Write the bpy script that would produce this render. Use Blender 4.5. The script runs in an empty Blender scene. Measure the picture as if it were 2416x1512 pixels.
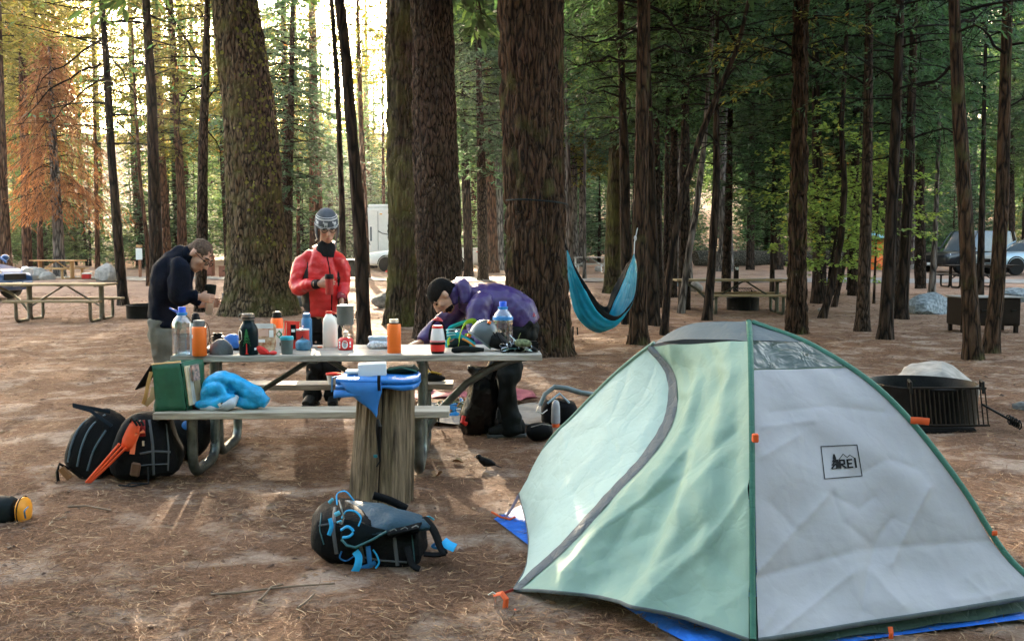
import bpy, bmesh, math, random
import numpy as np
from mathutils import Vector, Matrix, Euler
from mathutils.bvhtree import BVHTree
random.seed(7); RNG = np.random.default_rng(7)
C = bpy.context.scene.collection
SC = bpy.context.scene
PI = math.pi
rad = math.radians

# ---------------------------------------------------------------- camera
F, CX, CY, HORIZ, H = 2349.0, 1208.0, 756.0, 585.0, 1.467   # focal length and centre of a 2416 px wide picture, eye height
PITCH = math.atan((CY - HORIZ) / F)
cam = bpy.data.cameras.new('camera'); cam.lens = 35.0; cam.sensor_width = 36.0
cam.clip_start = 0.1; cam.clip_end = 2000
camo = bpy.data.objects.new('camera', cam); C.objects.link(camo)
camo.location = (0, 0, H); camo.rotation_euler = (PI / 2 - PITCH, 0, 0)
SC.camera = camo

# ---------------------------------------------------------------- light
SUN_AZ, SUN_EL = rad(-10.5), rad(17.0)          # azimuth from +Y towards +X
sd = Vector((math.sin(SUN_AZ) * math.cos(SUN_EL), math.cos(SUN_AZ) * math.cos(SUN_EL), math.sin(SUN_EL)))
sun = bpy.data.lights.new('sun', 'SUN'); sun.energy = 3.4; sun.angle = rad(0.5); sun.color = (1.0, 0.83, 0.6)
suno = bpy.data.objects.new('sun', sun); C.objects.link(suno)
suno.rotation_euler = sd.to_track_quat('Z', 'Y').to_euler(); suno.location = sd * 50
world = bpy.data.worlds.new('World'); SC.world = world; world.use_nodes = True
wn = world.node_tree; bg = wn.nodes['Background']
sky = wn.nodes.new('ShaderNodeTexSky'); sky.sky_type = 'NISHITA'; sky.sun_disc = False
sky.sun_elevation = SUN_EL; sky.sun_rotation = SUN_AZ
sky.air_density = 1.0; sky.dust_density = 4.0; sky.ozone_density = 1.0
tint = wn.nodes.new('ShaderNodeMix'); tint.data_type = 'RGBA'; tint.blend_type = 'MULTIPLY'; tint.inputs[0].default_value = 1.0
tint.inputs[7].default_value = (1.12, 1.0, 0.82, 1)                     # warm tint multiplied over the sky, standing in for white balance
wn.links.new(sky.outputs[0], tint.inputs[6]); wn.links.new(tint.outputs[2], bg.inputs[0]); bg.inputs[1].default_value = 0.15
vs = SC.view_settings
vs.view_transform = 'Standard'; vs.look = 'None'; vs.gamma = 1.0; vs.use_curve_mapping = False
vs.exposure = 3.8
SC.cycles.use_denoising = True
SC.cycles.max_bounces = 8; SC.cycles.volume_bounces = 0; SC.cycles.diffuse_bounces = 3; SC.cycles.glossy_bounces = 3
SC.cycles.transmission_bounces = 5; SC.cycles.transparent_max_bounces = 12
SC.cycles.sample_clamp_indirect = 6.0; SC.cycles.caustics_reflective = False; SC.cycles.caustics_refractive = False

# ---------------------------------------------------------------- where things stand
def vnoise(P, scale, seed=0):
    """value noise in -1..1 at points P (n,3)"""
    P = np.asarray(P, float) * scale
    i = np.floor(P).astype(np.int64); f = P - i; f = f * f * (3 - 2 * f)
    def h(a, b, c):
        n = (a * 374761393 + b * 668265263 + c * 2147483647 + seed * 974634721) & 0xffffffff
        n = ((n ^ (n >> 13)) * 1274126177) & 0xffffffff
        return ((n ^ (n >> 16)) & 0xffff) / 32767.5 - 1
    r = 0
    for dx in (0, 1):
        for dy in (0, 1):
            for dz in (0, 1):
                w = (f[:, 0] if dx else 1 - f[:, 0]) * (f[:, 1] if dy else 1 - f[:, 1]) * (f[:, 2] if dz else 1 - f[:, 2])
                r = r + w * h(i[:, 0] + dx, i[:, 1] + dy, i[:, 2] + dz)
    return r
def ground_z(x, y):
    x = np.atleast_1d(np.asarray(x, float)); y = np.atleast_1d(np.asarray(y, float))
    P = np.stack([x, y, 0 * x], 1)
    s = 0.011 * np.maximum(0, y - 18) + 0.0016 * np.clip(y - 72, 0, 110) ** 2 + .3 * np.maximum(0, y - 182)
    n = 0.016 * vnoise(P, 1.1, 1) + 0.008 * vnoise(P, 3.3, 2) + 0.005 * vnoise(P, 8.0, 3)
    far = np.clip((y - 12) / 20, 0, 1)
    return s + n + far * 0.06 * vnoise(P, 0.35, 4)
def gz(x, y): return float(ground_z(x, y)[0])
def ray(u, v):
    a, b = (u - CX) / F, -(v - CY) / F
    return Vector((a, math.cos(PITCH) + b * math.sin(PITCH), -math.sin(PITCH) + b * math.cos(PITCH)))
def W(u, v, y):                                   # the point at depth y seen at (u, v)
    r = ray(u, v); return Vector((0, 0, H)) + r * (y / r.y)
def Z(u, v, z):                                   # the point at height z seen at (u, v)
    r = ray(u, v); return Vector((0, 0, H)) + r * ((z - H) / r.z)
def G(u, v):                                      # the ground point seen at (u, v)
    z = 0.0
    for _ in range(25):
        p = Z(u, v, min(z, H - 0.02)); z = 0.5 * z + 0.5 * gz(p.x, min(p.y, 200))
    return Vector((p.x, p.y, gz(p.x, p.y)))

# ---------------------------------------------------------------- objects
WLOC = {}
def tag(o, label=None, cat=None, group=None, kind=None):
    if label: o['label'] = label
    if cat: o['category'] = cat
    if group: o['group'] = group
    if kind: o['kind'] = kind
    return o
def thing(name, label, cat, loc=(0, 0, 0), group=None, rz=0.0):
    o = bpy.data.objects.new(name, None); C.objects.link(o); o.empty_display_size = 0.1
    o.location = loc; o.rotation_euler = (0, 0, rz); WLOC[o.name] = Vector(loc) if rz == 0 else Vector((0, 0, 0))
    return tag(o, label, cat, group)
def copy_tree(o, parent=None):
    c = o.copy(); C.objects.link(c)
    if parent is not None: c.parent = parent
    for ch in [k for k in KIDS.get(o.name, [])]:
        cc = copy_tree(ch, c); KIDS.setdefault(c.name, []).append(cc)
    return c
KIDS = {}
def adopt(o, parent):
    o.parent = parent; KIDS.setdefault(parent.name, []).append(o)

def frame(d):
    d = Vector(d).normalized(); a = Vector((0, 0, 1)) if abs(d.z) < 0.9 else Vector((0, 1, 0))
    s = d.cross(a).normalized(); return d, s, s.cross(d).normalized()

class MB:
    def __init__(s): s.v = []; s.f = []; s.m = []
    def add(s, vs_, fs, mi=0):
        k = len(s.v); s.v += [tuple(p) for p in vs_]
        for f in fs: s.f.append(tuple(i + k for i in f)); s.m.append(mi)
        return s
    def box(s, c, size, R=None, mi=0):
        x, y, z = [q / 2 for q in size]; c = Vector(c)
        P = [Vector((i, j, k)) for i in (-x, x) for j in (-y, y) for k in (-z, z)]
        if R is not None: P = [R @ p for p in P]
        return s.add([c + p for p in P], [(0, 1, 3, 2), (4, 6, 7, 5), (0, 4, 5, 1), (2, 3, 7, 6), (0, 2, 6, 4), (1, 5, 7, 3)], mi)
    def tube(s, pts, r, seg=8, cap=True, side=None, mi=0, closed=False):
        """sweep; r is a number, a list, or a list of (side radius, other radius); side fixes the first axis"""
        pts = [Vector(p) for p in pts]; n = len(pts)
        if not isinstance(r, (list, tuple)): r = [r] * n
        vs_, fs = [], []; prev = None
        for i in range(n):
            if closed: t = pts[(i + 1) % n] - pts[i - 1]
            else: t = pts[min(i + 1, n - 1)] - pts[max(i - 1, 0)]
            if t.length < 1e-9: t = Vector((0, 0, 1))
            t.normalize()
            if side is not None: a = Vector(side[i] if isinstance(side, list) else side)
            elif prev is None: a = frame(t)[1]
            else: a = prev
            a = (a - t * a.dot(t))
            if a.length < 1e-6: a = frame(t)[1]
            a.normalize(); b = t.cross(a); prev = a
            ra, rb = r[i] if isinstance(r[i], (list, tuple)) else (r[i], r[i])
            for k in range(seg):
                g = 2 * PI * k / seg; vs_.append(pts[i] + a * (ra * math.cos(g)) + b * (rb * math.sin(g)))
        m = n if closed else n - 1
        for i in range(m):
            for k in range(seg):
                k2 = (k + 1) % seg; j = (i + 1) % n
                fs.append((i * seg + k, i * seg + k2, j * seg + k2, j * seg + k))
        if cap and not closed:
            fs.append(tuple(range(seg - 1, -1, -1))); fs.append(tuple((n - 1) * seg + k for k in range(seg)))
        return s.add(vs_, fs, mi)
    def ribbon(s, pts, w, t=0.003, n=None, mi=0):
        """a strap of width w and thickness t along pts; n: width direction"""
        return s.tube(pts, [(w / 2, t)] * len(pts), 8, side=n, mi=mi)
    def lathe(s, prof, c=(0, 0, 0), seg=20, M=None, mi=0, sx=1.0, sy=1.0):
        c = Vector(c); vs_, fs = [], []; n = len(prof)
        for r, z in prof:
            for k in range(seg):
                g = 2 * PI * k / seg; p = Vector((r * sx * math.cos(g), r * sy * math.sin(g), z))
                vs_.append(c + (M @ p if M is not None else p))
        for i in range(n - 1):
            for k in range(seg):
                k2 = (k + 1) % seg; fs.append((i * seg + k, i * seg + k2, (i + 1) * seg + k2, (i + 1) * seg + k))
        if prof[0][0] > 1e-5: fs.append(tuple(range(seg - 1, -1, -1)))
        if prof[-1][0] > 1e-5: fs.append(tuple((n - 1) * seg + k for k in range(seg)))
        return s.add(vs_, fs, mi)
    def grid(s, P, mi=0, close_u=False):
        n, m = len(P), len(P[0]); vs_ = [p for row in P for p in row]; fs = []
        for i in range(n if close_u else n - 1):
            for j in range(m - 1):
                i2 = (i + 1) % n; fs.append((i * m + j, i2 * m + j, i2 * m + j + 1, i * m + j + 1))
        return s.add(vs_, fs, mi)
    def loft(s, secs, seg=20, mi=0):
        """secs: (centre, half axis a, half axis b, power)"""
        vs_, fs = [], []
        for c, a, b, e in secs:
            c, a, b = Vector(c), Vector(a), Vector(b)
            for k in range(seg):
                g = 2 * PI * k / seg; x, y = math.cos(g), math.sin(g)
                x = math.copysign(abs(x) ** (2 / e), x); y = math.copysign(abs(y) ** (2 / e), y)
                vs_.append(c + a * x + b * y)
        n = len(secs)
        for i in range(n - 1):
            for k in range(seg):
                k2 = (k + 1) % seg; fs.append((i * seg + k, i * seg + k2, (i + 1) * seg + k2, (i + 1) * seg + k))
        fs.append(tuple(range(seg - 1, -1, -1))); fs.append(tuple((n - 1) * seg + k for k in range(seg)))
        return s.add(vs_, fs, mi)
    def ball(s, c, r, seg=16, R=None, mi=0, zcut=None):
        c = Vector(c); r = (r, r, r) if not isinstance(r, (list, tuple)) else r; vs_, fs = [], []; n = max(6, seg // 2)
        for i in range(n + 1):
            th = PI * i / n
            for k in range(seg):
                ph = 2 * PI * k / seg
                p = Vector((r[0] * math.sin(th) * math.cos(ph), r[1] * math.sin(th) * math.sin(ph), -r[2] * math.cos(th)))
                if zcut is not None: p.z = max(p.z, zcut)
                vs_.append(c + (R @ p if R is not None else p))
        for i in range(n):
            for k in range(seg):
                k2 = (k + 1) % seg; fs.append((i * seg + k, i * seg + k2, (i + 1) * seg + k2, (i + 1) * seg + k))
        return s.add(vs_, fs, mi)
    def noise(s, amp, scale, seed=0, axis=None):
        P = np.array(s.v, float)
        d = np.stack([vnoise(P + 17.3 * k, scale, seed + k) for k in range(3)], 1) * amp
        if axis is not None: d *= np.array(axis)
        s.v = [tuple(p) for p in P + d]; return s
    def mesh(s, name, mats, smooth=35, off=None):
        me = bpy.data.meshes.new(name)
        o = off or Vector((0, 0, 0)); v = (np.array(s.v, float) - np.array(o)) if s.v else np.zeros((0, 3))
        me.from_pydata(v.tolist(), [], s.f)
        for m in (mats if isinstance(mats, (list, tuple)) else [mats]): me.materials.append(m)
        if isinstance(mats, (list, tuple)) and len(mats) > 1: me.polygons.foreach_set('material_index', s.m)
        me.update()
        if smooth is not None:
            me.polygons.foreach_set('use_smooth', [True] * len(me.polygons)); me.set_sharp_from_angle(angle=rad(smooth))
        return me
    def build(s, name, mats, parent=None, smooth=35, bevel=0, solid=0, sub=0, off=None, fuse=None, wrinkle=None, bseg=1, fix=True):
        off = WLOC.get(parent.name, Vector((0, 0, 0))) if parent is not None else Vector(off or (0, 0, 0))
        me = s.mesh(name, mats, smooth, off)
        if fix or bevel:
            bm = bmesh.new(); bm.from_mesh(me)
            bmesh.ops.remove_doubles(bm, verts=bm.verts, dist=1e-6)
            bmesh.ops.recalc_face_normals(bm, faces=bm.faces)
            if bevel:
                es = [e for e in bm.edges if len(e.link_faces) == 2 and e.calc_face_angle(0) > 0.6]
                bmesh.ops.bevel(bm, geom=es, offset=bevel, segments=bseg, affect='EDGES', clamp_overlap=True)
            bm.to_mesh(me); bm.free()
            if smooth is not None: me.set_sharp_from_angle(angle=rad(smooth))
        if solid or sub or fuse:
            me = apply_mods(me, solid, sub, fuse, smooth)
        if wrinkle:
            for amp, sc, sd_ in wrinkle: displace(me, amp, sc, sd_)
        o = bpy.data.objects.new(name, me); C.objects.link(o)
        if parent is not None: adopt(o, parent)
        else: o.location = off
        WLOC[o.name] = off
        return o

def apply_mods(me, solid=0, sub=0, fuse=None, smooth=35):
    t = bpy.data.objects.new('tmp', me); C.objects.link(t)
    if fuse:
        m = t.modifiers.new('r', 'REMESH'); m.mode = 'VOXEL'; m.voxel_size = fuse[0]; m.use_smooth_shade = True
        if len(fuse) > 1 and fuse[1]:
            m = t.modifiers.new('s', 'SMOOTH'); m.iterations = fuse[1]; m.factor = 0.5
    if sub:
        m = t.modifiers.new('u', 'SUBSURF'); m.levels = sub; m.render_levels = sub
    if solid:
        m = t.modifiers.new('o', 'SOLIDIFY'); m.thickness = solid; m.offset = 0
    dg = bpy.context.evaluated_depsgraph_get()
    new = bpy.data.meshes.new_from_object(t.evaluated_get(dg))
    nm = me.name; bpy.data.objects.remove(t); bpy.data.meshes.remove(me); new.name = nm
    if fuse:
        new.polygons.foreach_set('use_smooth', [True] * len(new.polygons))
    return new
def displace(me, amp, scale, seed=0, stretch=(1, 1, 1)):
    n = len(me.vertices); P = np.zeros(n * 3); me.vertices.foreach_get('co', P); P = P.reshape(-1, 3)
    N = np.zeros(n * 3); me.vertices.foreach_get('normal', N); N = N.reshape(-1, 3)
    d = vnoise(P * np.array(stretch), scale, seed) * amp
    me.vertices.foreach_set('co', (P + N * d[:, None]).ravel()); me.update()

def np_mesh(name, V, Fc, mats, smooth=False):
    """V (n,3), Fc (m,k) arrays"""
    me = bpy.data.meshes.new(name); V = np.asarray(V, np.float32); Fc = np.asarray(Fc, np.int32); m, k = Fc.shape
    me.vertices.add(len(V)); me.vertices.foreach_set('co', V.ravel())
    me.loops.add(m * k); me.loops.foreach_set('vertex_index', Fc.ravel())
    me.polygons.add(m); me.polygons.foreach_set('loop_start', np.arange(0, m * k, k, dtype=np.int32))
    if smooth: me.polygons.foreach_set('use_smooth', np.ones(m, bool))
    for q in (mats if isinstance(mats, (list, tuple)) else [mats]): me.materials.append(q)
    me.update(calc_edges=True); return me
def link(name, me, parent=None, loc=(0, 0, 0), rz=0, scale=1.0):
    o = bpy.data.objects.new(name, me); C.objects.link(o); o.location = loc; o.rotation_euler = (0, 0, rz)
    o.scale = (scale,) * 3 if not isinstance(scale, tuple) else scale
    if parent is not None: adopt(o, parent)
    return o

# ---------------------------------------------------------------- materials
def nodes(name):
    m = bpy.data.materials.new(name); m.use_nodes = True; nt = m.node_tree
    return m, nt, nt.nodes['Principled BSDF']
def rgb(c): return (c[0], c[1], c[2], 1.0)
MATS = {}
def mat(name, c, rough=0.6, metal=0.0, var=0.18, ns=9.0, c2=None, bump=0.0, bs=60.0, stretch=(1, 1, 1), spec=0.35, sheen=0.0,
        trans=0.0, coat=0.0, wave=None, detail=4):
    if name in MATS: return MATS[name]
    if max(c) < .065: c = [q * .3 for q in c]; spec = min(spec, .12)
    m, nt, b = nodes(name); L = nt.links
    tc = nt.nodes.new('ShaderNodeTexCoord'); mp = nt.nodes.new('ShaderNodeMapping'); mp.inputs['Scale'].default_value = stretch
    L.new(tc.outputs['Object'], mp.inputs['Vector'])
    nz = nt.nodes.new('ShaderNodeTexNoise'); nz.inputs['Scale'].default_value = ns; nz.inputs['Detail'].default_value = detail
    L.new(mp.outputs[0], nz.inputs['Vector'])
    rp = nt.nodes.new('ShaderNodeValToRGB'); rp.color_ramp.elements[0].position = 0.33; rp.color_ramp.elements[1].position = 0.67
    k0, k1 = 1 - var, 1 + var
    rp.color_ramp.elements[0].color = rgb([q * k0 for q in c]); rp.color_ramp.elements[1].color = rgb(c2 if c2 else [min(1, q * k1) for q in c])
    L.new(nz.outputs['Fac'], rp.inputs[0]); L.new(rp.outputs[0], b.inputs['Base Color'])
    b.inputs['Roughness'].default_value = rough; b.inputs['Metallic'].default_value = metal
    b.inputs['Specular IOR Level'].default_value = spec
    if coat: b.inputs['Coat Weight'].default_value = coat
    if sheen: b.inputs['Sheen Weight'].default_value = sheen
    if bump:
        n2 = nt.nodes.new('ShaderNodeTexNoise'); n2.inputs['Scale'].default_value = bs; n2.inputs['Detail'].default_value = 5
        L.new(mp.outputs[0], n2.inputs['Vector'])
        bp = nt.nodes.new('ShaderNodeBump'); bp.inputs['Strength'].default_value = bump; bp.inputs['Distance'].default_value = 0.02
        L.new(n2.outputs['Fac'], bp.inputs['Height']); L.new(bp.outputs[0], b.inputs['Normal'])
    if trans:
        tr = nt.nodes.new('ShaderNodeBsdfTranslucent'); mx = nt.nodes.new('ShaderNodeMixShader'); mx.inputs[0].default_value = trans
        L.new(rp.outputs[0], tr.inputs[0]); L.new(b.outputs[0], mx.inputs[1]); L.new(tr.outputs[0], mx.inputs[2])
        L.new(mx.outputs[0], nt.nodes['Material Output'].inputs['Surface'])
    MATS[name] = m; return m
def mat_clear(name, tint=(0.85, 0.93, 0.97), gloss=0.16, rough=0.06):
    if name in MATS: return MATS[name]
    m, nt, b = nodes(name); L = nt.links; nt.nodes.remove(b)
    t = nt.nodes.new('ShaderNodeBsdfTransparent'); t.inputs[0].default_value = rgb(tint)
    g = nt.nodes.new('ShaderNodeBsdfGlossy'); g.inputs['Roughness'].default_value = rough
    lw = nt.nodes.new('ShaderNodeLayerWeight'); lw.inputs[0].default_value = 0.35
    ma = nt.nodes.new('ShaderNodeMath'); ma.operation = 'MULTIPLY_ADD'; ma.inputs[1].default_value = 0.55; ma.inputs[2].default_value = gloss
    mx = nt.nodes.new('ShaderNodeMixShader'); L.new(lw.outputs['Facing'], ma.inputs[0]); L.new(ma.outputs[0], mx.inputs[0])
    L.new(t.outputs[0], mx.inputs[1]); L.new(g.outputs[0], mx.inputs[2]); L.new(mx.outputs[0], nt.nodes['Material Output'].inputs['Surface'])
    MATS[name] = m; return m
def mat_leaf(name, c, ct, var=0.5, c2=None, tr=0.5):
    """reflecting and translucent foliage, each leaf a shade of its own"""
    m, nt, b = nodes(name); L = nt.links; nt.nodes.remove(b)
    ge = nt.nodes.new('ShaderNodeNewGeometry'); rp = nt.nodes.new('ShaderNodeValToRGB'); e = rp.color_ramp.elements
    e[0].color = rgb([q * (1 - var) for q in c]); e[1].color = rgb([q * (1 + var) for q in c])
    if c2:
        k = rp.color_ramp.elements.new(0.93); k.color = rgb([q * (1 + var * .8) for q in c]); e[-1].color = rgb(c2)
    L.new(ge.outputs['Random Per Island'], rp.inputs[0])
    oi = nt.nodes.new('ShaderNodeObjectInfo'); hs = nt.nodes.new('ShaderNodeHueSaturation')
    mr = nt.nodes.new('ShaderNodeMapRange'); mr.inputs[3].default_value = 0.75; mr.inputs[4].default_value = 1.25
    L.new(oi.outputs['Random'], mr.inputs[0]); L.new(mr.outputs[0], hs.inputs['Value']); L.new(rp.outputs[0], hs.inputs['Color'])
    d = nt.nodes.new('ShaderNodeBsdfPrincipled'); d.inputs['Roughness'].default_value = 0.55; d.inputs['Specular IOR Level'].default_value = 0.3
    t = nt.nodes.new('ShaderNodeBsdfTranslucent'); h2 = nt.nodes.new('ShaderNodeMix'); h2.data_type = 'RGBA'; h2.blend_type = 'MULTIPLY'
    h2.inputs[0].default_value = 1.0; h2.inputs[7].default_value = rgb([a / max(1e-4, q) for a, q in zip(ct, c)])
    L.new(hs.outputs[0], d.inputs['Base Color']); L.new(hs.outputs[0], h2.inputs[6]); L.new(h2.outputs[2], t.inputs[0])
    mx = nt.nodes.new('ShaderNodeMixShader'); mx.inputs[0].default_value = tr
    L.new(d.outputs[0], mx.inputs[1]); L.new(t.outputs[0], mx.inputs[2]); L.new(mx.outputs[0], nt.nodes['Material Output'].inputs['Surface'])
    MATS[name] = m; return m
def mat_bark(name, dark, light, sc=14.0, zs=0.18, bump=0.9, moss=None, mossamt=0.5):
    m, nt, b = nodes(name); L = nt.links
    tc = nt.nodes.new('ShaderNodeTexCoord'); mp = nt.nodes.new('ShaderNodeMapping'); mp.inputs['Scale'].default_value = (1, 1, zs)
    L.new(tc.outputs['Object'], mp.inputs['Vector'])
    wz = nt.nodes.new('ShaderNodeTexNoise'); wz.inputs['Scale'].default_value = sc * .5; L.new(mp.outputs[0], wz.inputs['Vector'])
    ad = nt.nodes.new('ShaderNodeVectorMath'); ad.operation = 'MULTIPLY_ADD'; ad.inputs[1].default_value = (.12, .12, .12)
    L.new(wz.outputs['Color'], ad.inputs[0]); L.new(mp.outputs[0], ad.inputs[2])
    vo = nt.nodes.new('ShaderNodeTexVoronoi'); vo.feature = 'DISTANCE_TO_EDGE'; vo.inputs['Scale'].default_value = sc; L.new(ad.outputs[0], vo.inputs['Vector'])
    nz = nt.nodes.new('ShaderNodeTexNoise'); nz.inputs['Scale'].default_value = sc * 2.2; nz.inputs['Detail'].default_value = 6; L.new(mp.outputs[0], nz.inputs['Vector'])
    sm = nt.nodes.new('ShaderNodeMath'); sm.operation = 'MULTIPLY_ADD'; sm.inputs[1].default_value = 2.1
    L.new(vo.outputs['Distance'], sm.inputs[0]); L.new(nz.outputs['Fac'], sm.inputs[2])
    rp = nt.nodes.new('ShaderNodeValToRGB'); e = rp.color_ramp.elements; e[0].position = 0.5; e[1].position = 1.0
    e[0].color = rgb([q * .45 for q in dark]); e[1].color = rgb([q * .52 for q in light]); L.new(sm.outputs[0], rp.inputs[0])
    col = rp.outputs[0]
    if moss:
        n3 = nt.nodes.new('ShaderNodeTexNoise'); n3.inputs['Scale'].default_value = 2.2; n3.inputs['Detail'].default_value = 7; L.new(tc.outputs['Object'], n3.inputs['Vector'])
        r3 = nt.nodes.new('ShaderNodeValToRGB'); r3.color_ramp.elements[0].position = 0.62 - .3 * mossamt; r3.color_ramp.elements[1].position = 0.75 - .15 * mossamt
        L.new(n3.outputs['Fac'], r3.inputs[0]); mx = nt.nodes.new('ShaderNodeMix'); mx.data_type = 'RGBA'; L.new(r3.outputs[0], mx.inputs[0])
        L.new(col, mx.inputs[6]); mx.inputs[7].default_value = rgb(moss); col = mx.outputs[2]
    L.new(col, b.inputs['Base Color']); b.inputs['Roughness'].default_value = 0.9; b.inputs['Specular IOR Level'].default_value = 0.15
    bp = nt.nodes.new('ShaderNodeBump'); bp.inputs['Strength'].default_value = bump; bp.inputs['Distance'].default_value = 0.07
    L.new(sm.outputs[0], bp.inputs['Height']); L.new(bp.outputs[0], b.inputs['Normal'])
    MATS[name] = m; return m
def mat_wood(name, dark, light, along=(1.0, 14.0, 14.0), rough=0.8, bump=0.35, sc=4.0):
    """grain that runs along the axis with the small number"""
    if name in MATS: return MATS[name]
    m, nt, b = nodes(name); L = nt.links
    tc = nt.nodes.new('ShaderNodeTexCoord'); mp = nt.nodes.new('ShaderNodeMapping'); mp.inputs['Scale'].default_value = along
    L.new(tc.outputs['Object'], mp.inputs['Vector'])
    n1 = nt.nodes.new('ShaderNodeTexNoise'); n1.inputs['Scale'].default_value = sc; n1.inputs['Detail'].default_value = 8; n1.inputs['Roughness'].default_value = .65
    L.new(mp.outputs[0], n1.inputs['Vector'])
    n2 = nt.nodes.new('ShaderNodeTexNoise'); n2.inputs['Scale'].default_value = 1.7; n2.inputs['Detail'].default_value = 4; L.new(tc.outputs['Object'], n2.inputs['Vector'])
    sm = nt.nodes.new('ShaderNodeMath'); sm.operation = 'MULTIPLY_ADD'; sm.inputs[1].default_value = .45; L.new(n2.outputs['Fac'], sm.inputs[0]); L.new(n1.outputs['Fac'], sm.inputs[2])
    rp = nt.nodes.new('ShaderNodeValToRGB'); e = rp.color_ramp.elements; e[0].position = .52; e[1].position = .92; e[0].color = rgb(dark); e[1].color = rgb(light)
    L.new(sm.outputs[0], rp.inputs[0]); L.new(rp.outputs[0], b.inputs['Base Color']); b.inputs['Roughness'].default_value = rough
    b.inputs['Specular IOR Level'].default_value = .3
    bp = nt.nodes.new('ShaderNodeBump'); bp.inputs['Strength'].default_value = bump; bp.inputs['Distance'].default_value = .008
    L.new(n1.outputs['Fac'], bp.inputs['Height']); L.new(bp.outputs[0], b.inputs['Normal'])
    MATS[name] = m; return m
# ================================================================ ground, road
def axis(near, step, lim, grow=1.12):
    a = [0.0]; d = step
    while a[-1] < lim:
        if a[-1] > near: d *= grow
        a.append(a[-1] + d)
    return np.array(a)
gx = axis(5.0, 0.045, 140, 1.05); gx = np.concatenate([-gx[:0:-1], gx])
gyf = axis(9.0, 0.045, 182, 1.04) + 2.0; gyb = 2.0 - axis(0.3, 0.2, 62, 1.25)[1:]
gy = np.concatenate([gyb[::-1], gyf])
XX, YY = np.meshgrid(gx, gy); ZZ = ground_z(XX.ravel(), YY.ravel())
nx, ny = len(gx), len(gy)
ii = (np.arange(ny - 1)[:, None] * nx + np.arange(nx - 1)[None, :]).ravel()
m, nt, b = nodes('forest_floor'); L = nt.links; N = nt.nodes.new
tc = N('ShaderNodeTexCoord')
def noise_node(sc, det=6, rough=.6, vec=None, dist=0):
    n = N('ShaderNodeTexNoise'); n.inputs['Scale'].default_value = sc; n.inputs['Detail'].default_value = det; n.inputs['Roughness'].default_value = rough
    n.inputs['Distortion'].default_value = dist; L.new(vec or tc.outputs['Object'], n.inputs['Vector']); return n.outputs['Fac']
def ramp_node(fac, stops):
    r = N('ShaderNodeValToRGB'); e = r.color_ramp.elements
    while len(e) < len(stops): e.new(.5)
    for q, (p, c) in zip(e, stops): q.position = p; q.color = rgb(c)
    L.new(fac, r.inputs[0]); return r.outputs[0]
def mix_node(fac, a, c, mode='MIX'):
    x = N('ShaderNodeMix'); x.data_type = 'RGBA'; x.blend_type = mode
    if isinstance(fac, float): x.inputs[0].default_value = fac
    else: L.new(fac, x.inputs[0])
    L.new(a, x.inputs[6]); L.new(c, x.inputs[7]); return x.outputs[2]
litter = ramp_node(noise_node(42, 9, .8, dist=.8), [(.30, (.048, .025, .016)), (.46, (.138, .078, .049)), (.58, (.205, .128, .088)), (.72, (.33, .225, .152))])
fine = ramp_node(noise_node(210, 4, .85), [(.32, (.3, .3, .3)), (.68, (1.6, 1.55, 1.5))])
litter = mix_node(.85, litter, fine, 'MULTIPLY')
tone = ramp_node(noise_node(1.3, 5), [(.3, (.62, .56, .52)), (.7, (1.28, 1.2, 1.12))]); litter = mix_node(.8, litter, tone, 'MULTIPLY')
sand = ramp_node(noise_node(34, 9, .8), [(.3, (.19, .13, .10)), (.6, (.36, .27, .21)), (.75, (.46, .37, .30))])
sm = ramp_node(noise_node(1.9, 7, .65, dist=.3), [(.50, (0, 0, 0)), (.62, (1, 1, 1))])
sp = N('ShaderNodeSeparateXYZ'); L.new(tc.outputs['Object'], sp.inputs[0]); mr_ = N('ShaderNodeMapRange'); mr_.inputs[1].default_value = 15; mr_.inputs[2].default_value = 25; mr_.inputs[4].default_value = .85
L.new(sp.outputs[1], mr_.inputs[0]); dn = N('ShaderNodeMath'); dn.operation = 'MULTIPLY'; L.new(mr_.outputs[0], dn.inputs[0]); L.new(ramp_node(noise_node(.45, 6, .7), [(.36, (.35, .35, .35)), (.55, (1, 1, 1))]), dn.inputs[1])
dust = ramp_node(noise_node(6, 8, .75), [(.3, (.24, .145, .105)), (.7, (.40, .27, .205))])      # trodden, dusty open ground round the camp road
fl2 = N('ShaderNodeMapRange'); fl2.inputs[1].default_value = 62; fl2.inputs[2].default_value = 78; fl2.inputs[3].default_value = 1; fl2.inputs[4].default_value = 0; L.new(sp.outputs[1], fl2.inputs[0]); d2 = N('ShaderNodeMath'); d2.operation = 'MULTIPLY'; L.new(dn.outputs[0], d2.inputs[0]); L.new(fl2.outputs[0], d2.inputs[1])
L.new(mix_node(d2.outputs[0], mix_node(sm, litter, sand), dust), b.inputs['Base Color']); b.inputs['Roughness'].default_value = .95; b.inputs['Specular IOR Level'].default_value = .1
bp = N('ShaderNodeBump'); bp.inputs['Strength'].default_value = .9; bp.inputs['Distance'].default_value = .025
L.new(noise_node(40, 9, .8), bp.inputs['Height']); L.new(bp.outputs[0], b.inputs['Normal'])
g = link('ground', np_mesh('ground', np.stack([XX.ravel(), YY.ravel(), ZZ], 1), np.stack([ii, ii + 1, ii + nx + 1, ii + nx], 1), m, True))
tag(g, 'brown forest floor of pine needles, bark and bare sandy patches', kind='structure')

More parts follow.
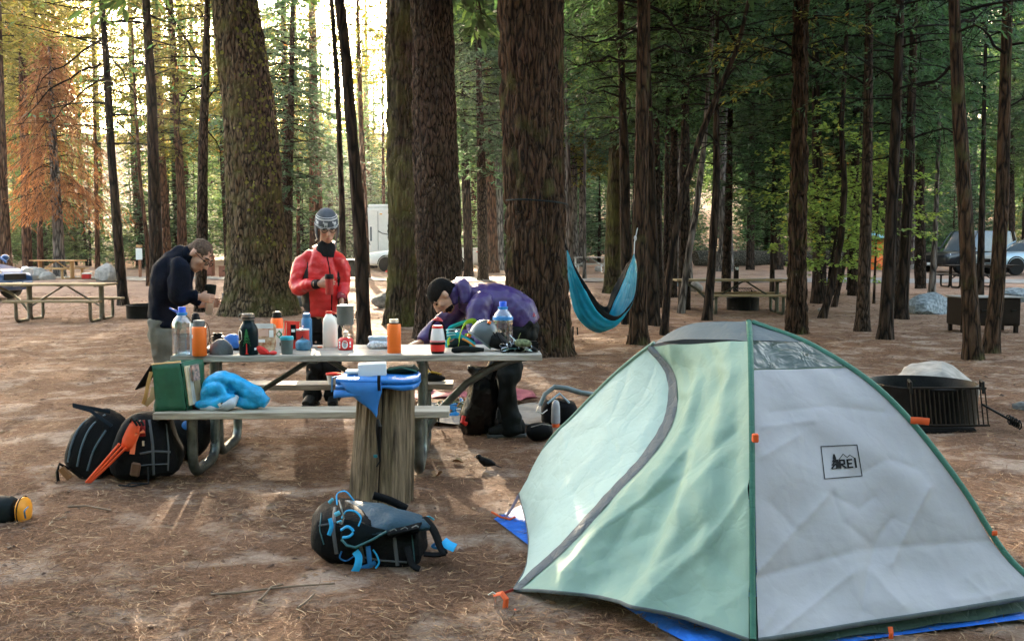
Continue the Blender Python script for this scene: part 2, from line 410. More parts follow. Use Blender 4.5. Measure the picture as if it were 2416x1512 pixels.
def road_strip(name, label, pts, w, mt, lift):
    P = []
    for (x0, y0), (x1, y1) in zip(pts[:-1], pts[1:]):
        for k in range(60):
            t = k / 60; P.append((x0 + (x1 - x0) * t, y0 + (y1 - y0) * t))
    P.append(pts[-1]); rows = []
    for x, y in P:
        rows.append([(x, y + o * w / 2, gz(x, y + o * w / 2) + lift) for o in np.linspace(-1, 1, 15)])
    o = MB().grid(rows).build(name, mt, None); tag(o, label, kind='structure'); return o
mr = mat('pale_asphalt', (.19, .175, .165), .9, var=.2, ns=2.5, bump=.2, bs=40)
road_strip('road', 'pale grey camp road crossing behind the trees', [(-60, 46), (-12, 40), (6, 38.2), (40, 36.5)], 4.0, mr, .03)

# ---- needles and bits of bark lying on the floor
n = 210000
yy = 2.6 * (30 / 2.6) ** RNG.random(n) ** 1.05; xx = (RNG.random(n) - .5) * 1.25 * yy + 0.0
mask = vnoise(np.stack([xx, yy, 0 * xx], 1), .9, 21) + .5 * vnoise(np.stack([xx, yy, 0 * xx], 1), 2.6, 22) + .5 * RNG.normal(size=n)
k = mask > -.35; xx, yy = xx[k], yy[k]; n = len(xx); zz = ground_z(xx, yy)
ln = (.025 + .05 * RNG.random(n)) * (1 + yy / 30); wd = (.0005 + .0008 * RNG.random(n) ** 2) * (1 + yy / 9); an = RNG.random(n) * 2 * PI
dx, dy = np.cos(an), np.sin(an); dz = RNG.normal(size=n) * .14; up = .004 + .010 * RNG.random(n)
A = np.stack([xx - dx * ln / 2, yy - dy * ln / 2, zz + up - dz * ln / 2], 1); B_ = np.stack([xx + dx * ln / 2, yy + dy * ln / 2, zz + up + dz * ln / 2], 1)
S_ = np.stack([-dy * wd, dx * wd, wd * .5], 1); bend = np.stack([-dy * ln * .12, dx * ln * .12, 0 * dx], 1) * RNG.normal(size=n)[:, None]
M_ = (A + B_) / 2 + bend
V = np.stack([A - S_, A + S_, M_ - S_, M_ + S_, B_ - S_ * .3, B_ + S_ * .3], 1).reshape(-1, 3); q = np.arange(n)[:, None] * 6
Fc = np.concatenate([q + np.array([[0, 1, 3, 2]]), q + np.array([[2, 3, 5, 4]])], 0)
m, nt, b = nodes('dry_needle'); ge = nt.nodes.new('ShaderNodeNewGeometry'); rp = nt.nodes.new('ShaderNodeValToRGB'); e = rp.color_ramp.elements
e[0].color = (.05, .022, .012, 1); e[1].color = (.34, .23, .13, 1); x = e.new(.45); x.color = (.17, .075, .035, 1); x = e.new(.78); x.color = (.30, .16, .075, 1)
nt.links.new(ge.outputs['Random Per Island'], rp.inputs[0]); nt.links.new(rp.outputs[0], b.inputs['Base Color']); b.inputs['Roughness'].default_value = .8
tag(link('needle_litter', np_mesh('needle_litter', V, Fc, m)), 'dry brown pine needles strewn over the forest floor', kind='stuff')
# ---- bark chips and cone scales
n = 5200; yy = 2.6 * (26 / 2.6) ** RNG.random(n); xx = (RNG.random(n) - .5) * 1.2 * yy; zz = ground_z(xx, yy); an = RNG.random(n) * 6.28
s = (.004 + .011 * RNG.random(n) ** 3) * (1 + yy / 12); V = []
off = np.array([[-1, -.5, 0], [1, -.35, 0], [.8, .5, .12], [-.7, .4, .1], [0, 0, .45]])
R = np.stack([np.stack([np.cos(an), -np.sin(an)], 1), np.stack([np.sin(an), np.cos(an)], 1)], 1)
o2 = off[None] * s[:, None, None] * (1 + .5 * RNG.normal(size=(n, 5, 3)))
xy = np.einsum('nij,nkj->nki', R, o2[..., :2]); V = np.concatenate([xy + np.stack([xx, yy], 1)[:, None], o2[..., 2:] + zz[:, None, None] + .003], 2).reshape(-1, 3)
q = np.arange(n)[:, None] * 5; Fc = np.concatenate([q + np.array([[a, c, 4]]) for a, c in ((0, 1), (1, 2), (2, 3), (3, 0))], 0)
m2 = m.copy(); m2.name = 'bark_chip'
for q_ in m2.node_tree.nodes:
    if q_.type == 'VALTORGB':
        for e_ in q_.color_ramp.elements: e_.color = tuple(v_ * .6 for v_ in e_.color[:3]) + (1,)
tag(link('bark_chips', np_mesh('bark_chips', V, Fc, m2)), 'chips of bark and cone scales scattered on the ground', kind='stuff')

# ================================================================ trees
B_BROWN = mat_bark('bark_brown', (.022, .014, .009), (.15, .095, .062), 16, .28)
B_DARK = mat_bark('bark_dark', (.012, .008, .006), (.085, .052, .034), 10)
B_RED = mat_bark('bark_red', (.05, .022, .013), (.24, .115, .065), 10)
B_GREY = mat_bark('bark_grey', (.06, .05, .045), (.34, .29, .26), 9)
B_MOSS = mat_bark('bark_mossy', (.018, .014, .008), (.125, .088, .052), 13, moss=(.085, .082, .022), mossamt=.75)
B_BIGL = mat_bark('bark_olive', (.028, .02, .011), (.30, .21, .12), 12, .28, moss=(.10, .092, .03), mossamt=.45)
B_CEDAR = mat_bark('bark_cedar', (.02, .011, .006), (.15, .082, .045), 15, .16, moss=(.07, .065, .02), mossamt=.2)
B_TWIG = mat('twig', (.035, .025, .018), .9, bump=.2)
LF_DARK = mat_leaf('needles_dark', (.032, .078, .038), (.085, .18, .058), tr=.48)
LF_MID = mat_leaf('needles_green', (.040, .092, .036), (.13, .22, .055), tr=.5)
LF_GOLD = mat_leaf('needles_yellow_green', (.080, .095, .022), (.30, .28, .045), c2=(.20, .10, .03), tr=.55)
LF_RUST = mat_leaf('needles_rust', (.20, .085, .034), (.50, .20, .065), tr=.52)
LF_MAPLE = mat_leaf('leaves_maple', (.16, .26, .055), (.40, .52, .10), c2=(.42, .38, .06), tr=.5)
LF_BLUE = mat_leaf('needles_blue_green', (.040, .088, .052), (.10, .19, .08), tr=.45)

def crown_mesh(name, seed, z0, z1, rmax, nbr, prof, droop=.25, rise=.15, leaf=(.16, .05), bl=5.0, ll=16.0, bare=.2, thick=.02, flat=.35, blen=.42, hang=.1, rmin=0.0):
    """conifer crown: limbs with side sprays of leaf faces; returns (limb mesh, leaf mesh)"""
    R = np.random.default_rng(seed); limb = MB(); LB, LD, LS = [], [], []
    for i in range(nbr):
        t = (i + R.random()) / nbr; z = z0 + (z1 - z0) * t; ang = i * 2.39996 + R.normal() * .4
        Ln = max(.25, rmax * prof(t) * (.65 + .5 * R.random())); d = np.array([math.cos(ang), math.sin(ang), 0]); s = np.array([-d[1], d[0], 0])
        wob = R.normal() * .18; wob2 = R.normal() * .15; ri = rise + R.normal() * .12; dr = droop * (.6 + .8 * R.random())
        def P(q): return np.array([0, 0, z]) + d * (Ln * q) + s * (Ln * wob * q * q + wob2 * math.sin(q * 5) * .25) + np.array([0, 0, Ln * (ri * q - dr * q * q)])
        K = 6; pts = [P(q) for q in np.linspace(0, 1, K)]; th = thick * (.5 + Ln / max(rmax, .1) * .7)
        limb.tube(pts, [th * (1 - .85 * q) for q in np.linspace(0, 1, K)], 4, cap=False)
        nb = max(2, int(Ln * (1 - bare) * bl)); qs = np.linspace(bare, .99, nb)
        for q in qs:
            for sg in (-1, 1):
                if R.random() < .14: continue
                b0 = P(q); l = Ln * blen * (1.12 - q) * (.5 + .8 * R.random()) + .16
                a = .75 + R.normal() * .25; bd = d * math.cos(a) + s * sg * math.sin(a) + np.array([0, 0, -hang + R.normal() * .2]); bd /= np.linalg.norm(bd)
                if l > .35: limb.tube([b0, b0 + bd * l * .8 + np.array([0, 0, -hang * l * .3])], [th * .22, th * .08], 3, cap=False)
                nl = max(3, int(l * ll)); u = R.random(nl) ** .8; pos = b0 + bd * (u * l)[:, None] + np.array([0, 0, -1]) * (hang * .4 * l * u ** 2)[:, None] + R.normal(size=(nl, 3)) * .03
                side = np.cross(bd, [0, 0, 1.0]); side /= np.linalg.norm(side) + 1e-9
                sgn = np.where(R.random(nl) < .5, -1, 1)[:, None]
                ld = bd * (.55 + .5 * R.random((nl, 1))) + side * sgn * (.6 + .3 * R.normal(size=(nl, 1))) + np.array([0, 0, 1.0]) * (R.normal(size=(nl, 1)) * flat - hang * .8)
                LB.append(pos); LD.append(ld)
    Bp = np.concatenate(LB); D = np.concatenate(LD); D /= np.linalg.norm(D, axis=1)[:, None]; n = len(Bp)
    rn = R.normal(size=(n, 3)) * .5 + np.array([0, 0, 1.0]); Sd = np.cross(D, rn); Sd /= np.linalg.norm(Sd, axis=1)[:, None] + 1e-9
    ln = leaf[0] * (.55 + .9 * R.random(n)); w = leaf[1] * (.6 + .8 * R.random(n))
    V = np.stack([Bp, Bp + D * (ln * .45)[:, None] + Sd * w[:, None], Bp + D * ln[:, None], Bp + D * (ln * .45)[:, None] - Sd * w[:, None]], 1).reshape(-1, 3)
    Fc = np.arange(n * 4).reshape(-1, 4)
    return limb.mesh(name + '_limbs', B_TWIG, None), np_mesh(name + '_leaves', V, Fc, LF_DARK)
cone = lambda t: (1 - t) ** .8 * (.35 + .65 * min(1, t * 5))
bush = lambda t: math.sin(PI * min(1, .12 + t * .86)) ** .7
CR = {
    'low': crown_mesh('low', 11, 0, 5, 2.3, 26, lambda t: .6 + .5 * t, .35, .18, (.12, .013), 5.0, 30, .35, .022, .3, .45, .25),
    'low2': crown_mesh('low2', 12, 0, 5, 1.9, 20, lambda t: .5 + .6 * t, .15, .1, (.11, .012), 3.5, 22, .45, .018, .4, .4, .1),
    'dead': crown_mesh('dead', 13, 0, 5, 1.7, 22, lambda t: .55 + .5 * t, .2, .12, (.10, .016), 2.6, 4, .3, .016, .5, .5, .15),
    'mid': crown_mesh('mid', 14, 0, 13, 3.9, 120, cone, .3, .12, (.26, .030), 3.6, 22, .1, .03, .35, .42, .15),
    'mid2': crown_mesh('mid2', 15, 0, 13, 3.5, 110, bush, .35, .2, (.26, .030), 3.4, 22, .12, .03, .45, .42, .1),
    'thin': crown_mesh('thin', 34, 0, 13, 3.6, 80, cone, .3, .12, (.30, .032), 3.0, 13, .2, .03, .4, .42, .15),
    'thin2': crown_mesh('thin2', 35, 0, 13, 3.2, 70, bush, .35, .2, (.30, .032), 2.8, 13, .25, .03, .45, .42, .1),
    'tall': crown_mesh('tall', 16, 0, 24, 5.2, 150, lambda t: (1 - t) ** .6 * (.5 + .5 * min(1, t * 4)), .3, .15, (.55, .075), 2.2, 13, .12, .05, .45, .4, .1),
    'tall2': crown_mesh('tall2', 17, 0, 22, 4.6, 130, lambda t: .45 + .55 * math.sin(PI * t), .2, .2, (.55, .075), 2.0, 13, .2, .05, .5, .4, .1),
    'young': crown_mesh('young', 18, 0.25, 4.0, 1.35, 64, lambda t: (1 - t) ** .9 + .04, .12, .12, (.14, .018), 6.0, 28, .1, .014, .25, .45, .06),
    'weep': crown_mesh('weep', 19, 0, 8, 2.9, 96, lambda t: (1 - t) ** .7 * (.55 + .45 * min(1, t * 6)) + .08, .75, .25, (.30, .014), 4.0, 22, .1, .024, .3, .42, .65),
    'maple': crown_mesh('maple', 20, 0, 4.2, 1.9, 34, lambda t: math.sin(PI * min(1, .25 + .72 * t)) ** .8, .12, .25, (.115, .044), 5.6, 20, .2, .014, .18, .5, .06),
    'big': crown_mesh('big', 21, 0, 16, 5.5, 110, lambda t: .55 + .5 * math.sin(PI * t), .3, .12, (.42, .06), 2.8, 18, .2, .06, .4, .45, .1),
}
def crown(parent, kind, loc, sc=1.0, rz=None, leaf=None, limbs=True, twig=None):
    rz = random.random() * 6.28 if rz is None else rz
    if limbs:
        o = link('branches', CR[kind][0], parent, loc, rz, sc)
        tag(o, kind='stuff')
        if twig: o.material_slots[0].link = 'OBJECT'; o.material_slots[0].material = twig
    o = link('foliage', CR[kind][1], parent, loc, rz, sc); tag(o, kind='stuff')
    if leaf is not None: o.material_slots[0].link = 'OBJECT'; o.material_slots[0].material = leaf
    return o
def trunk_mesh(P, r, bark, big=0, seed=0, seg=12):
    """P: points from the ground up, r radii; big > 0 gives real bark relief"""
    Pn = np.array([tuple(p) for p in P]); r = np.array(r); s = np.concatenate([[0], np.cumsum(np.linalg.norm(np.diff(Pn, axis=0), axis=1))])
    step = .055 if big else .35; S = np.arange(0, min(s[-1], 9 if big else 99), step)
    if big: S = np.concatenate([S, np.arange(9, s[-1], .8)])
    pts = np.stack([np.interp(S, s, Pn[:, k]) for k in range(3)], 1); rr = np.interp(S, s, r)
    rr = rr * (1 + .38 * np.exp(-S / max(.12, r[0] * .9))) if big != 0 or True else rr
    if big: seg = big
    th = np.linspace(0, 2 * PI, seg, endpoint=False); T, Q = np.meshgrid(th, S)
    u = np.stack([np.cos(T).ravel() * 1.0, np.sin(T).ravel() * 1.0, Q.ravel() * .25], 1)
    if big:
        R0 = r[0]; q = u * np.array([R0, R0, 1]) ; wv = np.stack([vnoise(q, 3, seed + 5)] * 3, 1) * .06
        a = 1 - np.abs(vnoise(q + wv, 8.5, seed)) * 2; c = 1 - np.abs(vnoise(q + wv, 17, seed + 1)) * 2
        fl = vnoise(u, 1.6, seed + 2) * np.exp(-Q.ravel() / .55) * .16
        rel = -.06 * np.clip(a, 0, 1) ** 2 - .03 * np.clip(c, 0, 1) + .014 * vnoise(q * np.array([1, 1, 2.5]), 30, seed + 3) + R0 * .05 * vnoise(u, .9, seed + 4) + fl * R0
    else: rel = rr.repeat(seg) * (.10 * vnoise(u, 2.2, seed) + .04 * vnoise(u * np.array([1, 1, 4]), 5, seed + 1))
    rad_ = rr.repeat(seg) + rel
    V = np.stack([pts[:, 0].repeat(seg) + rad_ * np.cos(T).ravel(), pts[:, 1].repeat(seg) + rad_ * np.sin(T).ravel(), pts[:, 2].repeat(seg)], 1)
    n = len(S); i = np.arange(n - 1)[:, None] * seg; k = np.arange(seg)[None]; k2 = (k + 1) % seg
    Fc = np.stack([(i + k).ravel(), (i + k2).ravel(), (i + seg + k2).ravel(), (i + seg + k).ravel()], 1)
    return V, Fc
FOOT = {}
def tree(name, label, path, bark, crowns=(), y=None, top=14.0, big=0, group=None, seg=12, cat='tree', wk=1.0):
    u0, v0, _ = path[0]
    if y is None: base = G(u0, v0); y = base.y
    else: base = W(u0, v0, y); base.z = gz(base.x, y)
    P, r = [], []
    for j, (u, v, w) in enumerate(path):
        p = W(u, v, y)
        if j == 0: p = Vector((base.x, base.y, base.z - .12))
        P.append(p); r.append(w * wk / 2 / F * y)
    if P[-1].z < top:
        d = (P[-1] - P[-2]); d = d / max(.2, d.z); q = P[-1]; dz = top - q.z
        P.append(q + Vector((d.x * dz * .5, d.y * dz * .5, dz))); r.append(r[-1] * .55)
    root = thing(name, label, cat, tuple(base), group); FOOT[root.name] = (u0, v0)
    V, Fc = trunk_mesh(P, r, bark, big, seed=int(u0) % 97, seg=seg)
    link('trunk', np_mesh('trunk', V - np.array(base), Fc, bark, True), root)
    Pn = np.array([tuple(p) for p in P])
    for c in crowns:
        kind, z = c[0], c[1]; kw = c[2] if len(c) > 2 else {}
        x = np.interp(z, Pn[:, 2], Pn[:, 0]); yq = np.interp(z, Pn[:, 2], Pn[:, 1])
        crown(root, kind, (x - base.x, yq - base.y, z - base.z), **kw)
    return root

# ---- the big trunks
BIG = tree('pine_tree', 'huge olive-brown trunk with yellow moss scraps, left of the man in red', [(612, 740, 150), (604, 560, 134), (592, 300, 122), (553, 0, 107)], B_BIGL, [('big', 7.4, dict(leaf=LF_MID)), ('big', 12, dict(leaf=LF_MID))], top=26, big=120)
tree('pine_tree', 'mossy green-brown trunk just left of the darker trunk it touches', [(958, 778, 92), (958, 560, 84), (954, 300, 84), (950, 0, 82)], B_MOSS, [('big', 6.6, dict(leaf=LF_MID))], top=24, big=96, y=18.6)
tree('pine_tree', 'dark furrowed trunk rising behind the person in the purple jacket', [(1040, 800, 112), (1034, 500, 108), (1027, 300, 106), (1020, 0, 102)], B_BROWN, [('big', 6.2, dict(leaf=LF_DARK))], top=24, big=110)
tree('cedar_tree', 'thickest dark brown trunk with the hammock strap round it', [(1272, 836, 150), (1264, 560, 142), (1259, 400, 144), (1252, 0, 152)], B_CEDAR, [('big', 5.8, dict(leaf=LF_DARK))], top=24, big=128)
# ragged yellow moss scraps on the sunny flank of the big olive-brown trunk
tk = [o for o in KIDS[BIG.name] if o.name.startswith('trunk')][0]; of = BIG.location
bvm = BVHTree.FromPolygons([tuple(v.co + of) for v in tk.data.vertices], [tuple(q.vertices) for q in tk.data.polygons]); R = random.Random(8); V, Fm = [], []
for k in range(420):
    v = 600 * R.random() ** 1.25 - 20; ce = 597 + (v - 300) * .075 + 20; u = ce + R.gauss(0, 24)
    h = bvm.ray_cast(Vector((0, 0, H)), ray(u, v).normalized())
    if h[0] is None: continue
    nrm = h[1]; a = nrm.cross(Vector((0, 0, 1))).normalized(); b2 = Vector((0, 0, -1)); s = R.uniform(.03, .09); p = h[0] + nrm * .012; t0 = R.uniform(-.6, .6); k0 = len(V)
    for x, y, z in ((-.5, 0, 0), (.1, -.5, .3), (.6, .1, .1), (.1, .7, .5)): V.append(tuple(p + (a * (x * math.cos(t0) - y * math.sin(t0)) + b2 * (x * math.sin(t0) + y * math.cos(t0)) + nrm * z) * s - of))
    Fm.append((k0, k0 + 1, k0 + 2, k0 + 3))
tag(link('moss', np_mesh('moss', V, Fm, mat_leaf('moss_yellow', (.13, .13, .022), (.30, .28, .04), tr=.3)), BIG), kind='stuff')
# ---- slimmer trunks, left half
tree('young_pine', 'slim leaning trunk to the right of the man in red', [(860, 811, 33), (852, 600, 30), (838, 400, 27), (815, 120, 25), (800, 0, 24)], B_DARK, [('low2', 5.6, dict(leaf=LF_MID))], top=10, seg=16)
tree('young_pine', 'thin dark stem against the sun, beside the slim leaning trunk', [(812, 720, 16), (806, 460, 14), (796, 200, 13), (782, 0, 11)], B_DARK, [('dead', 5.5)], y=24, top=12)
tree('young_pine', 'straight dark trunk directly left of the man bending in navy', [(371, 720, 31), (366, 500, 29), (358, 250, 24), (344, 0, 17)], B_DARK, [('dead', 5.2, dict(sc=1.7, rz=.4)), ('low', 8.5, dict(leaf=LF_MID))], top=15)
tree('young_pine', 'dark trunk with long bare branches reaching left over the rusty tree', [(292, 720, 24), (281, 600, 22), (262, 350, 19), (252, 160, 16), (240, 0, 11)], B_DARK, [('dead', 3.6, dict(sc=1.9, rz=2.0)), ('low2', 5.2, dict(leaf=LF_MID, sc=1.2)), ('low', 7.5, dict(leaf=LF_MID))], top=14)
tree('young_pine', 'brown trunk rising behind the head of the man in navy', [(472, 735, 27), (477, 560, 25), (480, 330, 22), (487, 100, 16), (490, 0, 13)], B_BROWN, [('dead', 4.6, dict(sc=1.1)), ('low', 6.2, dict(leaf=LF_DARK))], top=14)
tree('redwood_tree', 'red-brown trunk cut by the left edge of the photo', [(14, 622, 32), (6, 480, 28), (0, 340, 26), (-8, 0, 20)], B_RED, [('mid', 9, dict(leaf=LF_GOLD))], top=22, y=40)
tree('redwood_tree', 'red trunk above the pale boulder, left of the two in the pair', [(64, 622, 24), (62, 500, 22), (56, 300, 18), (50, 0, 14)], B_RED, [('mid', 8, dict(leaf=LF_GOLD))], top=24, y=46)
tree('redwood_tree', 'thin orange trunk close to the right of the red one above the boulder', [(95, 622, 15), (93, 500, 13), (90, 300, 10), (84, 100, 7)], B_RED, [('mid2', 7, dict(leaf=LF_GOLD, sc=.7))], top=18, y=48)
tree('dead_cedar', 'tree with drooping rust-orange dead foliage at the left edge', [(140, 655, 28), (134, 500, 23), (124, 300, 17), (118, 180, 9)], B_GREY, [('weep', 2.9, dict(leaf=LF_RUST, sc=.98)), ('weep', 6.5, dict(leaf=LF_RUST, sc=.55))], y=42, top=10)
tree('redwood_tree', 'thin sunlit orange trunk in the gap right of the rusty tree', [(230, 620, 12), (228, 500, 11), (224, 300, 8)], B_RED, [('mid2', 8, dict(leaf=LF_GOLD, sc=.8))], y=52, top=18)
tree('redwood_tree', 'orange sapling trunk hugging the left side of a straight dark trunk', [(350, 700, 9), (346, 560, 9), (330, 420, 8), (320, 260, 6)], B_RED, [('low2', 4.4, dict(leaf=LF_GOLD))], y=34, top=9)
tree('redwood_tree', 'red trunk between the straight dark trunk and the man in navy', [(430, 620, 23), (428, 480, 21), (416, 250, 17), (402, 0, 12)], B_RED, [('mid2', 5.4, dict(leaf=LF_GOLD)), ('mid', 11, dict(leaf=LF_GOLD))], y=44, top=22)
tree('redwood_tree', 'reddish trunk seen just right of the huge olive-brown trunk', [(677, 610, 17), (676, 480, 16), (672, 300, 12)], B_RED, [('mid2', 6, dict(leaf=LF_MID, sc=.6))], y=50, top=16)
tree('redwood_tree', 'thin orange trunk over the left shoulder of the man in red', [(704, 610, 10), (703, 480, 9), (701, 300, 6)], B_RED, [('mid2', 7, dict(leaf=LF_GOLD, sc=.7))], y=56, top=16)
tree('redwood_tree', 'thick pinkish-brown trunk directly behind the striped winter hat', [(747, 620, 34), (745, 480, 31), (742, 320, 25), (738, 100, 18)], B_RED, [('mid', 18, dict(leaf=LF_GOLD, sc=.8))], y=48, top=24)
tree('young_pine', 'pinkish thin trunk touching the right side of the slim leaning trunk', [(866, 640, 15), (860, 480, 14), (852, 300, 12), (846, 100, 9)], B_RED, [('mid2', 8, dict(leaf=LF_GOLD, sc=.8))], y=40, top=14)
tree('young_pine', 'thin red trunk standing in front of the white trailer roof', [(905, 600, 9), (905, 480, 8), (904, 340, 6)], B_RED, [('mid2', 7, dict(leaf=LF_MID, sc=.7))], y=60, top=15)
# ---- gap between the big trunks
tree('young_pine', 'dark twin-like trunk right beside the furrowed trunk, above the pickup tailgate', [(1106, 640, 22), (1101, 460, 20), (1092, 250, 14), (1088, 100, 10)], B_DARK, [('mid2', 6.2, dict(leaf=LF_MID))], y=42, top=16)
tree('redwood_tree', 'thin reddish trunk in the middle of the gap above the pickup', [(1120, 600, 13), (1118, 460, 12), (1112, 280, 9)], B_RED, [('mid2', 7, dict(leaf=LF_MID))], y=60, top=18)
tree('redwood_tree', 'broad red trunk right of the pickup tailgate', [(1162, 628, 28), (1158, 460, 25), (1150, 250, 19), (1140, 0, 14)], B_RED, [('mid2', 5.6, dict(leaf=LF_BLUE)), ('mid', 10, dict(leaf=LF_MID))], y=46, top=22)
tree('pine_tree', 'dark grey trunk overlapping the broad red trunk on its right', [(1180, 625, 22), (1176, 460, 20), (1170, 280, 16)], B_GREY, [('mid', 9, dict(leaf=LF_MID))], y=50, top=20)
# ---- right half
tree('dead_snag', 'pale bare trunk peeking out right beside the thickest trunk', [(1347, 650, 17), (1344, 520, 14), (1340, 380, 11), (1336, 220, 7)], B_GREY, (), y=32, top=8)
tree('young_pine', 'very thin grey stem behind the hammock, left of the mossy trunk', [(1379, 640, 9), (1379, 500, 8), (1380, 380, 6)], B_GREY, [('mid2', 6.5, dict(leaf=LF_DARK, sc=.8))], y=40, top=14)
tree('oak_tree', 'greenish lichen-covered trunk behind the raised end of the hammock', [(1446, 660, 40), (1448, 520, 36), (1452, 380, 32), (1456, 150, 24)], B_MOSS, [('mid', 6.3, dict(leaf=LF_DARK))], y=30, top=18, seg=20)
tree('young_pine', 'black trunk seen behind the hammock rope, foot hidden under the hammock', [(1478, 780, 24), (1478, 600, 26), (1474, 420, 24), (1466, 150, 16)], B_DARK, [('low', 3.6, dict(leaf=LF_DARK)), ('low', 6, dict(leaf=LF_DARK))], y=19, top=12)
tree('cedar_tree', 'reddish-brown trunk with the right end of the hammock tied to it', [(1506, 812, 44), (1508, 700, 38), (1513, 450, 32), (1519, 0, 29)], B_CEDAR, [('low', 4.8, dict(leaf=LF_DARK, sc=1.0)), ('big', 8, dict(leaf=LF_DARK, sc=.7))], top=15, seg=28)
tree('young_pine', 'dark brown trunk half hidden behind the right hammock tree', [(1542, 768, 32), (1540, 600, 27), (1534, 400, 22), (1528, 200, 16)], B_DARK, [('low', 4.6, dict(leaf=LF_MID))], top=12)
tree('pine_tree', 'grey fissured trunk right of the hammock trees', [(1553, 668, 30), (1548, 500, 26), (1540, 350, 22)], B_GREY, [('mid', 5.8, dict(leaf=LF_DARK))], y=30, top=18, seg=16)
tree('leaning_pine', 'dark sapling leaning far to the right, its stem forked near the top', [(1566, 790, 20), (1575, 680, 19), (1600, 500, 17), (1650, 330, 16), (1692, 225, 15), (1742, 110, 11)], B_DARK, [('dead', 3.6, dict(sc=1.1)), ('low2', 4.6, dict(leaf=LF_DARK))], top=7)
tree('pine_tree', 'wide grey-brown trunk beyond the leaning sapling, a boulder at its foot', [(1612, 660, 42), (1612, 520, 34), (1610, 380, 28)], B_GREY, [('tall', 7, dict(leaf=LF_DARK))], y=34, top=20, seg=18)
tree('young_pine', 'grey thin trunk tilting right, left of the picnic table by the road', [(1605, 738, 17), (1622, 620, 17), (1645, 480, 15), (1662, 340, 12)], B_GREY, [('low2', 4.4, dict(leaf=LF_DARK))], top=9)
tree('young_pine', 'black trunk standing in front of the left end of the right picnic table', [(1667, 756, 23), (1680, 620, 19), (1690, 440, 17), (1690, 250, 13), (1692, 80, 9)], B_DARK, [('dead', 2.9, dict(sc=1.1)), ('low', 4.2, dict(leaf=LF_DARK)), ('low', 6.5, dict(leaf=LF_DARK))], top=11)
tree('pine_tree', 'stout pale grey trunk with plated bark by the grey rock beyond the road', [(1712, 626, 40), (1712, 560, 31), (1711, 400, 29), (1706, 250, 26)], B_GREY, [('tall', 9, dict(leaf=LF_DARK))], y=47, top=26, seg=24)
tree('young_fir', 'dark young fir with level branches above the right picnic table', [(1822, 706, 13), (1822, 600, 11), (1824, 460, 8), (1826, 330, 4)], B_DARK, [('young', 2.1, dict(leaf=LF_DARK, sc=1.25)), ('young', 1.6, dict(leaf=LF_DARK, sc=.9))], y=27, top=4.2)
tree('cedar_tree', 'shaggy brown trunk right behind the top of the tent', [(1880, 787, 53), (1882, 600, 46), (1886, 330, 43), (1890, 0, 38)], B_CEDAR, [('low', 4.4, dict(leaf=LF_GOLD)), ('big', 7, dict(leaf=LF_DARK, sc=.7))], top=15, big=64)
tree('young_pine', 'dark trunk with bright maple leaves in front of its foot', [(1934, 716, 36), (1932, 560, 28), (1928, 350, 22), (1924, 150, 16)], B_DARK, [('low', 4.8, dict(leaf=LF_DARK)), ('low', 7, dict(leaf=LF_DARK))], top=12)
tree('young_pine', 'thin black stem that curves right then bends back, beside the maple', [(1936, 750, 20), (1962, 680, 17), (1985, 560, 15), (1993, 440, 14), (1984, 300, 12), (1992, 190, 10)], B_DARK, [('low2', 4.2, dict(leaf=LF_DARK))], top=7)
tree('young_pine', 'black stem slanting right inside the maple leaves', [(1965, 724, 13), (1990, 630, 11), (2008, 540, 9), (2022, 420, 6)], B_DARK, [('low2', 3.4, dict(leaf=LF_DARK, sc=.7))], top=6)
tree('young_pine', 'straight brown trunk fourth from the right of the near row', [(2034, 782, 32), (2040, 640, 27), (2046, 420, 24), (2050, 120, 18)], B_BROWN, [('low', 4.0, dict(leaf=LF_DARK)), ('low', 6.5, dict(leaf=LF_DARK))], top=12, seg=16)
tree('young_pine', 'darkest trunk third from the right of the near row', [(2089, 800, 33), (2098, 640, 29), (2108, 420, 26), (2120, 150, 21), (2124, 0, 18)], B_DARK, [('dead', 3.2, dict(sc=1.1)), ('low', 4.6, dict(leaf=LF_DARK))], top=12, seg=16)
tree('young_pine', 'black flared trunk just behind and right of the darkest trunk', [(2125, 752, 34), (2134, 640, 26), (2144, 450, 23), (2148, 330, 20)], B_DARK, [('low', 3.4, dict(leaf=LF_DARK)), ('low', 6, dict(leaf=LF_DARK))], top=11, seg=16)
tree('young_pine', 'slender grey trunk on the road verge above the blue-grey boulder', [(2198, 698, 17), (2206, 560, 13), (2212, 400, 10)], B_GREY, [('mid2', 4.0, dict(leaf=LF_DARK, sc=.8))], y=29, top=11)
tree('cedar_tree', 'tall brown trunk left of the steel food locker', [(2298, 848, 46), (2288, 700, 38), (2278, 500, 34), (2262, 250, 31), (2250, 0, 24)], B_CEDAR, [('low', 4.2, dict(leaf=LF_DARK)), ('low', 6.5, dict(leaf=LF_MID))], top=12, seg=28)
tree('young_pine', 'thin dark trunk rising behind the steel food locker', [(2313, 706, 17), (2316, 540, 14), (2320, 380, 11), (2322, 250, 8)], B_DARK, [('low2', 4.0, dict(leaf=LF_DARK)), ('low', 5, dict(leaf=LF_DARK))], y=23.5, top=9)
tree('cedar_tree', 'rightmost reddish trunk leaning in front of the steel food locker', [(2333, 832, 38), (2352, 700, 33), (2366, 450, 29), (2378, 0, 22)], B_CEDAR, [('low', 4.2, dict(leaf=LF_DARK)), ('low', 6.5, dict(leaf=LF_DARK))], top=12, seg=28)
mp = tree('maple_tree', 'bright green maple sapling between the trunks on the right', [(1948, 738, 9), (1958, 640, 8), (1980, 520, 6), (1990, 400, 4)], B_DARK, [('maple', 1.0, dict(leaf=LF_MAPLE, sc=.9)), ('maple', .75, dict(leaf=LF_MAPLE, sc=.6))], y=21.5, top=4)
p = W(2060, 600, 24); 
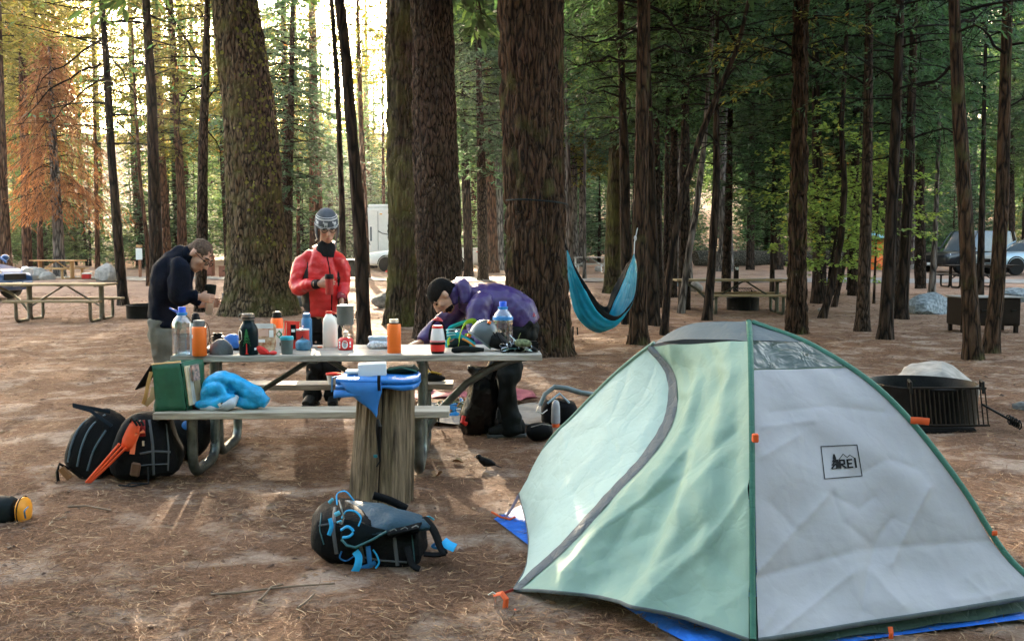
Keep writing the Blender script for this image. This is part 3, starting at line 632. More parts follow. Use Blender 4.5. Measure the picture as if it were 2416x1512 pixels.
mp = tree('maple_tree', 'yellow-green maple shrub before the orange tent', [(2062, 690, 6), (2066, 600, 5), (2070, 500, 3)], B_DARK, [('maple', .9, dict(leaf=LF_MAPLE, sc=.75))], y=25, top=3.2)
# ---- trees with crowns that fill the middle distance
tree('cedar_tree', 'full grey-green cedar right behind the huge olive-brown trunk', [(672, 640, 30), (680, 400, 24), (688, 200, 14)], B_BROWN, [('mid', 2.6, dict(leaf=LF_BLUE, sc=.85))], y=33, top=11)
tree('cedar_tree', 'green cedar filling the gap between furrowed and thickest trunks', [(1140, 640, 26), (1136, 400, 20), (1130, 200, 14)], B_BROWN, [('mid', 4.2, dict(leaf=LF_BLUE, sc=.95))], y=38, top=14)

# ---- long bare limbs seen against the light
def limb(near, pts, r=.03, dy=0.0, leaf=None):
    """near: pixel of the trunk's foot, to find the tree that carries the limb"""
    best = min((o for o in C.objects if o.type == 'EMPTY' and o.get('category') == 'tree'), key=lambda o: abs(FOOT[o.name][0] - near[0]) + abs(FOOT[o.name][1] - near[1]))
    y = best.location.y; n = len(pts); P_ = [W(u, v, y - dy * k / (n - 1)) for k, (u, v) in enumerate(pts)]; mb = MB(); rr = random.Random(int(pts[-1][0]))
    Q = []
    for a, b_ in zip(P_[:-1], P_[1:]):
        for t in (0, .33, .66): Q.append(a.lerp(b_, t) + Vector((rr.gauss(0, .02), rr.gauss(0, .03), rr.gauss(0, .02))))
    Q.append(P_[-1]); N_ = len(Q); mb.tube(Q, [r * (1 - .85 * k / (N_ - 1)) for k in range(N_)], 6)
    for k in range(3, N_ - 1):
        for _ in range(2):
            if rr.random() < .75:
                d = Vector((rr.gauss(0, 1), rr.gauss(0, 1), rr.gauss(-.1, .6))).normalized() * rr.uniform(.25, .7); e = Q[k] + d * .5 + Vector((0, 0, rr.gauss(0, .05))); mb.tube([Q[k], e, Q[k] + d + Vector((0, 0, -.08))], [r * .32, r * .2, r * .07], 4)
    WLOC[best.name] = best.location.copy(); mb.build('branch', B_TWIG, best, smooth=60, fix=False)
for f, pts, r in (((292, 720), [(242, 96), (170, 138), (100, 186), (62, 262)], .03), ((292, 720), [(243, 150), (188, 168), (118, 212), (74, 268), (40, 300)], .03), ((292, 720), [(240, 30), (180, 18), (110, 8), (40, 2)], .025), ((292, 720), [(246, 185), (206, 206), (150, 256), (108, 306)], .026), ((292, 720), [(250, 120), (288, 170), (318, 224), (340, 252)], .02), ((292, 720), [(252, 200), (214, 246), (176, 284)], .02), ((292, 720), [(255, 262), (290, 300), (318, 330), (322, 420)], .02),
    ((371, 720), [(356, 38), (400, 52), (452, 74), (500, 98)], .028), ((371, 720), [(352, 110), (330, 60), (310, 20)], .016), ((472, 735), [(488, 170), (446, 100), (408, 45), (380, -5)], .028), ((472, 735), [(484, 200), (446, 214), (422, 262), (424, 330), (408, 350)], .022), ((472, 735), [(480, 300), (510, 330), (526, 380), (520, 420)], .02), ((472, 735), [(482, 240), (520, 200), (548, 176)], .02),
    ((1506, 812), [(1519, 16), (1560, 30), (1604, 78), (1624, 130)], .03), ((1506, 812), [(1512, 70), (1450, 92), (1392, 98), (1340, 72)], .026), ((1506, 812), [(1512, 150), (1436, 136), (1376, 152), (1336, 150)], .024), ((1506, 812), [(1515, 130), (1570, 110), (1640, 140), (1690, 134)], .022), ((1542, 768), [(1534, 250), (1590, 276), (1650, 250)], .02), ((1478, 780), [(1470, 230), (1420, 214), (1350, 232)], .022), ((1478, 780), [(1472, 300), (1410, 330), (1344, 326)], .02), ((1478, 780), [(1472, 180), (1530, 200), (1600, 190), (1650, 210)], .02),
    ((1566, 790), [(1742, 110), (1716, 60), (1676, 30), (1636, 2)], .028), ((1566, 790), [(1700, 210), (1740, 150), (1800, 120), (1860, 124)], .022), ((1566, 790), [(1660, 310), (1700, 340), (1760, 352)], .018), ((1667, 756), [(1690, 250), (1740, 236), (1800, 250), (1850, 222)], .02), ((1667, 756), [(1690, 330), (1640, 366), (1600, 372)], .016),
    ((2298, 848), [(2258, 150), (2210, 190), (2160, 202), (2110, 230)], .026), ((2298, 848), [(2254, 60), (2310, 40), (2370, -5)], .026), ((2298, 848), [(2270, 330), (2220, 300), (2150, 330)], .018), ((2333, 832), [(2374, 130), (2330, 90), (2300, 40), (2290, -5)], .024), ((2333, 832), [(2370, 260), (2410, 230), (2440, 240)], .02), ((2089, 800), [(2116, 200), (2080, 160), (2040, 150), (1990, 110)], .022), ((2089, 800), [(2110, 360), (2050, 380), (2000, 362)], .018), ((2034, 782), [(2049, 200), (2000, 180), (1960, 130), (1930, 80)], .02), ((1880, 787), [(1888, 130), (1840, 90), (1790, 70), (1740, 74)], .026), ((1880, 787), [(1890, 120), (1950, 160), (1990, 196)], .024), ((2125, 752), [(2146, 400), (2190, 430), (2240, 420)], .018)):
    limb(f, pts, r, dy=random.uniform(-.8, .8))
def belt(n, group, label, name, xr, yr, kinds, leaves, bark, sc=(.85, 1.2), z=(1.5, 4), w=(.16, .34), keep=None, hi=14, seed=1):
    """forest farther off: each tree with a trunk and a crown of its own, meshes shared"""
    R = random.Random(seed); tm = {}
    for i in range(n):
        for _ in range(40):
            x, y = R.uniform(*xr), R.uniform(*yr)
            if keep is None or keep(x, y): break
        bk = R.choice(bark); key = (bk.name, R.randrange(3))
        if key not in tm:
            rr = random.Random(key[1] + seed); b0 = rr.uniform(.14, .24); lean = rr.uniform(-.03, .03)
            V, Fc = trunk_mesh([(0, 0, -.3), (lean * 8, 0, 8), (lean * 14, 0, 26)], [b0, b0 * .75, .03], bk, 0, seed + key[1], 9)
            tm[key] = np_mesh('trunk', V, Fc, bk, True)
        rt = thing(name, label, 'tree', (x, y, gz(x, y)), group)
        s = R.uniform(*sc); link('trunk', tm[key], rt, (0, 0, 0), R.random() * 6, (s * R.uniform(*w) / .2, s * R.uniform(*w) / .2, s * hi / 20))
        k = R.choice(kinds); crown(rt, k, (0, 0, R.uniform(*z)), s, R.random() * 6.28, R.choice(leaves), limbs=k in ('thin', 'thin2', 'mid', 'mid2', 'young', 'weep'))
sunx = lambda x, y: abs(x - (-.187 * y - .0)) > .031 * y
clear_road = lambda x, y: not (34 < y < 46)
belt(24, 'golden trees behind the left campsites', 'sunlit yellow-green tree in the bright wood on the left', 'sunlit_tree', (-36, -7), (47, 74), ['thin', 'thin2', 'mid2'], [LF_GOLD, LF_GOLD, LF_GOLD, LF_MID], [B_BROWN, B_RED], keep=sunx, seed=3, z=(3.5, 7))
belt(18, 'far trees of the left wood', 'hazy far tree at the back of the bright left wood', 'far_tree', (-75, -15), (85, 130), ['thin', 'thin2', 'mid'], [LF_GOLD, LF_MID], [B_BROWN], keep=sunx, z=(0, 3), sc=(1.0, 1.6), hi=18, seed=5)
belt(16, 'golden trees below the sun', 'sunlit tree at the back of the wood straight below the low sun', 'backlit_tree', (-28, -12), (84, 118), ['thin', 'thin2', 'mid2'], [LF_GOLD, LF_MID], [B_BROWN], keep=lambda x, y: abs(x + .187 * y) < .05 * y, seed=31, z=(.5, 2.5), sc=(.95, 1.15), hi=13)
belt(30, 'dark conifers beyond the road on the right', 'dark green conifer in the shaded wood beyond the road', 'dark_conifer', (0, 42), (48, 68), ['mid', 'mid2'], [LF_DARK, LF_MID, LF_BLUE, LF_GOLD], [B_DARK, B_GREY], z=(4, 6.5), seed=7)  # yellow-green leaves on some crowns put sunlit spots into the colour
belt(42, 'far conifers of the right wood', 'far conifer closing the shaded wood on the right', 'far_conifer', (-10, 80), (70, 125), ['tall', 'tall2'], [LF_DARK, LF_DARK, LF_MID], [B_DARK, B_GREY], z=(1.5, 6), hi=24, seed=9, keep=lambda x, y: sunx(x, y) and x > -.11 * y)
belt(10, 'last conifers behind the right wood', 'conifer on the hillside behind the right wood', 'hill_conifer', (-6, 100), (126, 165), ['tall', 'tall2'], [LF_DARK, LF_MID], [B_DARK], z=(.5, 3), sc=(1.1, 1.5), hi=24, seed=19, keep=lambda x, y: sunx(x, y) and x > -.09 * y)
belt(15, 'conifers on the near side of the road', 'mid-distance conifer with a dark crown on the near side of the road', 'roadside_conifer', (2.5, 18), (21, 33), ['mid2', 'mid'], [LF_DARK, LF_BLUE, LF_MID], [B_DARK], z=(3.8, 5.0), sc=(.6, .9), seed=11, hi=10)
belt(74, 'young firs of the understory', 'small green fir in the understory at the edge of the wood', 'understory_fir', (-42, -1), (54, 78), ['young'], [LF_MID, LF_BLUE, LF_MID], [B_DARK], z=(-.4, .1), sc=(1.0, 2.4), w=(.04, .06), hi=3, seed=13)
belt(44, 'shaded firs of the right understory', 'low dark fir under the tall conifers on the right', 'shaded_fir', (-2, 46), (60, 84), ['young'], [LF_DARK, LF_DARK, LF_BLUE], [B_DARK], z=(-.4, 0), sc=(1.2, 2.2), w=(.04, .06), hi=3, seed=23)
belt(64, 'firs along the back of the wood', 'bushy fir among the last trees at the back of the wood', 'back_fir', (-75, 75), (75, 120), ['young'], [LF_MID, LF_GOLD, LF_DARK], [B_DARK], z=(-.3, .1), sc=(1.2, 2.6), w=(.04, .06), hi=3, seed=15)
# same wood, unseen behind and beside the camera, added to block low light
CR['rough'] = crown_mesh('rough', 51, 0, 20, 4.5, 46, lambda t: .4 + .6 * math.sin(PI * min(1, .15 + .8 * t)), .25, .15, (1.0, .36), 1.1, 2.4, .15, .05, .5, .5, .1)
me = CR['rough'][1]; nv = len(me.vertices); co = np.zeros(nv * 3, np.float32); me.vertices.foreach_get('co', co); co = co.reshape(-1, 3)
R = random.Random(77); VV = []
for i in range(64):
    q = PI * (.06 + .88 * (i + R.random()) / 64) + PI; rr = R.uniform(20, 46); x, y = rr * math.cos(q), 2 + rr * math.sin(q); a = R.random() * 6.28
    c, s = math.cos(a), math.sin(a); M_ = np.array([[c, -s, 0], [s, c, 0], [0, 0, 1]]); VV.append(co @ M_.T * R.uniform(.9, 1.2) + np.array([x, y, R.uniform(.5, 4)]))
V = np.concatenate(VV).astype(np.float32)
o = link('unseen_wood', np_mesh('unseen_wood', V, np.arange(len(V)).reshape(-1, 4), LF_DARK)); tag(o, 'unseen wood added behind and beside the camp to block light', kind='stuff')
# ================================================================ the tent
def mat_fabric(name, c, rough=.5, trans=.2, crease=.35, sc=5.0):
    m, nt, b = nodes(name); L = nt.links
    tc = nt.nodes.new('ShaderNodeTexCoord'); nz = nt.nodes.new('ShaderNodeTexNoise'); nz.inputs['Scale'].default_value = 3; nz.inputs['Detail'].default_value = 6
    L.new(tc.outputs['Object'], nz.inputs['Vector'])
    ad = nt.nodes.new('ShaderNodeVectorMath'); ad.operation = 'MULTIPLY_ADD'; ad.inputs[1].default_value = (.25, .25, .25); L.new(nz.outputs['Color'], ad.inputs[0]); L.new(tc.outputs['Object'], ad.inputs[2])
    h = None
    for s, k in ((sc, 1.0), (sc * 2.7, .45)):
        v = nt.nodes.new('ShaderNodeTexVoronoi'); v.feature = 'DISTANCE_TO_EDGE'; v.inputs['Scale'].default_value = s; L.new(ad.outputs[0], v.inputs['Vector'])
        p = nt.nodes.new('ShaderNodeMath'); p.operation = 'MINIMUM'; p.inputs[1].default_value = .09; L.new(v.outputs['Distance'], p.inputs[0])
        q = nt.nodes.new('ShaderNodeMath'); q.operation = 'MULTIPLY_ADD'; q.inputs[1].default_value = k
        L.new(p.outputs[0], q.inputs[0])
        if h is None: q.inputs[2].default_value = 0
        else: L.new(h, q.inputs[2])
        h = q.outputs[0]
    n2 = nt.nodes.new('ShaderNodeTexNoise'); n2.inputs['Scale'].default_value = 11; n2.inputs['Detail'].default_value = 7; L.new(tc.outputs['Object'], n2.inputs['Vector'])
    q = nt.nodes.new('ShaderNodeMath'); q.operation = 'MULTIPLY_ADD'; q.inputs[1].default_value = .28; L.new(n2.outputs['Fac'], q.inputs[0]); L.new(h, q.inputs[2])
    bp = nt.nodes.new('ShaderNodeBump'); bp.inputs['Strength'].default_value = crease; bp.inputs['Distance'].default_value = .06; L.new(q.outputs[0], bp.inputs['Height']); L.new(bp.outputs[0], b.inputs['Normal'])
    rp = nt.nodes.new('ShaderNodeValToRGB'); e = rp.color_ramp.elements; e[0].position = .3; e[1].position = .7; e[0].color = rgb([x * .9 for x in c]); e[1].color = rgb([x * 1.04 for x in c])
    L.new(nz.outputs['Fac'], rp.inputs[0]); L.new(rp.outputs[0], b.inputs['Base Color']); b.inputs['Roughness'].default_value = rough + .12; b.inputs['Specular IOR Level'].default_value = .25
    tr = nt.nodes.new('ShaderNodeBsdfTranslucent'); mx = nt.nodes.new('ShaderNodeMixShader'); mx.inputs[0].default_value = trans
    L.new(rp.outputs[0], tr.inputs[0]); L.new(b.outputs[0], mx.inputs[1]); L.new(tr.outputs[0], mx.inputs[2]); L.new(mx.outputs[0], nt.nodes['Material Output'].inputs['Surface'])
    MATS[name] = m; return m
T_WHITE = mat_fabric('tent_pale_grey', (.365, .352, .372), .6, .10, .25, 1.7)
T_MINT = mat_fabric('tent_mint', (.235, .34, .283), .6, .16, .35, 2.6)
T_GREEN = mat_fabric('tent_green_trim', (.035, .125, .088), .5, .1, .3, 9)
T_GREY = mat_fabric('tent_grey', (.10, .12, .13), .5, .1, .3, 5)
T_ZIP = mat_fabric('tent_zip_grey', (.10, .11, .12), .6, .05, .6, 14)
T_FLOOR = mat_fabric('tent_floor', (.025, .055, .045), .5, .0, .4, 8)
T_ORANGE = mat('webbing_orange', (.62, .09, .02), .6)
T_BLACK = mat('logo_black', (.015, .015, .017), .6)
m, nt, b = nodes('tent_window'); nt.nodes.remove(b)
t1 = nt.nodes.new('ShaderNodeBsdfTransparent'); t1.inputs[0].default_value = (.75, .85, .8, 1); t2 = nt.nodes.new('ShaderNodeBsdfPrincipled'); t2.inputs['Base Color'].default_value = (.028, .048, .04, 1); t2.inputs['Roughness'].default_value = .32
nzw = nt.nodes.new('ShaderNodeTexNoise'); nzw.inputs['Scale'].default_value = 9; nzw.inputs['Distortion'].default_value = 1.5; bw = nt.nodes.new('ShaderNodeBump'); bw.inputs['Strength'].default_value = .5; bw.inputs['Distance'].default_value = .05
tcw = nt.nodes.new('ShaderNodeTexCoord'); nt.links.new(tcw.outputs['Object'], nzw.inputs['Vector']); nt.links.new(nzw.outputs['Fac'], bw.inputs['Height']); nt.links.new(bw.outputs[0], t2.inputs['Normal'])
xw = nt.nodes.new('ShaderNodeMixShader'); xw.inputs[0].default_value = .92; nt.links.new(t1.outputs[0], xw.inputs[1]); nt.links.new(t2.outputs[0], xw.inputs[2]); nt.links.new(xw.outputs[0], nt.nodes['Material Output'].inputs['Surface'])
T_WIN = m

TN, TR_, TL, TF = [np.array(q) for q in ((.87, 3.5), (2.15, 3.91), (.07, 5.5), (1.35, 5.81))]
TC = (TN + TF) / 2; PEAK = 1.126
PROF = {'N': [.055, .215, .45, .815, 1.035, PEAK], 'R': [.08, .22, .456, .82, 1.02, PEAK], 'L': [.12, .40, .566, .872, 1.083, PEAK], 'F': [.03, .215, .45, .815, 1.035, PEAK]}
KS = [0, .125, .25, .5, .75, 1]
def smooth_interp(x, xs, ys):
    xs = np.array(xs); ys = np.array(ys); x = np.atleast_1d(x); d = np.gradient(ys, xs)
    i = np.clip(np.searchsorted(xs, x) - 1, 0, len(xs) - 2); h = xs[i + 1] - xs[i]; t = (x - xs[i]) / h
    return (2 * t**3 - 3 * t**2 + 1) * ys[i] + (t**3 - 2 * t**2 + t) * h * d[i] + (-2 * t**3 + 3 * t**2) * ys[i + 1] + (t**3 - t**2) * h * d[i + 1]
def arc(k, s):
    p = dict(N=TN, R=TR_, L=TL, F=TF)[k]; s = np.atleast_1d(s)
    xy = p[None] + (TC - p)[None] * s[:, None]; return np.concatenate([xy, smooth_interp(s, KS, PROF[k])[:, None]], 1)
def curve(P, n):
    P = np.array(P, float); s = np.concatenate([[0], np.cumsum(np.linalg.norm(np.diff(P, axis=0), axis=1))]); s /= s[-1]
    x = np.linspace(0, 1, n); return np.stack([smooth_interp(x, s, P[:, k]) for k in range(3)], 1)
def crumple(P, amp, sc, seed):
    q = P.reshape(-1, 3); a = np.abs(vnoise(q, sc, seed)); c = np.abs(vnoise(q + .37, sc * 2.3, seed + 1)); f = np.abs(vnoise(q * np.array([1.5, 1, .7]), sc * 3.6, seed + 2))
    return ((.5 - a) * amp + (.5 - c) * amp * .45 + (.5 - f) * amp * .22).reshape(P.shape[:-1])
tent = thing('tent', 'mint green and pale grey dome tent pitched in the right foreground', 'tent', (TC[0], TC[1], 0))
def patch(name, P, mats, nrm, **kw):
    P = np.array(P); nrm = np.array(nrm, float) / np.linalg.norm(nrm)
    return MB().grid(P.tolist()).build(name, mats, tent, smooth=60, fix=False, **kw)
def pole_patch(a, c, s0, s1, ns, ntt, nrm, seed, amp=.020, sag=.03, edge=.015):
    S = np.linspace(s0, s1, ns); A, B2 = arc(a, S), arc(c, S); t = np.linspace(edge, 1 - edge, ntt); n = np.array(nrm, float) / np.linalg.norm(nrm)
    P = A[:, None] * (1 - t)[None, :, None] + B2[:, None] * t[None, :, None]
    win = (4 * t * (1 - t))[None] * np.ones((ns, 1)); span = np.clip(1 - S, 0, 1)[:, None]
    d = -sag * win * span * np.clip(S * 4, .2, 1)[:, None] + crumple(P, amp, 2.6, seed) * np.minimum(1, win * 2.5)
    d = d + .010 * np.sin((t[None] * 1.4 + S[:, None] * 2.2) * 9 + 2 * vnoise(P.reshape(-1, 3), 2, seed + 9).reshape(ns, ntt)) * win * span
    return P + d[..., None] * n
n1 = (.305, -.952, .35)
def to_px(P):
    q = P - np.array([0, 0, H]); cp, sp_ = math.cos(PITCH), math.sin(PITCH); zf = q[..., 1] * cp - q[..., 2] * sp_; zu = q[..., 1] * sp_ + q[..., 2] * cp
    return CX + F * q[..., 0] / zf, CY - F * zu / zf
def creases(P, nrm, lines, L=13, sx=1.8875, ox=1280, oy=1062):
    """sharp fold lines pressed into the cloth (outlines read off the photograph)"""
    U, V = to_px(P); nrm = np.array(nrm, float) / np.linalg.norm(nrm); d = np.zeros(U.shape)
    for amp, pts in lines:
        best = np.full(U.shape, 1e9)
        Q = [((ox + x / sx) / 1.0596, (oy + y / sx) / 1.0596) for x, y in pts]
        for (x0, y0), (x1, y1) in zip(Q[:-1], Q[1:]):
            l2 = (x1 - x0) ** 2 + (y1 - y0) ** 2; t = np.clip(((U - x0) * (x1 - x0) + (V - y0) * (y1 - y0)) / l2, 0, 1)
            best = np.minimum(best, np.hypot(U - x0 - t * (x1 - x0), V - y0 - t * (y1 - y0)))
        d += amp * np.exp(-best / L)
    return P + d[..., None] * nrm
P_front = pole_patch('N', 'R', .0, .63, 130, 150, n1, 31, amp=.012)
P_front = creases(P_front, n1, [(.009, [(1160, 690), (1330, 500), (1500, 320)]), (-.008, [(1160, 718), (1400, 655), (1640, 590), (1840, 572), (2250, 545)]), (.008, [(1210, 1010), (1400, 860), (1600, 700)]), (-.006, [(1225, 370), (1340, 490)]), (-.007, [(1500, 320), (1640, 395), (1710, 340)]), (.012, [(1960, 300), (1880, 460), (1790, 650)]), (-.010, [(1800, 440), (1740, 520), (1680, 700), (1660, 880)]), (.006, [(2080, 825), (2200, 815), (2345, 780)]), (.007, [(1180, 150), (1350, 50)]), (.006, [(2140, 720), (2300, 860)]), (-.006, [(1600, 250), (1780, 160), (1900, 200)]), (.006, [(1250, 860), (1180, 960)]), (.008, [(1700, 690), (1760, 770), (1840, 850)]), (-.006, [(1220, -60), (1500, -90), (1760, -60)]), (.007, [(1180, 10), (1420, -20)]), (-.006, [(1520, 330), (1560, 450), (1700, 560)])])
fp = patch('front_panel', P_front, T_WHITE, n1); tag(fp, 'pale grey front panel with a black square logo')
win = patch('window', pole_patch('N', 'R', .637, .785, 18, 60, n1, 41, .022, .05), T_WIN, n1); tag(win, 'dark see-through roof window')
patch('roof_panel', pole_patch('N', 'R', .79, .995, 16, 40, n1, 43, .012, .02), T_GREY, n1)
patch('roof_panel', pole_patch('F', 'R', .70, .995, 16, 30, (.9, .3, .3), 44), T_GREY, (1, 0, 0))
patch('roof_panel', pole_patch('L', 'F', .63, .995, 18, 30, (-.3, .9, .3), 45), T_GREY, (0, 1, 0))
patch('rear_panel', pole_patch('F', 'R', .0, .70, 30, 30, (.9, .3, .3), 46), T_MINT, (1, 0, 0))
patch('rear_panel', pole_patch('L', 'F', .0, .63, 30, 30, (-.3, .9, .3), 47), T_WHITE, (0, 1, 0))
S = np.linspace(0, 1, 18); A = arc('N', .79 + .205 * S); B2 = arc('L', .61 + .385 * S); t = np.linspace(.01, .99, 40)
P = A[:, None] * (1 - t)[None, :, None] + B2[:, None] * t[None, :, None]; P = P + (crumple(P, .012, 3, 48) + .02 * np.sin(PI * t)[None] * (1 - S)[:, None])[..., None] * np.array([-.5, -.3, .8])
patch('roof_panel', P, T_GREY, (0, 0, 1))
# door side: two fabric halves meeting at the curved zip
NA = 110
Z0 = arc('L', .6)[0]
tip = np.array(W(1212, 1390, 4.2))
zipc = curve([tip] + [np.array(W(*q)) for q in ((1330, 1288, 4.30), (1440, 1170, 4.42), (1532, 1073, 4.55), (1584, 985, 4.68), (1587, 885, 4.85))] + [Z0], NA)
low = curve([tip] + [np.array(W(*q)) for q in ((1238, 1345, 4.42), (1247, 1290, 4.72), (1241, 1230, 5.1))] + [np.array(W(1224, 1165, 5.42))], 30)
up = np.concatenate([curve([np.array(W(1224, 1165, 5.42)), arc('L', .1)[0] + [-.01, 0, 0], arc('L', .25)[0], arc('L', .42)[0], Z0], 81)[1:]])
left = np.concatenate([low, up])
a = np.linspace(0, 1, NA)
vn = np.array([-.78, -.58, .25]); vn /= np.linalg.norm(vn)
t = np.linspace(0, .985, 90); Aedge = arc('N', a * .785)
P = zipc[:, None] * (1 - t)[None, :, None] + Aedge[:, None] * t[None, :, None]
w = np.sin(PI * np.clip(t / .985, 0, 1))[None] ; fade = (1 - a[:, None] ** 2)
nzv = vnoise(P.reshape(-1, 3), 1.6, 51).reshape(NA, 90)
fold = np.sin(2 * PI * (t[None] * 2.3 - .15 - a[:, None] * .55 + .16 * nzv)) * .045 + np.sin(2 * PI * (t[None] * 5.1 + a[:, None] * .6 + .4 * nzv)) * .011
d = (fold * fade + .03 * fade) * w + crumple(P, .034, 3.2, 52) * np.minimum(1, w * 2)
P = P + d[..., None] * vn; P[..., 2] += (.05 * 4 * t * (1 - t))[None] * ((1 - a) ** 5)[:, None]
P = creases(P, vn, [(-.022, [(480, 560), (560, 410), (730, 290), (900, 160), (1040, 30)]), (.022, [(250, 690), (440, 480), (640, 330), (830, 120)]), (.020, [(590, 860), (720, 740), (900, 590), (1000, 470), (1110, 300)]), (-.016, [(560, 740), (760, 600), (900, 470)]), (-.008, [(500, 540), (560, 550), (700, 490)]), (.008, [(800, 640), (900, 540), (1000, 500)]), (.007, [(540, 550), (660, 730)]), (-.007, [(900, 560), (1090, 740)]), (.007, [(960, 880), (1090, 790)]), (-.007, [(340, 620), (330, 820)]), (.006, [(930, 40), (1040, 120)])], 16)
P_A = P; o = patch('door_panel', P, T_MINT, vn); tag(o, 'sea-green door half with deep diagonal folds, right of the zip')
t = np.linspace(0, 1, 44); P = zipc[:, None] * (1 - t)[None, :, None] + left[:, None] * t[None, :, None]
w = np.sin(PI * t)[None]
d = (.05 * np.sin(PI * a)[:, None] ** 1.2) * w + crumple(P, .022, 2.6, 53) * np.minimum(1, w * 2)
P_B = creases(P + d[..., None] * np.array([-.55, -.75, .3]), vn, [(.008, [(180, 130), (150, 260), (160, 300)]), (-.007, [(40, 250), (150, 262), (210, 240)]), (.008, [(240, 20), (255, 140), (200, 330), (110, 480)]), (-.006, [(270, 300), (350, 380)])], 14); o = patch('door_panel', P_B, mat_fabric('tent_pale_mint', (.42, .53, .485), .6, .2, .45, 3.4), vn); tag(o, 'smooth pale mint door half left of the zip')
def along(P, Q, k): return P[:, k], Q[:, k]
wk = np.linspace(1.2, .8, NA)[:, None]
def offz(P, w): return zipc + (P[:, 6] - zipc) / (np.linalg.norm(P[:, 6] - zipc, axis=1)[:, None] + 1e-6) * w * wk
rows = np.stack([offz(P_B, .040), offz(P_B, .02), zipc, offz(P_A, .02), offz(P_A, .038)], 1)
wn_ = np.stack([vnoise(rows[:, k], 22, 54 + k) for k in range(5)], 1) * .006 + np.array([.004, .011, .014, .012, .004])
rows = rows + wn_[..., None] * vn
o = patch('zip_flap', rows, T_ZIP, vn); tag(o, 'crumpled grey zip flap curving across the door')
def sleeve(k, s0, s1, w, mt, lift, dirn):
    S = np.linspace(s0, s1, 40); A = arc(k, S) + np.array([0, 0, lift]); d = np.array(dirn, float); d /= np.linalg.norm(d)
    return MB().ribbon([tuple(p) for p in A], w, .008, n=tuple(d)).build('pole_sleeve', mt, tent, smooth=60)
sleeve('N', 0, .985, .026, T_GREEN, .004, (1.28, .41, 0)); sleeve('R', 0, .985, .032, T_GREEN, .004, (1.28, .41, 0)); sleeve('L', .02, .62, .022, T_MINT, .004, (1.28, .41, 0)); sleeve('F', 0, .985, .03, T_GREEN, .004, (1.28, .41, 0))
# hems, floor
MB().ribbon([tuple(p) for p in P_A[0] + np.array([0, 0, -.004])], .016, .004, n=(0, 0, 1)).build('hem', T_GREY, tent)
MB().ribbon([tuple(p) for p in np.concatenate([low + [0, 0, 0]])], .016, .004, n=(0, 0, 1)).build('hem', T_GREY, tent)
MB().ribbon([tuple(p) for p in P_front[0] + np.array([0, 0, -.002])], .02, .004, n=(0, 0, 1)).build('hem', T_GREY, tent)
fl = MB()
cc = [TN, TR_, TF, TL]
for i in range(4):
    p, q = cc[i], cc[(i + 1) % 4]; ce = TC; rows = []
    for z in (0.0, .06, .15):
        sh = (.985 if i in (0, 3) else .95) - z * .75; rows.append([((p + (q - p) * t - ce) * sh + ce).tolist() + [z + .012 + .006 * math.sin(t * 23)] for t in np.linspace(0, 1, 14)])
    fl.grid(rows)
fl.build('floor', T_FLOOR, tent, smooth=60, fix=False)
# printed logo: ray-placed on the cloth of the front panel
tri = [(Vector(P_front[i, j]), Vector(P_front[i + 1, j]), Vector(P_front[i + 1, j + 1]), Vector(P_front[i, j + 1])) for i in range(129) for j in range(149)]
bv = BVHTree.FromPolygons([tuple(v) for q in tri for v in q], [tuple(range(4 * i, 4 * i + 4)) for i in range(len(tri))])
def on_cloth(u, v, lift=.0035):
    r = ray(u, v).normalized(); h = bv.ray_cast(Vector((0, 0, H)), r)
    return h[0] - r * lift
QD = [Vector(q) for q in ((1937, 1053), (2022, 1049), (2034, 1122), (1946, 1129))]
def logo_px(x, y): return (QD[0] * (1 - x) + QD[1] * x) * (1 - y) + (QD[3] * (1 - x) + QD[2] * x) * y
lg = MB()
def stroke(pts, w):
    for (x0, y0), (x1, y1) in zip(pts[:-1], pts[1:]):
        d = Vector((x1 - x0, y1 - y0)); l = d.length; nrm = Vector((-d.y, d.x)) / l * w / 2; d = d / l * w * .5; k = max(2, int(l / .08)); rows = []
        for i in range(k + 1):
            c = Vector((x0, y0)) - d + (Vector((x1 - x0, y1 - y0)) + d * 2) * (i / k); rows.append([on_cloth(*logo_px(*(c + nrm))), on_cloth(*logo_px(*(c - nrm)))])
        lg.grid([[tuple(p) for p in r] for r in rows])
stroke([(0, 0), (1, 0), (1, 1), (0, 1), (0, 0)], .024)
stroke([(.46, .70), (.46, .46), (.58, .46), (.58, .58), (.48, .58), (.60, .70)], .05)
stroke([(.78, .46), (.67, .46), (.67, .70), (.78, .70)], .05); stroke([(.67, .58), (.76, .58)], .05); stroke([(.88, .44), (.88, .70)], .055)
stroke([(.44, .44), (.58, .27), (.68, .38), (.76, .31), (.88, .42)], .02)
for cx, y0, y1, w in ((.33, .28, .70, .10), (.40, .45, .70, .05)):
    for k in range(4): stroke([(cx - w * (k + 1) / 4, y0 + (y1 - y0) * (k + 1) / 4.1), (cx, y0 + (y1 - y0) * k / 4.4), (cx + w * (k + 1) / 4, y0 + (y1 - y0) * (k + 1) / 4.1)], .045)
stroke([(.24, .71), (.44, .70)], .03)
tag(lg.build('logo', T_BLACK, tent, smooth=None, fix=False), 'black square logo with lettering, firs and mountain outline')
for (u, v), sz, z in (((1782, 1033), (.025, .02, .035), 0), ):
    p = W(u, v, arc('N', .4)[0][1] - .04); MB().box(p, sz).build('buckle', T_ORANGE, tent, bevel=.004)
p = arc('R', .43)[0]; MB().ribbon([tuple(p + [0, -.02, 0]), tuple(p + [.03, -.03, .0]), tuple(p + [.075, -.03, -.005])], .03, .004, n=(0, 0, 1)).build('buckle', T_ORANGE, tent)
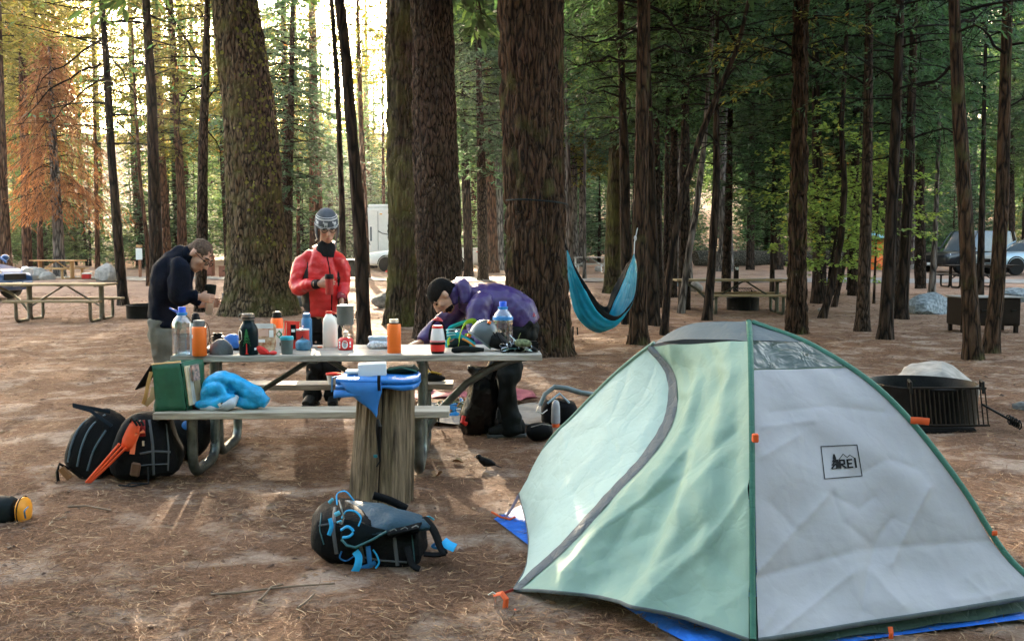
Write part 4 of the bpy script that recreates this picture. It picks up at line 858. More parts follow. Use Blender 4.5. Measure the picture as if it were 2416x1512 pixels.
p = arc('R', .17)[0]; MB().ribbon([tuple(p + [0, -.02, 0]), tuple(p + [.02, -.02, .0])], .02, .004, n=(0, 0, 1)).build('buckle', T_ORANGE, tent)
p = W(2100, 1490, 3.60); MB().ribbon([p + Vector((0, 0, .02)), p + Vector((0, -.012, .0)), p + Vector((0, -.01, -.022))], .018, .003, n=(1, 0, 0)).build('buckle', T_ORANGE, tent)
p0, p1 = W(1224, 1168, 5.42), G(1190, 1232)
MB().ribbon([p0, (p0 + p1) / 2, p1 + Vector((0, 0, .02))], .016, .002, n=(1, .3, 0)).build('guy_strap', mat('strap_mauve', (.16, .12, .15), .7), tent)
p = p1; MB().tube([p + Vector((-.07, .03, .05)), p + Vector((-.02, .0, .03)), p + Vector((.03, -.01, .02)), p + Vector((.06, 0, .03))], .006, 6).build('guy_strap', T_ORANGE, tent)
MB().tube([p + Vector((-.03, -.02, .05)), p + Vector((0, 0, .045)), p + Vector((.01, .02, -.1))], .004, 6).build('stake', mat('stake_steel', (.6, .6, .62), .3, 1), tent)
p0, p1 = Vector(tip), G(1166, 1428)
MB().ribbon([p0, (p0 * .5 + p1 * .5) + Vector((0, 0, .02)), p1 + Vector((0, 0, .045))], .014, .003, n=(.4, .6, .6)).build('guy_strap', mat('webbing_dark_red', (.30, .03, .02), .7), tent)
q = p1 + Vector((0, 0, .045)); MB().ribbon([q, q + Vector((.03, -.01, .012)), q + Vector((.05, -.02, -.01)), q + Vector((.045, -.025, -.05)), q + Vector((.055, -.04, -.066)), q + Vector((.09, -.03, -.05))], .028, .003, n=(.6, .5, .3)).build('guy_strap', T_ORANGE, tent)
MB().tube([q + Vector((-.025, 0, .0)), q + Vector((-.005, 0, .012)), q + Vector((.005, 0, .005)), q + Vector((-.004, 0, -.09))], .0035, 6).build('stake', MATS['stake_steel'], tent)
# ground sheet under the tent
m_tarp = mat('tarp_blue', (.02, .13, .52), .4, ns=14, bump=.4, bs=30)
gpts = [G(1165, 1226), G(1255, 1300), G(1320, 1335), G(1470, 1436), G(1560, 1488), G(1640, 1530), Vector((.9, 3.50, 0)), Vector((1.6, 3.715, 0)), Vector((2.0, 3.82, 0)), Vector((2.3, 3.87, 0)), Vector((1.6, 6.0, 0)), Vector((.1, 5.7, 0))]
cg = sum(gpts, Vector()) / len(gpts); tb = MB(); rows = []
for f in (1, .93, .8, .5, 0.02):
    rows.append([(lambda q: (q.x, q.y, gz(q.x, q.y) + .012 + .008 * math.sin(q.x * 31 + q.y * 17)))(cg + (p - cg) * f) for p in gpts + gpts[:1]])
tb.grid(rows); tag(tb.build('ground_sheet', m_tarp, None, smooth=60, off=(cg.x, cg.y, 0)), 'bright blue tarp sticking out from under the tent', 'tarp')

# ================================================================ picnic tables
W_TOP = mat_wood('table_wood_grey', (.15, .125, .10), (.47, .425, .37), (1.2, 16, 16))
W_BENCH = mat_wood('bench_wood', (.17, .13, .09), (.46, .40, .32), (1.2, 16, 16))
M_PIPE = mat('pipe_galvanised', (.10, .115, .11), .42, .75, var=.35, ns=14, bump=.15, bs=50)
M_PIPE2 = mat('pipe_green_brown', (.07, .075, .055), .5, .5, var=.3, ns=10)
M_BOLT = mat('bolt_steel', (.5, .5, .5), .4, 1)
def picnic_table(name, label, loc, rz, Ltop=2.44, Lb=1.83, ntop=3, bw=.236, R=.033, wt=None, wb=None, pipe=None, group=None, x0=0.0, small=False):
    """origin on the ground below the front left corner of the top; x along the table, y away"""
    t = thing(name, label, 'picnic table', (0, 0, 0), group); wt = wt or W_TOP; wb = wb or W_BENCH; pipe = pipe or M_PIPE; D = ntop * (bw + .008)
    for k in range(ntop):
        mb = MB().box((Ltop / 2, (k + .5) * (bw + .008), .741), (Ltop - .01 * (k % 2), bw, .042)); mb.build('tabletop_plank', wt, t, bevel=.004)
    for y in (-.38 + bw / 2, D + .38 - bw / 2):
        mb = MB().box((x0 + Lb / 2, y, .428), (Lb, bw, .042)); mb.build('bench_plank', wb, t, bevel=.004)
    ya, yb = -.24, D + .24
    for x in (x0 + .2, x0 + Lb - .2):
        for y0, y1 in ((ya, D / 2 - .045), (yb, D / 2 + .045)):
            sg = 1 if y1 > y0 else -1; r = .11
            pts = [(x, y0, .405), (x, y0, .03 + r)] + [(x, y0 + sg * r * (1 - math.cos(q)), .035 + r * (1 - math.sin(q))) for q in np.linspace(.3, PI / 2, 5)]
            pts += [(x, y1 - sg * r * (1 - math.sin(q)), .035 + r * (1 - math.cos(q))) for q in np.linspace(0, PI / 2 - .3, 5)] + [(x, y1, .035 + r), (x, y1, .70)]
            MB().tube(pts, R, 14 if not small else 8).build('leg_frame', pipe, t, smooth=50)
        if ntop: MB().box((x, D / 2, .710), (.05, D * .92, .02)).build('cleat', pipe, t)
        for y in (ya, yb): MB().box((x, y, .405 - .006), (.09, bw * .8, .012)).build('bracket', pipe, t)
    xm = x0 + Lb / 2
    for sg in (-1, 1):
        MB().tube([(xm + sg * .03, D / 2, .712), (xm + sg * (Lb / 2 - .2) * .97, D / 2, .30)], R * .55, 8).build('brace', pipe, t)
    MB().box((xm, D / 2, .712), (.07, D * .9, .016)).build('cleat', pipe, t)
    MB().tube([(x0 + .2, D / 2, .17), (x0 + .2, D / 2 - .09, .13), (x0 + .2, D / 2 + .09, .13)], R * .6, 8).build('cross_tie', pipe, t)
    if Ltop > Lb + .3:
        xe = x0 + Lb - .2; MB().tube([(xe, D / 2, .16), (xe + .12, D / 2, .34), (xe + .30, D / 2, .52), (xe + .46, D / 2, .62), (xe + .62, D / 2, .685), (xe + .74, D / 2, .708)], R * .8, 10).build('brace', pipe, t, smooth=60)
    t.location = loc; t.rotation_euler = (0, 0, rz); return t
p = Z(401, 840, .762); ZG = gz(-1, 7)
picnic_table('picnic_table', 'grey wooden picnic table crowded with bottles and camping gear', (p.x, p.y, ZG), rad(2.2))
ZT = .762 + ZG; ZB = .449 + ZG

# ================================================================ things on the table (measured in a 2560 px wide picture)
KP = 1.0596
def at(us, vs, name, label, cat, r=0.0, z=None, group=None):
    z = ZT if z is None else z; p = Z(us / KP, vs / KP, z); s = p.y / F / KP; p = Z(us / KP, vs / KP, z) + Vector((0, r * s, 0)); p.z = z
    return thing(name, label, cat, tuple(p), group), s
def pr(s, *q): return [(r * s, h * s) for r, h in q]
def lathe(root, name, prof, mt, seg=24, dx=0, dy=0, dz=0, M=None, **kw):
    c = WLOC[root.name] + Vector((dx, dy, dz)); return MB().lathe(prof, c, seg, M).build(name, mt, root, **kw)
ORANGE = mat('enamel_orange', (.80, .15, .015), .42, var=.05, spec=.4); STEEL = mat('brushed_steel', (.62, .6, .56), .35, 1); BLACKP = mat('plastic_black', (.018, .018, .02), .45)
GREYP = mat('plastic_grey', (.12, .125, .13), .5); WHITE = mat('plastic_white', (.72, .70, .66), .5, var=.05); RED = mat('plastic_red', (.62, .025, .02), .4, var=.08)
CLEAR = mat_clear('clear_plastic', (.82, .90, .95), .10); WATER = mat_clear('water', (.72, .85, .95), .06); BLUECAP = mat('plastic_blue', (.01, .09, .62), .4)
TEAL = mat('plastic_teal', (.03, .36, .45), .5); SLATE = mat('plastic_slate', (.085, .12, .12), .5); BLUEB = mat('enamel_blue', (.03, .16, .33), .4); DKT = mat('enamel_dark_teal', (.005, .03, .04), .3)
WHITEPRINT = mat('print_white', (.8, .8, .8), .6, var=.02); GREENPRINT = mat('print_green', (.02, .2, .06), .6)
def handle_ring(root, c, r, th, mt, M=None, name='handle', a0=-1.2, a1=1.2):
    MB().tube([Vector(c) + (M or Matrix.Identity(3)) @ Vector((math.cos(q) * r[0], 0, math.sin(q) * r[1])) for q in np.linspace(a0, a1, 12)], th, 6).build(name, mt, root)
def decal(root, name, mt, cx, cz, w, h, r, s, pts=None, lift=.0012, a0=0.0):
    """flat print bent round a bottle of radius r: pts in 0..1, a list of convex outlines"""
    mb = MB(); c = WLOC[root.name]
    for poly in (pts or [[(0, 0), (1, 0), (1, 1), (0, 1)]]):
        V = []
        for x, y in poly:
            X = (cx + (x - .5) * w) * s; th = math.asin(max(-.97, min(.97, X / (r * s)))) + a0; R_ = r * s + lift
            V.append((c.x + R_ * math.sin(th), c.y - R_ * math.cos(th), c.z + (cz + (y - .5) * h) * s))
        mb.add(V, [tuple(range(len(V)))])
    return mb.build(name, mt, root, smooth=None, fix=False)
def water_jug(us, vs, w, h, label, capx=0, fill=.75, arm=True):
    t, s = at(us, vs, 'water_jug', label, 'water jug', w / 2); r = w / 2
    rib = [(r * (1 - .035 * (i % 2)), h * (.02 + .50 * i / 14)) for i in range(15)]
    body = [(r * .8, 0)] + rib + [(r, h * .56), (r * .97, h * .66), (r * .8, h * .74), (r * .5, h * .81), (r * .42, h * .84), (r * .42, h * .88)]
    lathe(t, 'bottle', pr(s, *body), CLEAR, 28, smooth=60); lathe(t, 'water', pr(s, (r * .78, 2), (r * .93, 6), (r * .93, h * fill * .55), (r * .93, h * fill * .62)), WATER, 24)
    lathe(t, 'label_band', pr(s, (r * 1.0, h * .60), (r * 1.01, h * .61), (r * .985, h * .67)), mat('neck_ring_blue', (.03, .2, .5), .4), 24) if not arm else None
    lathe(t, 'collar', pr(s, (r * .46, h * .83), (r * .50, h * .87), (r * .50, h * .885), (r * .3, h * .89)), mat('neck_ring_blue', (.03, .2, .5), .4))
    lathe(t, 'cap', pr(s, (r * .36, h * .89), (r * .36, h * .99), (r * .33, h), (0, h)), BLUECAP)
    if arm:
        c = WLOC[t.name]; MB().tube([c + Vector((-.3 * r * s, 0, h * .90 * s)), c + Vector((-1.15 * r * s, -.1 * r * s, h * .985 * s)), c + Vector((-1.2 * r * s, -.1 * r * s, h * .975 * s)), c + Vector((-.4 * r * s, 0, h * .87 * s))], .004, 6).build('carry_loop', BLUECAP, t)
    return t
water_jug(449, 890, 52, 122, 'tall clear water jug with blue cap at the left end of the table', fill=.7)
water_jug(1257, 871, 52, 117, 'clear water bottle with blue cap standing behind the black helmet', arm=False, fill=.5)
# black and white bottle behind the orange flask
t, s = at(487, 886, 'drink_bottle', 'black-topped pale bottle half hidden behind the left orange flask', 'bottle', 12)
lathe(t, 'bottle', pr(s, (14, 0), (15, 3), (15, 72), (12, 78), (10, 80)), WHITE); lathe(t, 'lid', pr(s, (11, 78), (11, 92), (9, 96), (9, 100), (5, 104), (0, 104)), BLACKP)
def flask(us, vs, w, hb, hl, label, bodym, lidm, loop=0, name='vacuum_flask', wide=.8, extra=None):
    t, s = at(us, vs, name, label, 'flask', w / 2); r = w / 2
    lathe(t, 'bottle', pr(s, (r * .92, 0), (r, 2), (r, hb * .955), (r * .96, hb * .985), (r * wide * 1.02, hb)), bodym, 32, smooth=50)
    lathe(t, 'lid', pr(s, (r * wide, hb), (r * wide, hb + hl * .35), (r * wide * .96, hb + hl * .4), (r * wide, hb + hl * .45), (r * wide, hb + hl * .92), (r * wide * .9, hb + hl), (0, hb + hl)), lidm, 32, smooth=30)
    if loop: handle_ring(t, WLOC[t.name] + Vector((r * s * .9, 0, hb * s * .72)), (10 * s, hb * .42 * s), .0032, mat('strap_brown', (.12, .06, .03), .7), a0=-1.5, a1=1.9)
    return t, s
t, s = flask(493.5, 891, 36, 74, 16, 'orange flask with grey lid next to the left water jug', ORANGE, GREYP, 1)
decal(t, 'print', WHITEPRINT, -14, 50, 6, 9, 18, s, [[(0, 0), (.35, 0), (.35, 1), (0, 1)], [(.35, .4), (1, .6), (1, 1), (.35, .75)], [(.6, 0), (1, 0), (1, .45), (.6, .45)]]); decal(t, 'print', WHITEPRINT, -12, 9, 12, 1.5, 18, s)
t, s = flask(983.5, 884, 35, 74, 12, 'orange flask with bare steel neck alone at mid-table', ORANGE, STEEL, 0, wide=.68); lathe(t, 'seal', pr(s, (12.5, 73.5), (13, 75.5), (12.5, 77)), BLACKP)
t, s = at(690, 868, 'drink_bottle', 'orange bottle with black spout lid behind the food pouches', 'bottle', 15)
lathe(t, 'bottle', pr(s, (14, 0), (15.5, 2), (15.5, 68), (12.5, 73)), ORANGE); lathe(t, 'lid', pr(s, (12.5, 72), (12.5, 76), (11.5, 79), (11, 86), (6, 89), (0, 89)), BLACKP)
handle_ring(t, WLOC[t.name] + Vector((0, 0, 88 * s)), (7 * s, 5 * s), .002, BLACKP, a0=0, a1=PI)
t, s = at(765, 870, 'drink_bottle', 'tall blue bottle next to the empty space left of the milk jug', 'bottle', 13)
lathe(t, 'bottle', pr(s, (12.5, 0), (13.2, 2), (13.2, 70), (11, 75)), BLUEB); lathe(t, 'lid', pr(s, (9.5, 74), (10, 76), (10, 84), (8, 86), (0, 86)), mat('lid_blue', (.03, .12, .24), .45))
handle_ring(t, WLOC[t.name] + Vector((0, 0, 84 * s)), (8 * s, 6 * s), .002, MATS['lid_blue'], a0=.2, a1=PI - .2)
decal(t, 'print', WHITEPRINT, -7.5, 52, 5, 12, 13.2, s, [[(0, .5), (.5, 1), (1, .7), (.5, .55)], [(.1, 0), (.4, .45), (.6, .4), (.4, 0)], [(.6, .1), (.7, .4), (1, .3), (.9, 0)]])
# grey cap
t, s = at(544, 888, 'cap', 'grey baseball cap lying between an orange flask and the black growler', 'cap', 26)
CAPM = mat('cap_grey', (.085, .095, .10), .85, bump=.3, bs=120); c = WLOC[t.name]
MB().ball(c + Vector((2 * s, 0, 8 * s)), (29 * s, 27 * s, 31 * s), 22, zcut=-7 * s).build('crown', CAPM, t, wrinkle=[(.006, 18, 3), (.003, 40, 4)])
MB().tube([c + Vector((x * s, y * s, 5 * s)) for x, y in ((-26, -6), (-15, -22), (5, -28), (22, -20), (31, -4))], [(5 * s, .002)] * 5, 8, side=(0, 0, 1)).build('band', CAPM, t)
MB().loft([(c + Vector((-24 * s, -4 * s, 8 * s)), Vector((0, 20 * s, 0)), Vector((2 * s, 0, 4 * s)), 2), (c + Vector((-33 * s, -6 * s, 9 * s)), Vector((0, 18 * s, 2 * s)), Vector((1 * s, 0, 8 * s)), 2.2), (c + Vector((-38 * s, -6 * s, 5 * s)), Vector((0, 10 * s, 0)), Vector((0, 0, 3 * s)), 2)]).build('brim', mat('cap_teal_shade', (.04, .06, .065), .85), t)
# black filter cone on a mug
t, s = at(541, 874, 'coffee_dripper', 'small black coffee dripper behind the grey cap', 'coffee dripper', 13)
lathe(t, 'cup', pr(s, (12, 0), (12.5, 2), (12.5, 30)), BLACKP); lathe(t, 'rim', pr(s, (13, 30), (16, 31), (16, 33), (10.5, 34), (11.5, 41), (10, 41), (9, 34)), BLACKP)
handle_ring(t, WLOC[t.name] + Vector((-11 * s, 0, 22 * s)), (9 * s, 9 * s), .002, BLACKP, a0=PI * .5, a1=PI * 1.5)
# blue stuff sack
t, s = at(577, 877, 'stuff_sack', 'crumpled blue stuff sack left of the black growler', 'stuff sack', 20); c = WLOC[t.name]
MB().loft([(c + Vector((x * s, 0, z * s)), Vector((0, a * s, 0)), Vector((-.25 * h * s, 0, h * s)), 2.4) for x, z, a, h in ((-22, 18, 3, 4), (-19, 21, 12, 13), (-8, 22, 18, 20), (6, 21, 18, 20), (17, 19, 15, 18), (21, 18, 3, 4))], 22).build('sack', mat('nylon_blue', (.015, .10, .36), .5, bump=.3, bs=40), t, sub=1, wrinkle=[(.012, 22, 5), (.005, 60, 6)])
MB().loft([(c + Vector((x * s, 2 * s, 5 * s)), Vector((0, 15 * s, 0)), Vector((0, 0, 5 * s)), 2.5) for x in (-14, 0, 18)], 16).build('base', mat('nylon_navy', (.01, .02, .06), .6), t)
# growler
t, s = at(616, 889, 'growler', 'big dark growler jug with wire handle and a tree picture on it', 'growler', 24)
lathe(t, 'bottle', pr(s, (22, 0), (24, 3), (24, 58), (23, 66), (19, 75), (15, 80), (14.5, 88)), DKT, 36, smooth=60)
lathe(t, 'lid', pr(s, (15, 88), (16, 90), (16, 103), (14, 105), (0, 105)), mat('lid_pewter', (.20, .19, .17), .35, .8), 30, smooth=30)
lathe(t, 'ring', pr(s, (16.2, 92), (16.8, 93.5), (16.2, 95)), BLACKP); handle_ring(t, WLOC[t.name] + Vector((-15 * s, -4 * s, 96 * s)), (9 * s, 9 * s), .0025, MATS['lid_pewter'], a0=PI * .4, a1=PI * 1.6)
decal(t, 'print', GREENPRINT, 1, 46, 22, 46, 24, s, [[(.5 - w, y), (.5 + w, y + .03), (.5 + w * .25, y + .26), (.5 - w * .25, y + .28)] for w, y in ((.46, 0), (.40, .15), (.34, .32), (.26, .50), (.18, .68))])
decal(t, 'print', RED, 1, 17, 9, 27, 24, s, [[(.28, .1), (.72, .1), (.6, 1), (.4, 1)], [(0, 0), (1, 0), (.72, .1), (.28, .1)]])
decal(t, 'sticker', WHITEPRINT, -17, 50, 12, 30, 24, s, [[(.5, 0), (1, .2), (1, .85), (.7, 1), (.2, 1), (0, .8), (0, .3)]]); decal(t, 'sticker', T_BLACK, -16.5, 55, 8, 14, 24, s, [[(0, 0), (1, 0), (1, .3), (.5, 1), (0, .3)]], lift=.002)
decal(t, 'sticker', mat('print_yellow', (.75, .6, .03), .6), -20.5, 33, 5, 7, 24, s); decal(t, 'print', WHITEPRINT, 20, 16, 4, 6, 24, s)
# food bags
def pouch(us, vs, w, h, label, mts, r=10, tilt=.12, name='food_pouch', top=.75):
    t, s = at(us, vs, name, label, 'food pouch', r); c = WLOC[t.name]; k = 15
    MB().loft([(c + Vector((0, tilt * z * s, z * s)), Vector((w / 2 * (1 - .06 * math.sin(z)) * s, 0, 0)), Vector((0, d * s, 0)), 3) for z, d in ((0, r), (h * .15, r), (h * .45, r * .9), (h * .75, r * .55), (h * .93, r * .16), (h, r * .1))], 24).build('bag', mts, t, wrinkle=[(.005, 25, int(us) % 50)], smooth=60)
    return t, s, c
t, s, c = pouch(662, 876, 48, 65, 'orange and clear snack bag right behind the dark growler', mat('foil_orange', (.50, .16, .05), .3, var=.5, ns=30, c2=(.62, .45, .30)))
for x, z, w, h, mt in ((-4, 44, 26, 17, 'foil_pinkish'), (16, 42, 11, 18, 'print_white'), (-9, 24, 19, 8, 'print_white'), (-2, 61, 46, 13, 'foil_clear_white')):
    mm = MATS.get(mt) or mat(mt, (.66, .42, .34) if 'pink' in mt else (.66, .66, .66), .3); yy = -9.8 + z * .10
    MB().add([c + Vector(((x + a * w / 2) * s, (yy - .6) * s, (z + b_ * h / 2) * s)) for a, b_ in ((-1, -1), (1, -1), (1, 1), (-1, 1))], [(0, 1, 2, 3)]).build('print', mm, t, smooth=None, fix=False)
t, s, c = pouch(696, 873, 20, 52, 'white packet with a green mark behind the grey cup', WHITE, 7, .05)
for x, z, w, h, mt in ((3, 38, 17, 21, 'print_green'), (2, 38, 10, 12, 'print_white'), (5, 13, 3, 9, 'logo_black')):
    pts = [(-1, 0), (0, -1), (1, 0), (0, 1)] if mt != 'logo_black' else [(-1, -1), (1, -1), (1, 1), (-1, 1)]
    MB().add([c + Vector(((x + a * w / 2) * s, (-8 + (.3 if mt == 'print_green' else -.4)) * s, (z + b_ * h / 2) * s)) for a, b_ in pts], [(0, 1, 2, 3)]).build('print', MATS[mt], t, smooth=None, fix=False)
t, s, c = pouch(729, 872, 40, 69, 'red foil pouch standing behind the red cylinder', mat('foil_red', (.60, .03, .02), .3, var=.25, ns=20), 9, .05)
MB().box(c + Vector((5 * s, -9.6 * s, 42 * s)), (13 * s, 1.5 * s, 38 * s)).build('print', T_BLACK, t); MB().box(c + Vector((5 * s, -10.6 * s, 46 * s)), (9 * s, .8 * s, 7 * s)).build('print', WHITEPRINT, t)
for x in (-13, -20, 20): MB().tube([c + Vector((x * s, -9 * s, 8 * s)), c + Vector(((x * 1.02) * s, -4 * s, 66 * s))], .0022, 6).build('seam', mat('foil_tan', (.55, .35, .22), .4), t)
# red scoop and spoon
t, s = at(656, 888, 'cup', 'small red folding cup in front of the dark growler', 'cup', 12); c = WLOC[t.name]
MB().loft([(c + Vector((x * s, 0, z * s)), Vector((0, 10 * s, 0)), Vector((-.5 * a * s, 0, a * s)), 3) for x, z, a in ((-12, 11, 10), (-4, 12, 12), (6, 9, 9), (13, 5, 5))], 16).build('cup', RED, t, bevel=.001)
t, s = at(680, 888, 'scoop', 'oval red scoop lying next to the red folding cup', 'scoop', 7); c = WLOC[t.name]
MB().ball(c + Vector((1 * s, 0, 5.5 * s)), (10 * s, 9 * s, 5.5 * s), 16).build('bowl', RED, t); MB().tube([c + Vector((-8 * s, 2 * s, 5 * s)), c + Vector((-17 * s, 8 * s, 3 * s))], .004, 6).build('handle', RED, t)
# grey cup teal rim
t, s = at(714.5, 886, 'cup', 'grey cup with teal rim in front of the pouches', 'cup', 14)
lathe(t, 'cup', pr(s, (13, 0), (14, 2), (16.5, 36)), SLATE, 28); lathe(t, 'rim', pr(s, (16.8, 36), (17.2, 37), (17.2, 43), (16, 44.5), (14.5, 43), (13.5, 20), (0, 18)), TEAL, 28)
# red tin behind, blue canister in front
t, s = at(753, 872, 'food_tin', 'red and white cylinder tin behind the blue gas canister', 'tin', 14)
lathe(t, 'tin', pr(s, (17, 0), (17.5, 1), (17.5, 46)), mat('tin_red', (.58, .04, .03), .35), 28); lathe(t, 'lid', pr(s, (18, 46), (18, 49.5), (16, 50), (0, 50)), WHITE, 28)
decal(t, 'print', mat('print_navy', (.01, .02, .08), .5), 5, 27, 17, 16, 17.5, s, [[(0, 0), (1, 0), (.85, .5), (.6, .4), (.45, 1), (.2, .45)]])
t, s = at(754.5, 877, 'gas_canister', 'squat blue gas canister in front of the red tin', 'gas canister', 17)
lathe(t, 'canister', pr(s, (16, 0), (18, 2), (19, 6), (19, 18), (18, 22), (13, 26), (8, 27)), mat('enamel_steel_blue', (.06, .17, .27), .4, var=.25, ns=30), 30, smooth=60); lathe(t, 'valve', pr(s, (8, 26), (8, 29), (3, 29), (3, 31), (0, 31)), GREYP)
# knife
t, s = at(790, 870, 'pocket_knife', 'knife with orange handle lying left of the milk jug', 'knife', 4); c = WLOC[t.name]
MB().box(c + Vector((9 * s, 0, 2 * s)), (12 * s, 4 * s, 3 * s)).build('handle', ORANGE, t, bevel=.001); MB().box(c + Vector((-6 * s, 0, 1.5 * s)), (18 * s, 3 * s, 1 * s)).build('blade', STEEL, t)
# milk jug
t, s = at(823, 869, 'milk_jug', 'white plastic milk jug with red cap left of the stove', 'milk jug', 17); c = WLOC[t.name]
MB().loft([(c + Vector((x * s, 0, z * s)), Vector((a * s, 0, 0)), Vector((0, b_ * s, 0)), e) for x, z, a, b_, e in ((0, 0, 16, 15, 4), (0, 3, 17.8, 16.5, 4), (0, 40, 17.8, 16.5, 4), (0, 62, 17.5, 16, 3.5), (-1, 72, 15, 14, 3), (-2, 79, 10, 10, 2.2), (-2.5, 83, 7.5, 7.5, 2), (-2.5, 86, 7.5, 7.5, 2))], 28).build('jug', mat('milk_plastic', (.78, .74, .66), .45, var=.03), t, smooth=60)
MB().tube([c + Vector((9 * s, -3 * s, 78 * s)), c + Vector((18 * s, -2 * s, 70 * s)), c + Vector((19.5 * s, -1 * s, 56 * s)), c + Vector((16 * s, 0, 42 * s))], .006, 8).build('handle', MATS['milk_plastic'], t)
lathe(t, 'cap', pr(s, (8, 84.5), (8.2, 85), (8.2, 90), (7, 91), (0, 91)), RED, 20, dx=-2.5 * s); MB().tube([c + Vector((2 * s, 0, 89 * s)), c + Vector((10 * s, 0, 87.5 * s)), c + Vector((22 * s, 0, 83 * s))], .0035, 6).build('tear_strip', mat('plastic_pink_red', (.7, .16, .1), .5), t)
# stove with pot
t, s = at(861.5, 876, 'camp_stove', 'red canister stove under the grey pot', 'camp stove', 17); c = WLOC[t.name]
lathe(t, 'canister', pr(s, (17, 0), (18.8, 2), (19.3, 5), (19.3, 22), (17.5, 28), (12, 31), (7, 32)), mat('enamel_red', (.58, .02, .02), .35), 30, smooth=60)
decal(t, 'print', WHITEPRINT, 1, 15, 15, 21, 19.3, s, [[(.5 + .5 * math.cos(q), .5 + .5 * math.sin(q)) for q in np.linspace(0, 2 * PI, 14)[:-1]]]); decal(t, 'print', mat('print_grey', (.3, .33, .36), .6), 1, 14, 9, 13, 19.3, s, [[(.5 + .5 * math.cos(q), .5 + .5 * math.sin(q)) for q in np.linspace(0, 2 * PI, 12)[:-1]]], lift=.002)
decal(t, 'print', WHITEPRINT, -12.5, 14, 4, 18, 19.3, s, [[(0, 0), (1, 0), (1, .22), (0, .22)], [(0, .33), (1, .33), (1, .6), (0, .6)], [(0, .7), (1, .7), (1, 1), (0, 1)]]); decal(t, 'print', WHITEPRINT, 13.5, 15, 3, 14, 19.3, s, [[(0, 0), (1, 0), (1, .3), (0, .3)], [(0, .5), (1, .5), (1, 1), (0, 1)]])
lathe(t, 'valve', pr(s, (6, 31), (6, 36), (4, 37), (4, 42), (7, 43), (7, 46), (4, 47), (0, 47)), STEEL, 16); MB().tube([c + Vector((4 * s, -2 * s, 38 * s)), c + Vector((16 * s, -6 * s, 39 * s)), c + Vector((18 * s, -6 * s, 34 * s))], .002, 6).build('control_wire', STEEL, t)
for q in (.4, 2.5, 4.6): MB().tube([c + Vector((4 * s * math.cos(q), 4 * s * math.sin(q), 42 * s)), c + Vector((11 * s * math.cos(q), 11 * s * math.sin(q), 52 * s)), c + Vector((17 * s * math.cos(q), 17 * s * math.sin(q), 62 * s))], .0025, 6).build('pot_support', STEEL, t)
zp = c.z + 62.5 * s
t2 = thing('cooking_pot', 'grey anodised pot sitting on the red canister stove', 'pot', (c.x, c.y, zp)); lathe(t2, 'pot', pr(s, (17, 0), (20, 2), (21, 5), (21, 46), (22, 48), (20.4, 47.5), (20, 8), (0, 7)), mat('anodised_grey', (.14, .16, .155), .38, .5, var=.06), 34, smooth=50)
lathe(t2, 'lid', pr(s, (21.5, 48.2), (22, 49), (20, 50.5), (4, 51), (0, 51)), mat('lid_grey', (.22, .23, .22), .35, .4), 34); MB().tube([(c.x + 20 * s, c.y + 4 * s, zp + 36 * s), (c.x + 25 * s, c.y + 12 * s, zp + 34 * s), (c.x + 24 * s, c.y + 16 * s, zp + 14 * s), (c.x + 19 * s, c.y + 7 * s, zp + 12 * s)], .003, 6).build('handle', BLACKP, t2)
# light blue box and cloth bag
t, s = at(945, 872, 'storage_box', 'translucent pale blue plastic box behind the mid-table orange flask', 'storage box', 14); c = WLOC[t.name]
MB().loft([(c + Vector((0, 0, z * s)), Vector((a * s, 0, 0)), Vector((0, b_ * s, 0)), 6) for z, a, b_ in ((0, 21, 12), (1, 22, 13), (24, 23.5, 14.5))], 28).build('tub', mat('plastic_frosted', (.45, .60, .70), .35, trans=.3), t); MB().loft([(c + Vector((0, 0, z * s)), Vector((a * s, 0, 0)), Vector((0, b_ * s, 0)), 6) for z, a, b_ in ((24, 25, 15.5), (29, 25.5, 16), (31, 24, 14.5))], 28).build('lid', mat('plastic_sky', (.36, .55, .70), .35), t)
t, s = at(940, 873, 'packet', 'crinkled white and blue packet in front of the pale blue box', 'packet', 10); c = WLOC[t.name]
MB().loft([(c + Vector((x * s, 0, z * s)), Vector((0, 9 * s, 0)), Vector((0, 0, h * s)), 2.3) for x, z, h in ((-25, 8, 1), (-20, 9, 7), (-8, 11, 10), (8, 12, 10), (20, 12, 8), (34, 10, 6), (48, 3, 2))], 18).build('packet', mat('foil_white_blue', (.50, .58, .66), .3, var=.4, ns=60, c2=(.75, .77, .80)), t, sub=1, wrinkle=[(.008, 30, 9), (.004, 70, 10)])
# lantern
t, s = at(1093, 885, 'camp_lantern', 'red and white camping lantern right of mid-table', 'lantern', 17); c = WLOC[t.name]
lathe(t, 'foot', pr(s, (15.5, 0), (16, 1), (17, 6)), BLACKP, 28); lathe(t, 'body', pr(s, (17, 6), (17.8, 8), (18.6, 22), (18.4, 24)), RED, 28); lathe(t, 'band', pr(s, (19, 23), (19.6, 24), (19.6, 28), (18.5, 29)), BLACKP, 28)
lathe(t, 'collar', pr(s, (19.5, 29), (20, 30), (19.6, 33), (18, 34)), mat('plastic_clear_red', (.62, .2, .2), .3), 28); lathe(t, 'globe', pr(s, (18.2, 34), (18, 40), (14.5, 62), (14, 64)), mat('frosted_globe', (.72, .72, .74), .3, trans=.3, var=.03), 28)
lathe(t, 'cap', pr(s, (14.2, 64), (14.2, 68), (12, 71), (0, 71)), RED, 28); MB().tube([c + Vector((math.sin(q) * 21 * s, 0, (34 + 50 * math.cos(q)) * s)) for q in np.linspace(-1.55, 1.55, 14)], [(.0018, .007)] * 14, 8, side=(0, 1, 0)).build('handle', BLACKP, t)
